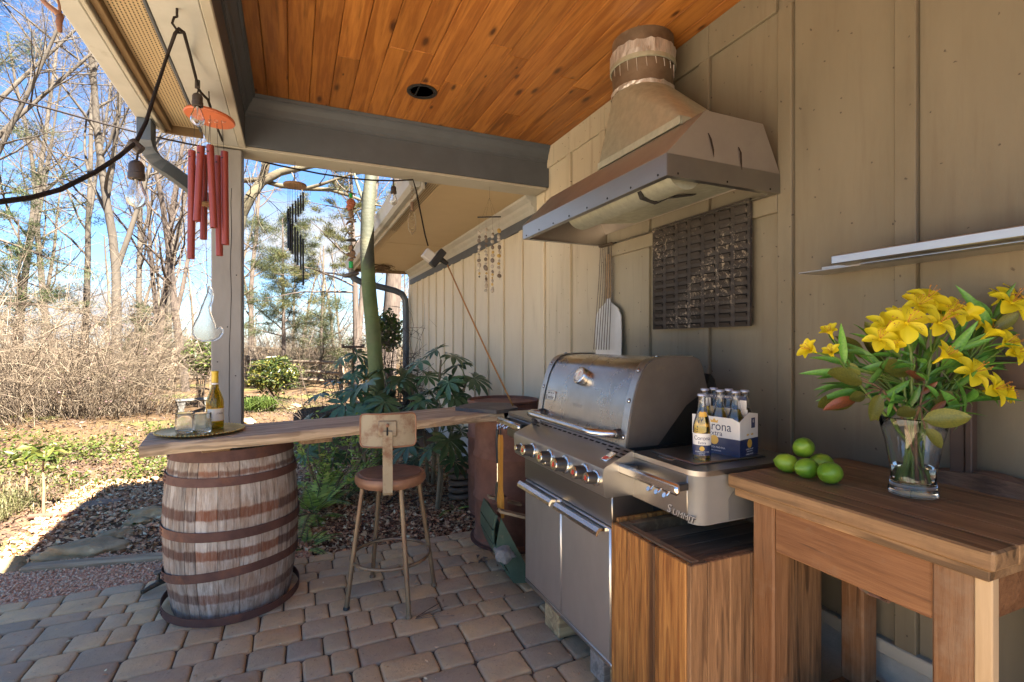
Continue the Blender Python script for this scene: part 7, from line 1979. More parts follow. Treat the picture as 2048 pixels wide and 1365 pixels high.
# beer bottles
def beer(label, c, face, group, labelled=True):
    t = thing('beer_bottle', label, 'beer bottle', c, group=group)
    R_ = 0.0305
    pr = [(0.0, 0.004), (0.024, 0.0), (R_ - 0.001, 0.003), (R_, 0.010), (R_, 0.122), (R_ - 0.002, 0.136), (0.0215, 0.160), (0.0165, 0.180), (0.0135, 0.205), (0.0128, 0.224), (0.0140, 0.226), (0.0140, 0.232)]
    inn = [(max(r_ - 0.0022, 0.0), z_ + (0.004 if z_ < 0.012 else 0)) for r_, z_ in pr][::-1]
    obj('glass_body', MB().lathe(pr + inn, 28), m_clear, t, True)
    fill = [(0.0, 0.0087), (0.021, 0.0045), (R_ - 0.0029, 0.009), (R_ - 0.0027, 0.122), (R_ - 0.0048, 0.136), (0.0188, 0.160), (0.0150, 0.172), (0.0, 0.172)]
    obj('beer', MB().lathe(fill, 28), m_amber, t, True)
    obj('bottle_cap', MB().lathe([(0.0145, 0.2322), (0.0160, 0.2318), (0.0158, 0.2365), (0.0140, 0.239), (0.0, 0.2395)], 20), m_capnavy, t, True)
    if labelled:
        a = math.atan2(face[1], face[0]); rt_ = Vector((-math.sin(a), math.cos(a), 0)); nn_ = Vector((math.cos(a), math.sin(a), 0))
        obj('white_label', MB().lathe([(R_ + 0.0006, 0.062), (R_ + 0.0006, 0.102)], 22, a0=a - 1.35, a1=a + 1.35), m_card, t, True)
        obj('navy_label', MB().lathe([(R_ + 0.0006, 0.026), (R_ + 0.0006, 0.0617)], 22, a0=a - 1.35, a1=a + 1.35), m_navy, t, True)
        lettering('Corona', 0.0205, m_navy, t, (nn_ * (R_ + 0.001) + Vector((0, 0, 0.086)), rt_, (0, 0, 1)), 0.0002, 0, 0.92, bend=R_)
        lettering('Extra', 0.0125, m_navy, t, (nn_ * (R_ + 0.001) + Vector((0, 0, 0.070)), rt_, (0, 0, 1)), 0.0002, 0, 1.0, bend=R_)
        obj('gold_seal', MB().lathe([(0.0, 0.0), (0.0085, 0.0), (0.0085, 0.0004), (0.0, 0.0004)], 16, nn_ * (R_ + 0.0004) + Vector((0, 0, 0.050)), Matrix.Rotation(a, 4, 'Z') @ Matrix.Rotation(rad(90), 4, 'Y')), m_gold, t)
        for i, w_ in enumerate((0.9, 0.8, 0.65)):
            lettering(('LA CERVEZA MAS FINA', 'CERVEZA', '12 FL OZ')[i], 0.0048, m_white, t, (nn_ * (R_ + 0.001) + Vector((0, 0, 0.039 - i * 0.0055)), rt_, (0, 0, 1)), 0.0002, bend=R_)
        # lime coloured neck paper
        obj('neck_label', MB().lathe([(0.0218, 0.1600), (0.0180, 0.1765)], 14, a0=a - 0.5, a1=a + 0.9), M('yellow paper', (0.75, 0.62, 0.08), rough=0.5, bump=0) if False else m_gold, t, True)
    return t
ZB = 0.9512
b0 = at_z(1404, 923, ZB)
beer('single beer bottle standing in front of the six pack carton', (b0.x, b0.y, ZB), (-b0.x, -b0.y), None)
# carton: long face towards -X
cf = at_z(1480, 920, ZB); cl_ = at_z(1391, 903, ZB)
ey = (cl_ - cf); ey.z = 0; ey = ey.normalized(); ex = Vector((ey.y, -ey.x, 0))
CL, CWd, CH, CT = 0.192, 0.128, 0.143, 0.236
ct = thing('beer_carton', 'white and navy six pack beer carton on the grill side shelf', 'beer carton', (cf.x, cf.y, ZB + 0.0005))
ct.rotation_euler = (0, 0, math.atan2(ex.y, ex.x))
# local axes: x = short end (into the scene), y = long side
th = 0.0012
mb = MB()
def wall(name, pts, mat, dx, dy):
    m_ = MB(); n = len(pts); vs = [Vector(p) for p in pts] + [Vector(p) + Vector((dx, dy, 0)) for p in pts]
    fs = [tuple(range(n)), tuple(range(2 * n - 1, n - 1, -1))] + [((i + 1) % n, i, n + i, n + (i + 1) % n) for i in range(n)]
    return obj(name, m_.add(vs, fs), mat, ct)
hn = 0.068
wall('front_panel', [(0, 0, hn), (0, CL, hn), (0, CL, CH), (0, 0.03, CH), (0, 0.0, CH - 0.012)], m_card, th, 0)
wall('front_panel_navy', [(0, 0, 0), (0, CL, 0), (0, CL, hn - 0.0003), (0, 0, hn - 0.0003)], m_navy, th, 0)
wall('end_panel', [(th, 0, hn), (CWd, 0, hn), (CWd, 0, CH + 0.012), (CWd * 0.5, 0, CH + 0.020), (th, 0, CH - 0.008)], m_card, 0, th)
wall('end_panel_navy', [(th, 0, 0), (CWd, 0, 0), (CWd, 0, hn - 0.0003), (th, 0, hn - 0.0003)], m_navy, 0, th)
wall('end_panel', [(th, CL - th, 0), (CWd, CL - th, 0), (CWd, CL - th, CH + 0.012), (th, CL - th, CH - 0.008)], m_card, 0, th)
wall('back_panel', [(CWd - th, th, 0), (CWd - th, CL - th * 2, 0), (CWd - th, CL - th * 2, CH), (CWd - th, th, CH)], m_card, th, 0)
wall('base', [(th, th, 0.001), (th, CL - th, 0.001), (th, CL - th, 0.002), (th, th, 0.002)], m_card, CWd - 2 * th, 0)
mx = CWd / 2
m_ = MB()
ring_o = [(0.012, 0.004), (CL - 0.012, 0.004), (CL - 0.012, 0.205), (CL - 0.02, CT - 0.022), (0.02, CT - 0.022), (0.012, 0.205)]
# centre handle: four strips round a hand hole
def hb2(y0, y1, z0, z1, mat, name, d=0.0): return obj(name, MB().box(mx - 0.001 - d, mx + 0.001 + d, y0, y1, z0, z1), mat, ct)
hb2(0.006, CL - 0.006, 0.003, 0.172, m_card, 'handle_divider')
hb2(0.010, 0.040, 0.1725, 0.205, m_card, 'handle_divider'); hb2(CL - 0.040, CL - 0.010, 0.1725, 0.205, m_card, 'handle_divider')
hb2(0.010, CL - 0.010, 0.2055, CT - 0.016, m_navy, 'handle_top')
Fx = (-0.0004, 0, 0)
def cfront(body, size, y, z, mat, depth=0.0002, **k): return lettering(body, size, mat, ct, ((-0.0004, y, z), (0, -1, 0), (0, 0, 1)), depth, **k)
cfront('Corona', 0.047, CL * 0.52, 0.108, m_navy, sx=0.92)
cfront('Extra', 0.027, CL * 0.50, 0.082, m_navy)
cfront('LA CERVEZA MAS FINA', 0.0085, CL * 0.52, 0.030, m_white)
cfront('MEXICAN LAGER BEER', 0.0055, CL * 0.52, 0.018, m_white)
lettering('SIX - 12 FL OZ BOTTLES', 0.0095, m_white, ct, ((mx - 0.0014, CL * 0.55, 0.2125), (0, -1, 0), (0, 0, 1)), 0.0002)
sealR = Matrix.Rotation(rad(90), 4, 'Y')
obj('gold_seal', MB().lathe([(0.0, 0), (0.017, 0), (0.017, 0.0005), (0, 0.0005)], 22, (-0.0006, CL * 0.52, 0.057), sealR), m_gold, ct)
obj('gold_seal', MB().lathe([(0.0, 0), (0.016, 0), (0.016, 0.0005), (0, 0.0005)], 22, (CWd * 0.52, -0.0006, 0.050), Matrix.Rotation(rad(90), 4, 'X')), m_gold, ct)
for o_, ax_ in (((-0.0005, CL * 0.52, 0.137), 'f'), ((CWd * 0.42, -0.0005, 0.083), 'e'), ((CWd * 0.66, -0.0005, 0.083), 'e')):
    s_ = 1.0 if ax_ == 'f' else 0.55
    mb = MB()
    pts = [(-0.014, -0.006), (0.014, -0.006), (0.016, 0.007), (0.008, 0.001), (0.0, 0.010), (-0.008, 0.001), (-0.016, 0.007)]
    if ax_ == 'f': mb.add([(o_[0], o_[1] - a * s_, o_[2] - 0.010 + b * s_) for a, b in pts], [tuple(range(7))])
    else: mb.add([(o_[0] + a * s_, o_[1], o_[2] + b * s_) for a, b in pts], [tuple(range(7))])
    obj('crown_mark', mb, m_gold, ct, recalc=False)
obj('info_box', MB().box(CWd * 0.62, CWd * 0.82, -0.0008, -0.0001, 0.105, 0.142), m_navy, ct)
lettering('6', 0.018, m_card, ct, ((CWd * 0.72, -0.001, 0.130), (1, 0, 0), (0, 0, 1)), 0.0002)
for z_, s_ in ((0.030, 0.006), (0.022, 0.0045), (0.012, 0.006)): lettering('CERVEZA 12 FL OZ', s_, m_white, ct, ((CWd * 0.52, -0.0006, z_), (1, 0, 0), (0, 0, 1)), 0.0002)
lettering('Corona', 0.019, m_navy, ct, ((CWd * 0.5, -0.0006, 0.155), (1, 0, 0), (0, 0, 1)), 0.0002) if False else None
Mx = Matrix.Translation(ct.location) @ Euler(ct.rotation_euler).to_matrix().to_4x4()
names = ['front corner bottle of the six pack, nearest the single bottle', 'middle front bottle of the six pack', 'front bottle at the left end of the six pack', 'back bottle at the right end of the six pack', 'middle back bottle of the six pack', 'back bottle at the left end of the six pack']
for i in range(6):
    r_, c_ = divmod(i, 3)
    p = Mx @ Vector((0.0325 + r_ * 0.063, 0.0335 + c_ * 0.0625, 0.003))
    beer(names[i], p, (-1, -1), 'bottles in the six pack', False)

# limes
g = NG('lime peel'); v = g.coords(rand=True)
n1 = g.noise(v, 18, 4); n2 = g.noise(v, 240, 3)
col = g.ramp(g.noise(v, 9, 4), [(0.3, (0.116, 0.264, 0.0186)), (0.6, (0.295, 0.449, 0.031)), (0.8, (0.527, 0.558, 0.0543))])
g.set(Base_Color=col, Roughness=0.32); g.bump(n2, 0.35, 0.002); m_lime = g.m
me_l = MB().lathe([(0.0, -0.041), (0.004, -0.0405), (0.007, -0.037), (0.018, -0.031), (0.027, -0.018), (0.031, 0.0), (0.0275, 0.018), (0.018, 0.030), (0.008, 0.0355), (0.005, 0.038), (0.0, 0.0385)], 24).mesh('lime', m_lime, 'all')
for lab, px, py, up, rx, rz, s_ in (('leftmost lime of the pile on the work table', 1573, 945, 0.031, 95, 20, 1.0), ('lime perched on top of the pile', 1607, 941, 0.072, 60, -30, 1.06), ('lime at the front middle of the pile', 1614, 957, 0.031, 90, 75, 1.03), ('lime tucked behind at the right of the pile', 1643, 943, 0.031, 90, 50, 0.96), ('lime nearest the camera at the front right of the pile', 1660, 968, 0.031, 92, 100, 1.08)):
    p = at_z(px, py, TZ)
    o = link('lime', me_l, None, (p.x, p.y, TZ + up * s_), (rad(rx), 0, rad(rz))); o.scale = (s_, s_, s_)
    tag(o, lab, 'lime', 'limes on the table', 'thing')

# ================================================================== VASE AND FLOWERS
vc = at_z(1826, 990, TZ); VZ = TZ + 0.0008
vase = thing('glass_vase', 'clear flared glass vase of yellow flowers on the table', 'vase', (vc.x, vc.y, VZ))
po = [(0.0, 0.0), (0.052, 0.0), (0.058, 0.003), (0.0585, 0.010), (0.0545, 0.028), (0.0515, 0.045), (0.053, 0.075), (0.060, 0.110), (0.066, 0.150), (0.075, 0.185), (0.081, 0.218), (0.0805, 0.2205)]
pi_ = [(0.0785, 0.2185), (0.0726, 0.185), (0.0635, 0.150), (0.0575, 0.110), (0.0505, 0.075), (0.049, 0.045), (0.048, 0.033), (0.0, 0.030)]
obj('vase_body', MB().lathe(po + pi_, 48), m_clear, vase, 'all')
obj('water', MB().lathe([(0.0, 0.0305), (0.0478, 0.0335), (0.0487, 0.045), (0.0500, 0.075), (0.0515, 0.083), (0.0, 0.083)], 40), m_water, vase, True)

g = NG('yellow petal'); v = g.coords()
gs = g.sep(v)
n1 = g.noise(v, 120, 3)
streak = g.ramp(g.math('ABSOLUTE', gs[1], 0), [(0.0, 1.0), (0.0018 / 1.0 + 0.001, 0.0)])
col = g.mix(g.math('MULTIPLY', g.rnd(), 0.6), (0.80, 0.70, 0.02), (0.82, 0.62, 0.012))
col = g.mix(g.math('MULTIPLY', g.math('LESS_THAN', gs[2], 0.35), 0.0), col, (0.2, 0.25, 0.03))
g.set(Base_Color=col, Roughness=0.5)
tr = g.n('ShaderNodeBsdfTranslucent'); g.put(tr.inputs[0], col); mxs = g.n('ShaderNodeMixShader'); mxs.inputs[0].default_value = 0.35
g.t.links.new(g.b.outputs[0], mxs.inputs[1]); g.t.links.new(tr.outputs[0], mxs.inputs[2]); g.t.links.new(mxs.outputs[0], g.out.inputs[0]); m_petal = g.m
m_mark = M('brown petal streak', (0.16, 0.05, 0.01), rough=0.6, bump=0)
m_stamen = M('amber stamen', (0.50, 0.22, 0.03), (0.35, 0.14, 0.02), rough=0.6, bump=0)
m_stemg = M('flower stem green', (0.13, 0.21, 0.035), (0.08, 0.14, 0.025), scale=30, rough=0.45)
def leafmat(name, c1, c2, sp=0.4):
    g = NG(name); v = g.coords(rand=True); n1 = g.noise(v, 25, 4)
    col = g.ramp(n1, [(0.3, c2), (0.7, c1)]); hv = g.n('ShaderNodeHueSaturation'); g.put(hv.inputs['Value'], g.math('ADD', g.math('MULTIPLY', g.rnd(), 0.8), 0.6)); g.put(hv.inputs['Color'], col)
    g.set(Base_Color=hv.outputs[0], Roughness=0.35)
    tr = g.n('ShaderNodeBsdfTranslucent'); g.put(tr.inputs[0], hv.outputs[0]); mxs = g.n('ShaderNodeMixShader'); mxs.inputs[0].default_value = 0.2
    g.t.links.new(g.b.outputs[0], mxs.inputs[1]); g.t.links.new(tr.outputs[0], mxs.inputs[2]); g.t.links.new(mxs.outputs[0], g.out.inputs[0]); g.bump(n1, 0.2, 0.004)
    return g.m
m_lance = leafmat('lily leaf', (0.126, 0.298, 0.0459), (0.0688, 0.196, 0.0321))
m_broad = leafmat('olive broad leaf', (0.19, 0.19, 0.03), (0.10, 0.115, 0.02))
m_redleaf = leafmat('red brown leaf', (0.20, 0.06, 0.025), (0.11, 0.04, 0.02))
def blade_mesh(name, w_, mat, bend, cup=0.18, tipw=1.0, n=7, shape='lance'):
    mb = MB(); vs = []
    for i in range(n + 1):
        t_ = i / n
        if shape == 'lance': ww = math.sin(math.pi * min(t_ ** 0.75, 1)) ** 0.9 * w_ * (1 if t_ < 1 else 0)
        elif shape == 'petal': ww = (math.sin(math.pi * (0.06 + 0.90 * t_) ** 1.45) ** 0.75) * w_
        else: ww = math.sin(math.pi * min(t_ ** 0.85, 1)) ** 0.7 * w_
        ang_ = bend * t_; x = math.sin(ang_) / bend if abs(bend) > 1e-3 else t_; x = x if abs(bend) > 1e-3 else t_
        z = (1 - math.cos(ang_)) / bend if abs(bend) > 1e-3 else 0
        vs += [(x, -ww, -z + cup * ww), (x, -ww * 0.5, -z + cup * ww * 0.3), (x, 0, -z), (x, ww * 0.5, -z + cup * ww * 0.3), (x, ww, -z + cup * ww)]
    fs = []
    for i in range(n):
        for j in range(4): fs.append((i * 5 + j, i * 5 + j + 1, i * 5 + j + 6, i * 5 + j + 5))
    return mb.add(vs, fs).mesh(name, mat, 'all', recalc=False)
PET = [blade_mesh('petal', 0.33, m_petal, 0.9, 0.5, shape='petal'), blade_mesh('petal', 0.25, m_petal, 1.1, 0.6, shape='petal'), blade_mesh('petal', 0.36, m_petal, 0.6, 0.4, shape='petal')]
LAN = [blade_mesh('leaf', 0.085, m_lance, b, 0.5) for b in (0.5, 0.9, 1.3, -0.5)]
BRO = [blade_mesh('broad_leaf', 0.24, m_broad, b, 0.35, n=8, shape='broad') for b in (0.5, 0.9, -0.4)]
RED = [blade_mesh('broad_leaf', 0.17, m_redleaf, b, 0.5, shape='broad') for b in (0.6, -0.5)]
fr_ = random.Random(17)
def orient(o, pos, d, up, s):
    d = Vector(d).normalized(); up = Vector(up); up = (up - d * up.dot(d)); up = up.normalized() if up.length > 1e-4 else d.orthogonal().normalized()
    y = up.cross(d); m4 = Matrix((d, y, up)).transposed().to_4x4() @ Matrix.Scale(s, 4); m4.translation = pos; o.matrix_basis = m4
TOCAM = Vector((-SN, -CS, 0))
def blossom(parent, pos, axis, s, openness, rr):
    """six petals, inner three narrower and streaked, stamens"""
    axis = Vector(axis).normalized(); u = axis.orthogonal().normalized(); w_ = axis.cross(u)
    mb = MB()
    mb.tube([pos - axis * s * 0.55, pos - axis * s * 0.25, pos + axis * s * 0.05], [s * 0.05, s * 0.09, s * 0.10], 7)
    b = obj('blossom', mb, m_stemg if False else m_petal, parent, True)
    st = MB()
    for k in range(5):
        a = k * 1.26 + rr.random(); dd = (axis * 1.0 + (u * math.cos(a) + w_ * math.sin(a)) * 0.3).normalized()
        st.tube([pos, pos + dd * s * 0.75], s * 0.012, 4); st.ball(tuple(pos + dd * s * 0.77), s * 0.035, n=6, m=4)
    obj('stamens', st, m_stamen, b)
    mk = MB(); roll = rr.uniform(0, 6.28)
    for k in range(6):
        inner_ = k % 2; a = roll + k * math.pi / 3
        rdir = u * math.cos(a) + w_ * math.sin(a)
        op = openness * (0.85 if inner_ else 1.0) * rr.uniform(0.88, 1.12)
        d = axis * math.cos(op) + rdir * math.sin(op); up_ = axis * math.sin(op) - rdir * math.cos(op)
        o = link('petal', PET[1 if inner_ else (0 if rr.random() < 0.5 else 2)], b)
        orient(o, pos - axis * s * 0.12, d, up_, s * rr.uniform(0.95, 1.1))
        if inner_ and openness > 0.6:
            for h_ in range(5):
                t_ = rr.uniform(0.35, 0.62); q0 = pos - axis * s * 0.12 + d * s * t_ + up_ * s * 0.022 - up_ * s * (0.45 * t_ * t_) * 0.9
                sd = d.cross(up_) * rr.uniform(-0.09, 0.09) * s
                mk.add([q0 + sd + up_ * s * 0.012, q0 + sd + d * s * 0.10 + d.cross(up_) * s * 0.008 - up_ * s * 0.03, q0 + sd + d * s * 0.10 - d.cross(up_) * s * 0.008 - up_ * s * 0.03], [(0, 1, 2)])
    if mk.v: obj('petal_streaks', mk, m_mark, b, recalc=False)
    return b
DV = vc.x * SN + vc.y * CS
rimc = Vector((vc.x, vc.y, VZ + 0.215))
stems = [
 ('small flowered yellow lily stem leaning far left', [(1662, 668, 0.0, 0.040, 0.45), (1622, 700, 0.02, 0.045, 0.55), (1664, 706, -0.02, 0.036, 0.5)], (1690, 735)),
 ('yellow lily stem with the lower left open cluster', [(1772, 655, -0.03, 0.060, 1.15), (1760, 678, -0.06, 0.052, 1.1), (1786, 690, -0.04, 0.038, 0.8), (1790, 632, 0.0, 0.04, 0.8)], (1800, 715)),
 ('yellow lily stem with the widest open flower in front', [(1815, 645, -0.07, 0.066, 1.25), (1838, 610, 0.0, 0.056, 1.1), (1822, 605, 0.03, 0.040, 0.8)], (1822, 705)),
 ('tallest yellow lily stem at the centre top', [(1856, 596, 0.02, 0.060, 1.15), (1880, 622, 0.03, 0.05, 1.0)], (1850, 690)),
 ('yellow lily stem right of centre with overlapping flowers', [(1880, 645, -0.05, 0.064, 1.25), (1905, 625, 0.0, 0.055, 1.1), (1900, 615, 0.04, 0.045, 0.9), (1932, 630, 0.02, 0.048, 0.7)], (1862, 710)),
 ('drooping yellow lily bud in the middle of the leaves', [(1884, 715, -0.05, 0.056, 0.42)], (1858, 742)),
 ('tall yellow lily stem at the upper right corner of the bouquet', [(2025, 605, 0.0, 0.066, 1.2), (2000, 600, 0.03, 0.05, 1.0), (2040, 585, 0.03, 0.05, 1.0)], (1975, 680)),
 ('yellow lily stem with trumpet flowers at the right', [(1972, 672, 0.0, 0.052, 0.5), (2012, 688, -0.02, 0.055, 0.8), (2030, 706, -0.03, 0.046, 0.9), (1992, 660, 0.04, 0.046, 0.6), (1960, 650, 0.04, 0.045, 0.5)], (1935, 725)),
 ('low yellow lily with open flower right of the vase', [(1948, 745, -0.06, 0.062, 1.2)], (1910, 770)),
 ('lowest yellow lily leaning out to the right', [(1990, 778, -0.05, 0.058, 1.05), (2010, 790, -0.04, 0.04, 0.6)], (1930, 800)),
]
foots = [(0.62, 0.3), (-0.35, 0.2), (0.1, -0.4), (-0.2, -0.2), (0.3, 0.45), (0.0, 0.3), (-0.55, -0.1), (-0.45, 0.35), (-0.3, -0.4), (-0.6, 0.1)]
for (lab, fl_, knee), (fa, fb) in zip(stems, foots):
    base = vc + Vector((CS * fa * 0.05 + SN * fb * 0.05, -SN * fa * 0.05 + CS * fb * 0.05, 0)); base.z = VZ + 0.036
    t = thing('lily_stem', lab, 'flower', base, group='yellow lily stems in the vase')
    kp = at_d(knee[0], knee[1], DV + fl_[0][2] * 0.5)
    neck = rimc.lerp(Vector((kp.x, kp.y, rimc.z)), 0.32); neck.z = rimc.z - 0.01
    low = base.lerp(neck, 0.5); low.z = base.z + 0.085
    low = base + (Vector((vc.x, vc.y, 0)) - Vector((base.x, base.y, 0))) * 0.7 + Vector((0, 0, 0.09))
    mb = MB().tube([Vector((0, 0, 0)), low - base, neck - base, kp - base], [0.0055, 0.005, 0.0042, 0.0036], 8)
    for (px, py, dz, s_, op) in fl_:
        p = at_d(px, py, DV + dz) - base
        ax = (p - (kp - base)).normalized(); axis = (ax * (1.1 if op < 0.75 else 0.25) + TOCAM * (0.2 if op < 0.75 else 0.85) + Vector((0, 0, 0.35 if op > 0.75 else 0.0)) + Vector((fr_.gauss(0, 0.2), fr_.gauss(0, 0.2), 0))).normalized()
        nb_ = p - axis * s_ * 0.5
        mb.tube([kp - base, (kp - base).lerp(nb_, 0.55) + Vector((0, 0, 0.008)), nb_], [0.0030, 0.0024, 0.0022], 6)
        blossom(t, p, axis, s_ * 0.88, op, fr_)
    obj('stem', mb, m_stemg, t, True)
    nl = 7 if len(fl_) > 1 else 4
    for k in range(nl):
        f = fr_.uniform(0.0, 1.0); p = (neck - base).lerp(kp - base, f)
        a = fr_.uniform(0, 6.28); side_ = (kp - neck).normalized()
        d = Vector((math.cos(a), math.sin(a), fr_.uniform(-0.15, 0.6))) + side_ * 0.8
        o = link('leaf', LAN[fr_.randrange(4)], t); orient(o, p, d, Vector((0, 0, 1)) + TOCAM * 0.6 + Vector((fr_.gauss(0, 0.4), fr_.gauss(0, 0.4), 0)), fr_.uniform(0.075, 0.14))
def leafspray(lab, leaves, base_f, mat_stem, knee):
    fa, fb = base_f
    base = vc + Vector((CS * fa * 0.05 + SN * fb * 0.05, -SN * fa * 0.05 + CS * fb * 0.05, 0)); base.z = VZ + 0.036
    t = thing('leaf_spray', lab, 'foliage', base, group='leafy sprays in the vase')
    kp = at_d(knee[0], knee[1], DV + knee[2]); neck = rimc.lerp(Vector((kp.x, kp.y, rimc.z)), 0.35); neck.z = rimc.z
    mb = MB().tube([Vector((0, 0, 0)), (neck - base) * 0.5 + Vector((0, 0, 0.0)), neck - base, kp - base], [0.004, 0.004, 0.0036, 0.003], 7)
    for (x0, y0, x1, y1, dz, kind, s_) in leaves:
        a = at_d(x0, y0, DV + dz) - base; b = at_d(x1, y1, DV + dz - 0.01) - base
        ms = {'b': BRO, 'r': RED, 'l': LAN}[kind]
        o = link('leaf', ms[fr_.randrange(len(ms))], t)
        L = (b - a).length * s_
        orient(o, a, b - a, TOCAM * 0.9 + Vector((fr_.gauss(0, 0.3), fr_.gauss(0, 0.3), 0.45)), L)
        mb.tube([kp - base, ((kp - base) + a) / 2 + Vector((0, 0, 0.004)), a], 0.0018, 5)
    obj('stem', mb, mat_stem, t, True)
m_woody = M('brown woody stem', (0.20, 0.12, 0.065), (0.12, 0.07, 0.04), scale=30, rough=0.7)
leafspray('olive broad leaved spray on the left of the bouquet', [(1725, 762, 1645, 757, -0.05, 'b', 1.05), (1720, 755, 1690, 725, 0.0, 'b', 1.1), (1730, 790, 1690, 800, -0.04, 'b', 1.0), (1712, 800, 1650, 812, -0.03, 'r', 1.0), (1738, 820, 1768, 840, -0.05, 'b', 1.1), (1745, 770, 1770, 735, 0.02, 'b', 1.0), (1725, 780, 1640, 790, 0.02, 'l', 1.0), (1760, 790, 1728, 850, -0.06, 'b', 0.9)], (0.4, -0.3), m_woody, (1765, 780, -0.03))
leafspray('brown twig with olive leaves drooping over the vase rim', [(1845, 840, 1930, 838, -0.10, 'b', 1.05), (1850, 858, 1880, 885, -0.115, 'b', 1.5), (1850, 760, 1795, 750, -0.03, 'r', 1.0), (1840, 790, 1870, 760, -0.02, 'r', 1.0), (1860, 800, 1915, 790, -0.03, 'b', 1.0), (1870, 800, 1900, 760, 0.0, 'b', 1.0), (1830, 820, 1790, 835, -0.08, 'b', 1.1), (1860, 830, 1890, 800, -0.05, 'r', 1.0)], (-0.2, -0.5), m_woody, (1840, 812, -0.06))
leafspray('dark lance leaved greenery filling the right of the bouquet', [(1880, 780, 1960, 858, -0.05, 'l', 1.15), (1910, 760, 1965, 855, -0.06, 'l', 1.2), (1950, 720, 2040, 668, 0.0, 'l', 1.1), (1930, 740, 2030, 700, -0.02, 'l', 1.1), (1985, 660, 1930, 578, 0.02, 'l', 1.1), (1985, 640, 1960, 578, 0.03, 'l', 1.1), (1985, 640, 2015, 570, 0.03, 'l', 1.1), (1990, 660, 2030, 630, 0.0, 'b', 1.1), (2000, 670, 2050, 660, 0.0, 'l', 1.2), (1960, 770, 2040, 800, -0.04, 'l', 1.0), (1975, 790, 2020, 815, -0.05, 'l', 1.0), (1890, 750, 1960, 690, 0.0, 'l', 1.1), (1880, 740, 1940, 650, 0.0, 'l', 1.1)], (0.5, 0.1), m_stemg, (1900, 765, -0.01))
leafspray('dark green lance leaves filling the centre and left of the bouquet', [(1830, 730, 1720, 720, -0.04, 'l', 1.0), (1820, 740, 1735, 740, -0.03, 'b', 0.9), (1810, 720, 1740, 690, 0.0, 'l', 1.0), (1830, 720, 1800, 690, -0.02, 'l', 1.1), (1840, 740, 1870, 680, -0.03, 'l', 1.1), (1820, 760, 1770, 800, -0.04, 'l', 1.2), (1840, 770, 1820, 830, -0.05, 'l', 1.2), (1850, 770, 1905, 810, -0.04, 'l', 1.1), (1700, 735, 1640, 702, 0.0, 'l', 1.1), (1690, 730, 1672, 640, 0.0, 'l', 1.0), (1690, 720, 1690, 660, 0.02, 'l', 1.0), (1700, 750, 1600, 735, 0.0, 'l', 0.9), (1700, 740, 1630, 775, 0.02, 'l', 1.0), (1860, 700, 1910, 660, 0.0, 'l', 1.1), (1800, 780, 1760, 830, 0.02, 'l', 1.1), (1790, 760, 1740, 780, 0.03, 'b', 1.0), (1870, 770, 1850, 830, 0.0, 'l', 1.2)], (-0.4, 0.3), m_stemg, (1820, 770, -0.01))

fq = random.Random(23)
def filler(lab, n, box, kn, kinds, sz):
    lv = []
    for k in range(n):
        x = fq.uniform(box[0], box[2]); y = fq.uniform(box[1], box[3])
        a = math.atan2(y - kn[1], x - kn[0]) + fq.uniform(-0.5, 0.5); l_ = fq.uniform(*sz)
        lv.append((x, y, x + l_ * math.cos(a), y + l_ * math.sin(a) * 0.8, fq.uniform(-0.02, 0.09), kinds[fq.randrange(len(kinds))], 1.0))
    leafspray(lab, lv, (fq.uniform(-0.5, 0.5), fq.uniform(-0.4, 0.4)), m_stemg, (kn[0], kn[1], 0.0))
filler('bushy dark lance leaves massed under the flowers at the centre', 20, (1750, 690, 1930, 800), (1830, 800), 'l', (50, 105))
filler('bushy green leaves massed at the right under the trumpet flowers', 17, (1870, 660, 2010, 790), (1870, 800), 'l', (50, 100))
filler('bushy green leaves massed at the left under the small buds', 14, (1670, 700, 1790, 800), (1800, 800), 'llllb', (50, 95))
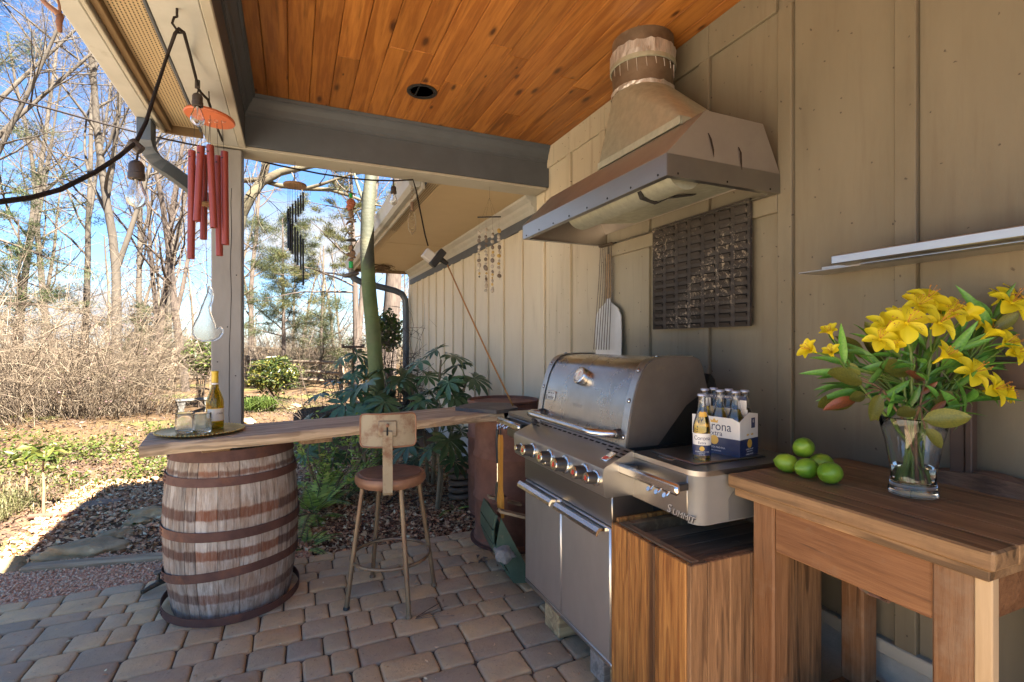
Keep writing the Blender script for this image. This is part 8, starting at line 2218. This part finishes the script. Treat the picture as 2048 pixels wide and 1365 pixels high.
# ================================================================== HANGING THINGS
m_cord = M('black rubber cable', (0.03, 0.023, 0.02), (0.02, 0.016, 0.014), rough=0.8, bump=0.05, spec=0.15)
m_string = M('thin dark string', (0.06, 0.05, 0.045), rough=0.8, bump=0)
m_socket = M('brown black socket rubber', (0.05, 0.038, 0.034), (0.035, 0.028, 0.025), rough=0.5, bump=0.1)
m_fil = M('filament', (0.55, 0.50, 0.42), rough=0.4, metal=0.5, bump=0)
def bulb_light(label, top, s, group='clear bulbs on the patio cable'):
    """socket and clear bulb hanging from top"""
    t = thing('hanging_bulb', label, 'light bulb', top, group=group)
    obj('lead', MB().tube([(0, 0, 0), (0.003 * s, 0, -0.018 * s), (0, 0, -0.036 * s)], 0.0035 * s, 6), m_cord, t, True)
    z = -0.034 * s
    obj('socket', MB().lathe([(0.006 * s, z), (0.016 * s, z - 0.006 * s), (0.0215 * s, z - 0.016 * s), (0.0215 * s, z - 0.040 * s), (0.0235 * s, z - 0.042 * s), (0.0235 * s, z - 0.060 * s), (0.018 * s, z - 0.062 * s)], 20), m_socket, t, True)
    zb = z - 0.062 * s
    pr = [(0.0135, 0.0), (0.0145, -0.008), (0.020, -0.025), (0.0275, -0.045), (0.0295, -0.058), (0.0270, -0.072), (0.018, -0.083), (0.008, -0.087), (0.0, -0.088)]
    o_ = [(r_ * s, zb + z_ * s) for r_, z_ in pr]; i_ = [(max(r_ - 0.0032, 0) * s, zb + (z_ + (0.0032 if z_ < -0.05 else 0)) * s) for r_, z_ in pr][::-1]
    obj('bulb_glass', MB().lathe(o_ + i_, 24), m_clear, t, True)
    mb = MB().tube([(0, 0, zb), (0, 0, zb - 0.022 * s)], [0.006 * s, 0.002 * s], 8)
    for a in range(4):
        g_ = a * 1.57; mb.tube([(0.002 * s * math.cos(g_), 0.002 * s * math.sin(g_), zb - 0.02 * s), (0.008 * s * math.cos(g_), 0.008 * s * math.sin(g_), zb - 0.05 * s)], 0.0006 * s, 4)
    obj('filament', mb, m_fil, t, True)
    return t
hookp = Vector((-0.385, 2.33, 2.615))
hook_b = at_y(358, 62, 2.33)
# screw hook under the side beam
hk = at_z(354, 18, 2.614)
t = thing('screw_hook', 'black screw hook under the side beam carrying the light cable', 'hook', hk)
hb_ = at_d(358, 60, (hk.x * SN + hk.y * CS)) - hk
obj('hook', MB().tube([(0, 0, 0.008), (0.0, 0, -0.03), tuple(hb_ * 0.45 + Vector((-0.012, 0, 0))), tuple(hb_ * 0.75 + Vector((-0.02, 0, 0))), tuple(hb_ + Vector((0.0, 0, -0.012))), tuple(hb_ + Vector((0.02, 0, -0.004)))], 0.0045, 8), m_cord, t, True)
dh = hk.x * SN + hk.y * CS
HP = hk + hb_
cable = thing('light_cable', 'thick black string light cable swagging from the hook out past the left edge', 'cable', HP)
pl = [(-60, 412, 0.95), (0, 404, 1.05), (60, 396, 1.15), (120, 380, 1.27), (190, 345, 1.42), (240, 312, 1.52), (272, 285, 1.6), (292, 245, 1.68), (312, 180, 1.82), (335, 110, 1.96), (350, 68, dh - 0.02), (358, 58, dh), (368, 66, dh + 0.02), (380, 110, 2.16), (394, 165, 2.3), (397, 178, 2.33), (402, 186, 2.36), (416, 200, 2.44), (420, 212, 2.5)]
obj('cable', MB().tube([at_d(*p) - HP for p in pl], 0.0062, 8), m_cord, cable, 'all')
tp_ = at_d(273, 292, 1.6)
bulb_light('nearest clear bulb hanging in front of the bare trees', tp_ - Vector((0, 0, 0.012)), 1.0)
obj('junction', MB().tube([(tp_ - HP) + Vector((-0.015, 0, 0.01)), (tp_ - HP) + Vector((0.012, 0, -0.014))], 0.016, 9), m_socket, cable, True)
tq_ = at_d(395, 172, 2.32)
bulb_light('clear bulb hanging beside the red chime disc under the beam', tq_, 1.0)
obj('junction', MB().tube([(tq_ - HP) + Vector((0, 0, 0.025)), (tq_ - HP) + Vector((0, 0, -0.012))], 0.011, 9), m_socket, cable, True)
c2 = at_d(420, 212, 2.5)
cable2 = thing('light_cable', 'thin black cable running along under the cross beam to the plug', 'cable', c2)
pl2 = [(420, 212, 2.5), (432, 250, 2.75), (444, 280, 3.1), (452, 297, 3.3), (470, 306, 3.42), (500, 318, 3.5), (560, 332, 3.5), (640, 348, 3.55), (700, 357, 3.6), (745, 361, 3.65), (790, 362, 3.7), (826, 360, 3.74), (832, 380, 3.76), (842, 430, 3.9), (850, 470, 4.0), (856, 492, 4.05)]
obj('cable', MB().tube([at_d(*p) - c2 for p in pl2], 0.006, 7), m_cord, cable2, 'all')
bulb_light('small far clear bulb hanging under the cross beam by the gutter', at_d(787, 363, 3.69), 0.95)
c3 = at_d(0, 193, 3.0)
cable3 = thing('light_cable', 'thin black wire crossing the sky from the left photo edge to the post', 'wire', c3)
obj('wire', MB().tube([at_d(*p) - c3 for p in [(-80, 172, 2.6), (0, 193, 2.75), (100, 218, 2.95), (200, 246, 3.15), (300, 272, 3.3), (380, 289, 3.4), (420, 296, 3.42), (452, 299, 3.44)]], 0.0058, 6), m_cord, cable3, 'all')
# plug connector and the orange cord to the drum
J = at_d(866, 515, 4.06)
pj = thing('plug_connector', 'grey and black cable plug hanging in front of the batten wall', 'plug', J)
def mloc(dx, rot): 
    m_ = Matrix.Rotation(rot, 4, 'Y'); m_.translation = Vector(dx); return m_
obj('grey_cap', MB().bbox(-0.045, 0.045, -0.035, 0.035, -0.04, 0.04, 0.006, m=mloc((-0.035, 0, 0.01), rad(35))), M('pale grey plastic', (0.52, 0.50, 0.46), (0.45, 0.43, 0.40), rough=0.5, bump=0.05), pj, True)
obj('black_body', MB().bbox(-0.03, 0.03, -0.03, 0.03, -0.085, 0.075, 0.008, m=mloc((0.035, -0.02, -0.005), rad(38))).tube([(0.05, -0.02, -0.01), (0.115, -0.02, -0.05)], [0.026, 0.016], 10), m_black, pj, True)
oc = J + Vector((0.11, -0.02, -0.05))
oe = at_z(1026, 812, PT + 0.03)
m_ocord = M('orange brown cord', (0.42, 0.20, 0.05), (0.28, 0.13, 0.035), scale=30, rough=0.6)
tag(obj('orange_cord', MB().tube([Vector((0, 0, 0)), (oe - oc) * 0.33 + Vector((0, 0, -0.012)), (oe - oc) * 0.66 + Vector((0, 0, -0.015)), oe - oc], 0.0062, 7), m_ocord, None, 'all', loc=oc), 'taut orange brown cord running from the plug down to the bar end', 'cord', kind='thing')

# red wind chime
m_chime = M('brick red anodised tube', (0.30, 0.062, 0.045), (0.24, 0.05, 0.038), scale=12, stretch=(1, 1, 0.15), rough=0.33, metal=0.35, bump=0.05, c3=(0.36, 0.12, 0.09), s3=5, t3=(0.6, 0.8))
m_disc = M('orange red disc', (0.52, 0.13, 0.045), (0.40, 0.095, 0.035), scale=8, rough=0.45, bump=0.06)
dW = 2.5
wc = at_d(420, 236, dW)
rc_ = thing('wind_chime', 'large brick red wind chime with six tubes beside the post', 'wind chime', wc, group=None)
obj('top_disc', MB().lathe([(0.0, -0.007), (0.108, -0.007), (0.112, 0.0), (0.108, 0.009), (0.0, 0.009)], 40, (0, 0, 0), Matrix.Rotation(rad(6), 4, 'Y')), m_disc, rc_, True)
for (px, py) in ((432, 237), (448, 243), (420, 230)):
    p = at_d(px, py, dW) - wc
    obj('eyelet', MB().lathe([(0.008 + 0.0018 * math.cos(a), 0.0018 * math.sin(a)) for a in [k * math.pi / 3 for k in range(6)]], 12, (p.x, p.y, -0.016), Matrix.Rotation(rad(90), 4, 'X'), close=True), m_chrome, rc_, True)
st = MB()
beam_top = at_d(418, 205, dW) - wc
st.tube([(0, 0, 0.01), (-0.005, 0.0, 2.613 - wc.z)], 0.003, 5)
tubes = [(384, 302, 518, -0.03), (396, 293, 443, -0.06), (409, 311, 479, 0.05), (426, 292, 456, -0.05), (437, 313, 512, 0.06), (449, 304, 490, 0.0)]
for (px, ya, yb, dz) in tubes:
    a = at_d(px, ya, dW + dz) - wc; b = at_d(px + (2 if px > 420 else -2), yb, dW + dz) - wc
    if px == 396: a.x += 0.012
    if px == 426: a.x -= 0.012
    R_ = 0.0165
    obj('chime_tube', MB().tube([a, b], R_, 16, False).tube([b, a], R_ - 0.002, 16, False), m_chime, rc_, True)
    obj('tube_pin', MB().tube([a + Vector((-0.012, -0.014, -0.035)), a + Vector((0.012, 0.014, -0.035))], 0.0025, 5).ball(tuple(a + Vector((-0.007, -0.0155, -0.035))), 0.0035, n=6, m=4), m_black, rc_)
    f = Vector((a.x * 0.8, a.y * 0.8, -0.008))
    st.tube([f, a + Vector((0, 0, -0.035))], 0.0011, 4)
cl2 = at_d(409, 408, dW) - wc
st.tube([(0, 0, -0.01), cl2], 0.0011, 4)
obj('clapper', MB().lathe([(0.0, -0.010), (0.03, -0.008), (0.034, 0.0), (0.03, 0.007), (0.0, 0.009)], 24, cl2), wood('clapper wood', (0.36, 0.24, 0.12), (0.22, 0.14, 0.07), 'x'), rc_, True)
sg_ = at_d(415, 568, dW) - wc
st.tube([cl2, sg_], 0.0012, 4)
obj('strings', st, m_string, rc_)
# frosted glass cat shape below it
m_frost = glass('frosted glass', (0.96, 0.97, 0.96), 0.25, 1.3)
gp_ = at_d(413, 622, dW)
outline = [(418, 572), (424, 580), (426, 592), (424, 604), (419, 614), (420, 624), (424, 635), (429, 648), (431, 658), (434, 657), (437, 655), (441, 655), (445, 659), (445, 666), (440, 674), (432, 680), (420, 682), (405, 682), (392, 677), (386, 668), (386, 656), (391, 645), (398, 632), (404, 615), (410, 600), (415, 588)]
pts = [at_d(x, y, dW) - gp_ for x, y in outline]; nrm_ = Vector((-SN, -CS, 0)) * 0.004
n = len(pts)
fsh = MB().add([p + nrm_ for p in pts] + [p - nrm_ for p in pts], [tuple(range(n)), tuple(range(2 * n - 1, n - 1, -1))] + [((i + 1) % n, i, n + i, n + (i + 1) % n) for i in range(n)])
fo = thing('frosted_ornament', 'frosted white glass ornament with a curled tail hanging under the red chime', 'glass ornament', gp_)
obj('frosted_glass', fsh, m_frost, fo)
obj('ear_ring', MB().tube([(at_d(*p) - gp_) for p in ((409, 572, dW), (398, 580, dW), (394, 594, dW), (398, 606, dW), (404, 612, dW))], 0.004, 6), m_frost, fo, True)
obj('frosted_edge', MB().tube(pts + [pts[0]], 0.0045, 6, False), m_frost, fo, True)
obj('hang_wire', MB().tube([(at_d(413, 568, dW) - gp_), (at_d(414, 580, dW) - gp_), (at_d(421, 590, dW) - gp_)], 0.0015, 5), m_black, fo)

# black tube chime hung from the cross beam
yB = BEAM_Y + 0.11
bt_ = at_y(590, 371, yB)
bk = thing('wind_chime', 'black wind chime with a brown disc and many slim tubes under the cross beam', 'wind chime', bt_)
m_discb = M('brown chime disc', (0.27, 0.155, 0.075), (0.18, 0.10, 0.05), scale=14, rough=0.7)
obj('top_disc', MB().lathe([(0.0, -0.008), (0.073, -0.008), (0.075, 0.0), (0.073, 0.008), (0.0, 0.008)], 32), m_discb, bk, True)
st = MB().tube([(0, 0, 0.008), (0, 0, 2.607 - bt_.z)], 0.0012, 4)
m_blacktube = M('black anodised tube', (0.016, 0.016, 0.018), (0.01, 0.01, 0.011), rough=0.3, metal=0.4, bump=0)
bts = [(576, 418, 497), (580, 414, 503), (585, 408, 453), (591, 402, 446), (596, 397, 434), (601, 391, 428), (606, 385, 422), (575, 424, 440), (579, 442, 502), (584, 448, 509), (590, 455, 525), (595, 463, 531), (601, 471, 540), (606, 478, 571)]
for i, (px, ya, yb) in enumerate(bts):
    a = at_d(px, ya, (bt_.x * SN + bt_.y * CS) + (0.06 if i < 7 else -0.06)) - bt_; b = at_d(px + 0.5, yb, (bt_.x * SN + bt_.y * CS) + (0.06 if i < 7 else -0.06)) - bt_
    obj('chime_tube', MB().tube([a, b], 0.0062, 9), m_blacktube, bk, True)
    st.tube([Vector((a.x * 0.95, a.y * 0.95, -0.006)), a], 0.0007, 3)
obj('strings', st, m_string, bk)
# stone and driftwood mobile
mt_ = at_y(702, 330, yB); mt_.z = 2.608
dm = mt_.x * SN + mt_.y * CS
mo = thing('stone_mobile', 'hanging string of driftwood, stones and green glass under the cross beam', 'mobile', mt_)
def mz(y): return (686 - y) * dm / FOC + CAM_H - mt_.z
obj('string', MB().tube([(0, 0, 0.008), (0, 0, mz(560))], 0.0015, 5), m_string, mo)
m_green = M('green glass bead', (0.02, 0.32, 0.06), (0.015, 0.25, 0.05), rough=0.15, bump=0)
m_terra = M('terracotta chunk', (0.40, 0.13, 0.07), (0.24, 0.08, 0.045), scale=30, rough=0.8, bump=0.4)
m_dstick = M('brown driftwood', (0.22, 0.145, 0.09), (0.12, 0.075, 0.05), scale=30, rough=0.9, bump=0.4)
m_gstone = M('pale grey pebble', (0.32, 0.31, 0.28), (0.20, 0.19, 0.17), scale=30, rough=0.85, bump=0.3)
q_ = random.Random(77)
def lump(name, y, rx, ry, rz, mat, tilt=0.0, dx=0.0):
    mb = MB().ball((0, 0, 0), rx, ry, rz, 10, 6)
    mb.v = [(a * q_.uniform(0.85, 1.12), b * q_.uniform(0.85, 1.12), c * q_.uniform(0.85, 1.12)) for a, b, c in mb.v]
    return obj(name, mb, mat, mo, True, loc=(dx, 0, mz(y)), rot=(0, tilt, q_.uniform(0, 3)))
def dstick(y, l, r, tilt, mat=None): 
    return obj('driftwood_stick', MB().tube([(-l / 2, 0, -0.006), (-l / 5, 0.004, 0.004), (l / 5, -0.003, -0.002), (l / 2, 0, 0.005)], [r * 0.6, r, r * 1.05, r * 0.5], 7), mat or m_dstick, mo, True, loc=(0, 0, mz(y)), rot=(0, tilt, 0.4))
dstick(386, 0.085, 0.006, 0.1)
obj('glass_bead', MB().cyl((0, 0, mz(388)), (0, 0, mz(396)), 0.013, n=10), m_green, mo, True)
lump('terracotta_chunk', 407, 0.032, 0.03, 0.034, m_terra, 0.2); lump('terracotta_chunk', 416, 0.022, 0.022, 0.026, m_terra, 0, -0.012)
dstick(418, 0.085, 0.009, -0.15); lump('driftwood_chunk', 428, 0.02, 0.02, 0.032, m_dstick); dstick(441, 0.08, 0.011, 0.2, m_gstone); dstick(444, 0.09, 0.009, -0.5)
lump('pebble', 453, 0.026, 0.02, 0.012, m_gstone); lump('pebble', 460, 0.028, 0.022, 0.013, m_gstone, 0.2); lump('pebble', 467, 0.024, 0.02, 0.008, m_dstick); lump('pebble', 473, 0.022, 0.02, 0.010, m_gstone); lump('pebble', 479, 0.03, 0.02, 0.007, m_dstick, -0.2)
obj('iron_washer', MB().lathe([(0.0, 0), (0.038, 0), (0.038, 0.004), (0, 0.004)], 20, (0, 0, mz(482))), m_black, mo)
lump('driftwood_chunk', 496, 0.026, 0.02, 0.022, m_dstick, 0.5); lump('driftwood_chunk', 506, 0.022, 0.02, 0.024, m_dstick, -0.5, 0.012); dstick(512, 0.07, 0.014, 0.35); lump('pebble', 520, 0.024, 0.02, 0.012, m_dstick)
obj('glass_bead', MB().cyl((0, 0, mz(524)), (0, 0, mz(537)), 0.016, n=10), m_green, mo, True)
lump('pebble', 543, 0.02, 0.018, 0.018, m_gstone); 
obj('ring_stone', MB().lathe([(0.022 + 0.022 * 1.0 + 0.016 * math.cos(a), 0.012 * math.sin(a)) for a in [k * math.pi / 4 for k in range(8)]], 20, (0, 0, mz(550)), Matrix.Rotation(-0.25, 4, 'Y'), close=True), m_slate, mo, True)
# twisted wire ornament
wt = at_y(824, 352, yB); wt.z = 2.608; dm2 = wt.x * SN + wt.y * CS
def wz(y): return (686 - y) * dm2 / FOC + CAM_H - wt.z
wo = thing('wire_ornament', 'slender chain and wire ornament hanging at the end of the cross beam', 'ornament', wt)
m_wire = M('pale rusted wire', (0.42, 0.36, 0.26), (0.22, 0.17, 0.11), scale=40, rough=0.5, metal=0.6, bump=0.1)
mb = MB().tube([(0, 0, 0.008), (0, 0, wz(372))], 0.0012, 4)
for k in range(7):
    z_ = wz(375 + k * 5); R4 = Matrix.Rotation(rad(90), 4, 'X') if k % 2 else Matrix.Rotation(rad(90), 4, 'X') @ Matrix.Rotation(rad(90), 4, 'Y')
    mb.lathe([(0.011 + 0.002 * math.cos(a), 0.002 * math.sin(a)) for a in [j * math.pi / 2 for j in range(4)]], 10, (0, 0, z_), R4, close=True)
obj('chain', mb, m_wire, wo, True)
obj('wood_bead', MB().cyl((0, 0, wz(405)), (0, 0, wz(422)), 0.013, n=9), m_dstick, wo, True)
mb = MB(); za, zb = wz(423), wz(470)
for s_ in (-1, 1):
    mb.tube([(s_ * 0.010, 0, za), (s_ * 0.024, 0, za - 0.04), (s_ * 0.028, 0, (za + zb) / 2), (s_ * 0.026, 0, zb + 0.04), (0, 0, zb)], 0.0025, 6)
for k in range(6):
    z_ = za - 0.02 - k * (za - zb - 0.05) / 5; mb.tube([(-0.025, 0, z_), (0, 0.004, z_ - 0.018), (0.025, 0, z_)], 0.002, 5)
obj('wire_frame', mb, m_wire, wo, True)
# shell chime
sc_ = at_y(979, 376, yB); sc_.z = 2.608; dm3 = sc_.x * SN + sc_.y * CS
sh_ = thing('shell_chime', 'dangling strands of pale shells and stones below a dark bar by the batten wall', 'shell chime', sc_)
def sp_(x, y): return at_d(x, y, dm3) - sc_
mb = MB().tube([(0, 0, 0.008), sp_(979, 398)], 0.0009, 4)
for x in (965, 972, 985, 993): mb.tube([sp_(979, 396), sp_(x, 434)], 0.0006, 3)
strands = [(958, 462, 556), (972, 460, 585), (985, 462, 584), (998, 462, 560)]
for (x, a, b) in strands: mb.tube([sp_(x, 436), sp_(x + 1, b)], 0.0007, 3)
obj('strings', mb, m_string, sh_)
obj('bar', MB().tube([sp_(955, 435), sp_(1002, 434)], 0.006, 8), m_black, sh_, True)
m_shell = M('pale shell', (0.46, 0.41, 0.33), (0.30, 0.25, 0.19), scale=30, rough=0.5)
m_shelld = M('dark shell', (0.16, 0.12, 0.09), (0.10, 0.075, 0.055), scale=30, rough=0.5)
m_shelly = M('amber shell', (0.52, 0.36, 0.11), (0.40, 0.26, 0.07), scale=30, rough=0.45)
q_ = random.Random(31)
for si, (x, a, b) in enumerate(strands):
    y = a
    while y <= b:
        p = sp_(x + q_.uniform(-0.8, 0.8), y); s_ = q_.uniform(0.008, 0.019)
        m_ = m_shelly if q_.random() < 0.12 else (m_shelld if q_.random() < 0.4 else m_shell)
        obj('shell', MB().ball((0, 0, 0), s_, s_ * 0.45, s_ * q_.uniform(0.8, 1.4), 9, 5), m_, sh_, True, loc=p, rot=(q_.uniform(-0.3, 0.3), q_.uniform(-0.5, 0.5), -YAW + q_.uniform(-0.6, 0.6)))
        y += s_ * 2.2 * FOC / dm3 * q_.uniform(0.9, 1.25)
# bare brown twig dangling from the roof at the top left
tw = at_d(118, 0, 1.5)
mb = MB().tube([at_d(*p) - tw for p in ((70, -18, 1.5), (92, 8, 1.5), (112, 24, 1.5), (121, 32, 1.5))], [0.0065, 0.007, 0.008, 0.009], 8).tube([at_d(*p) - tw for p in ((121, 32, 1.5), (118, 46, 1.5), (120, 64, 1.5))], [0.0095, 0.0085, 0.006], 8).tube([at_d(*p) - tw for p in ((112, -12, 1.5), (118, 8, 1.5), (121, 30, 1.5))], [0.003, 0.0035, 0.004], 6)
tag(obj('hanging_twig', mb, M('red brown twig', (0.27, 0.12, 0.06), (0.17, 0.075, 0.04), scale=30, rough=0.7), None, 'all', loc=tw), 'short bare reddish twig hanging into the sky at the top left corner', 'twig', kind='thing')
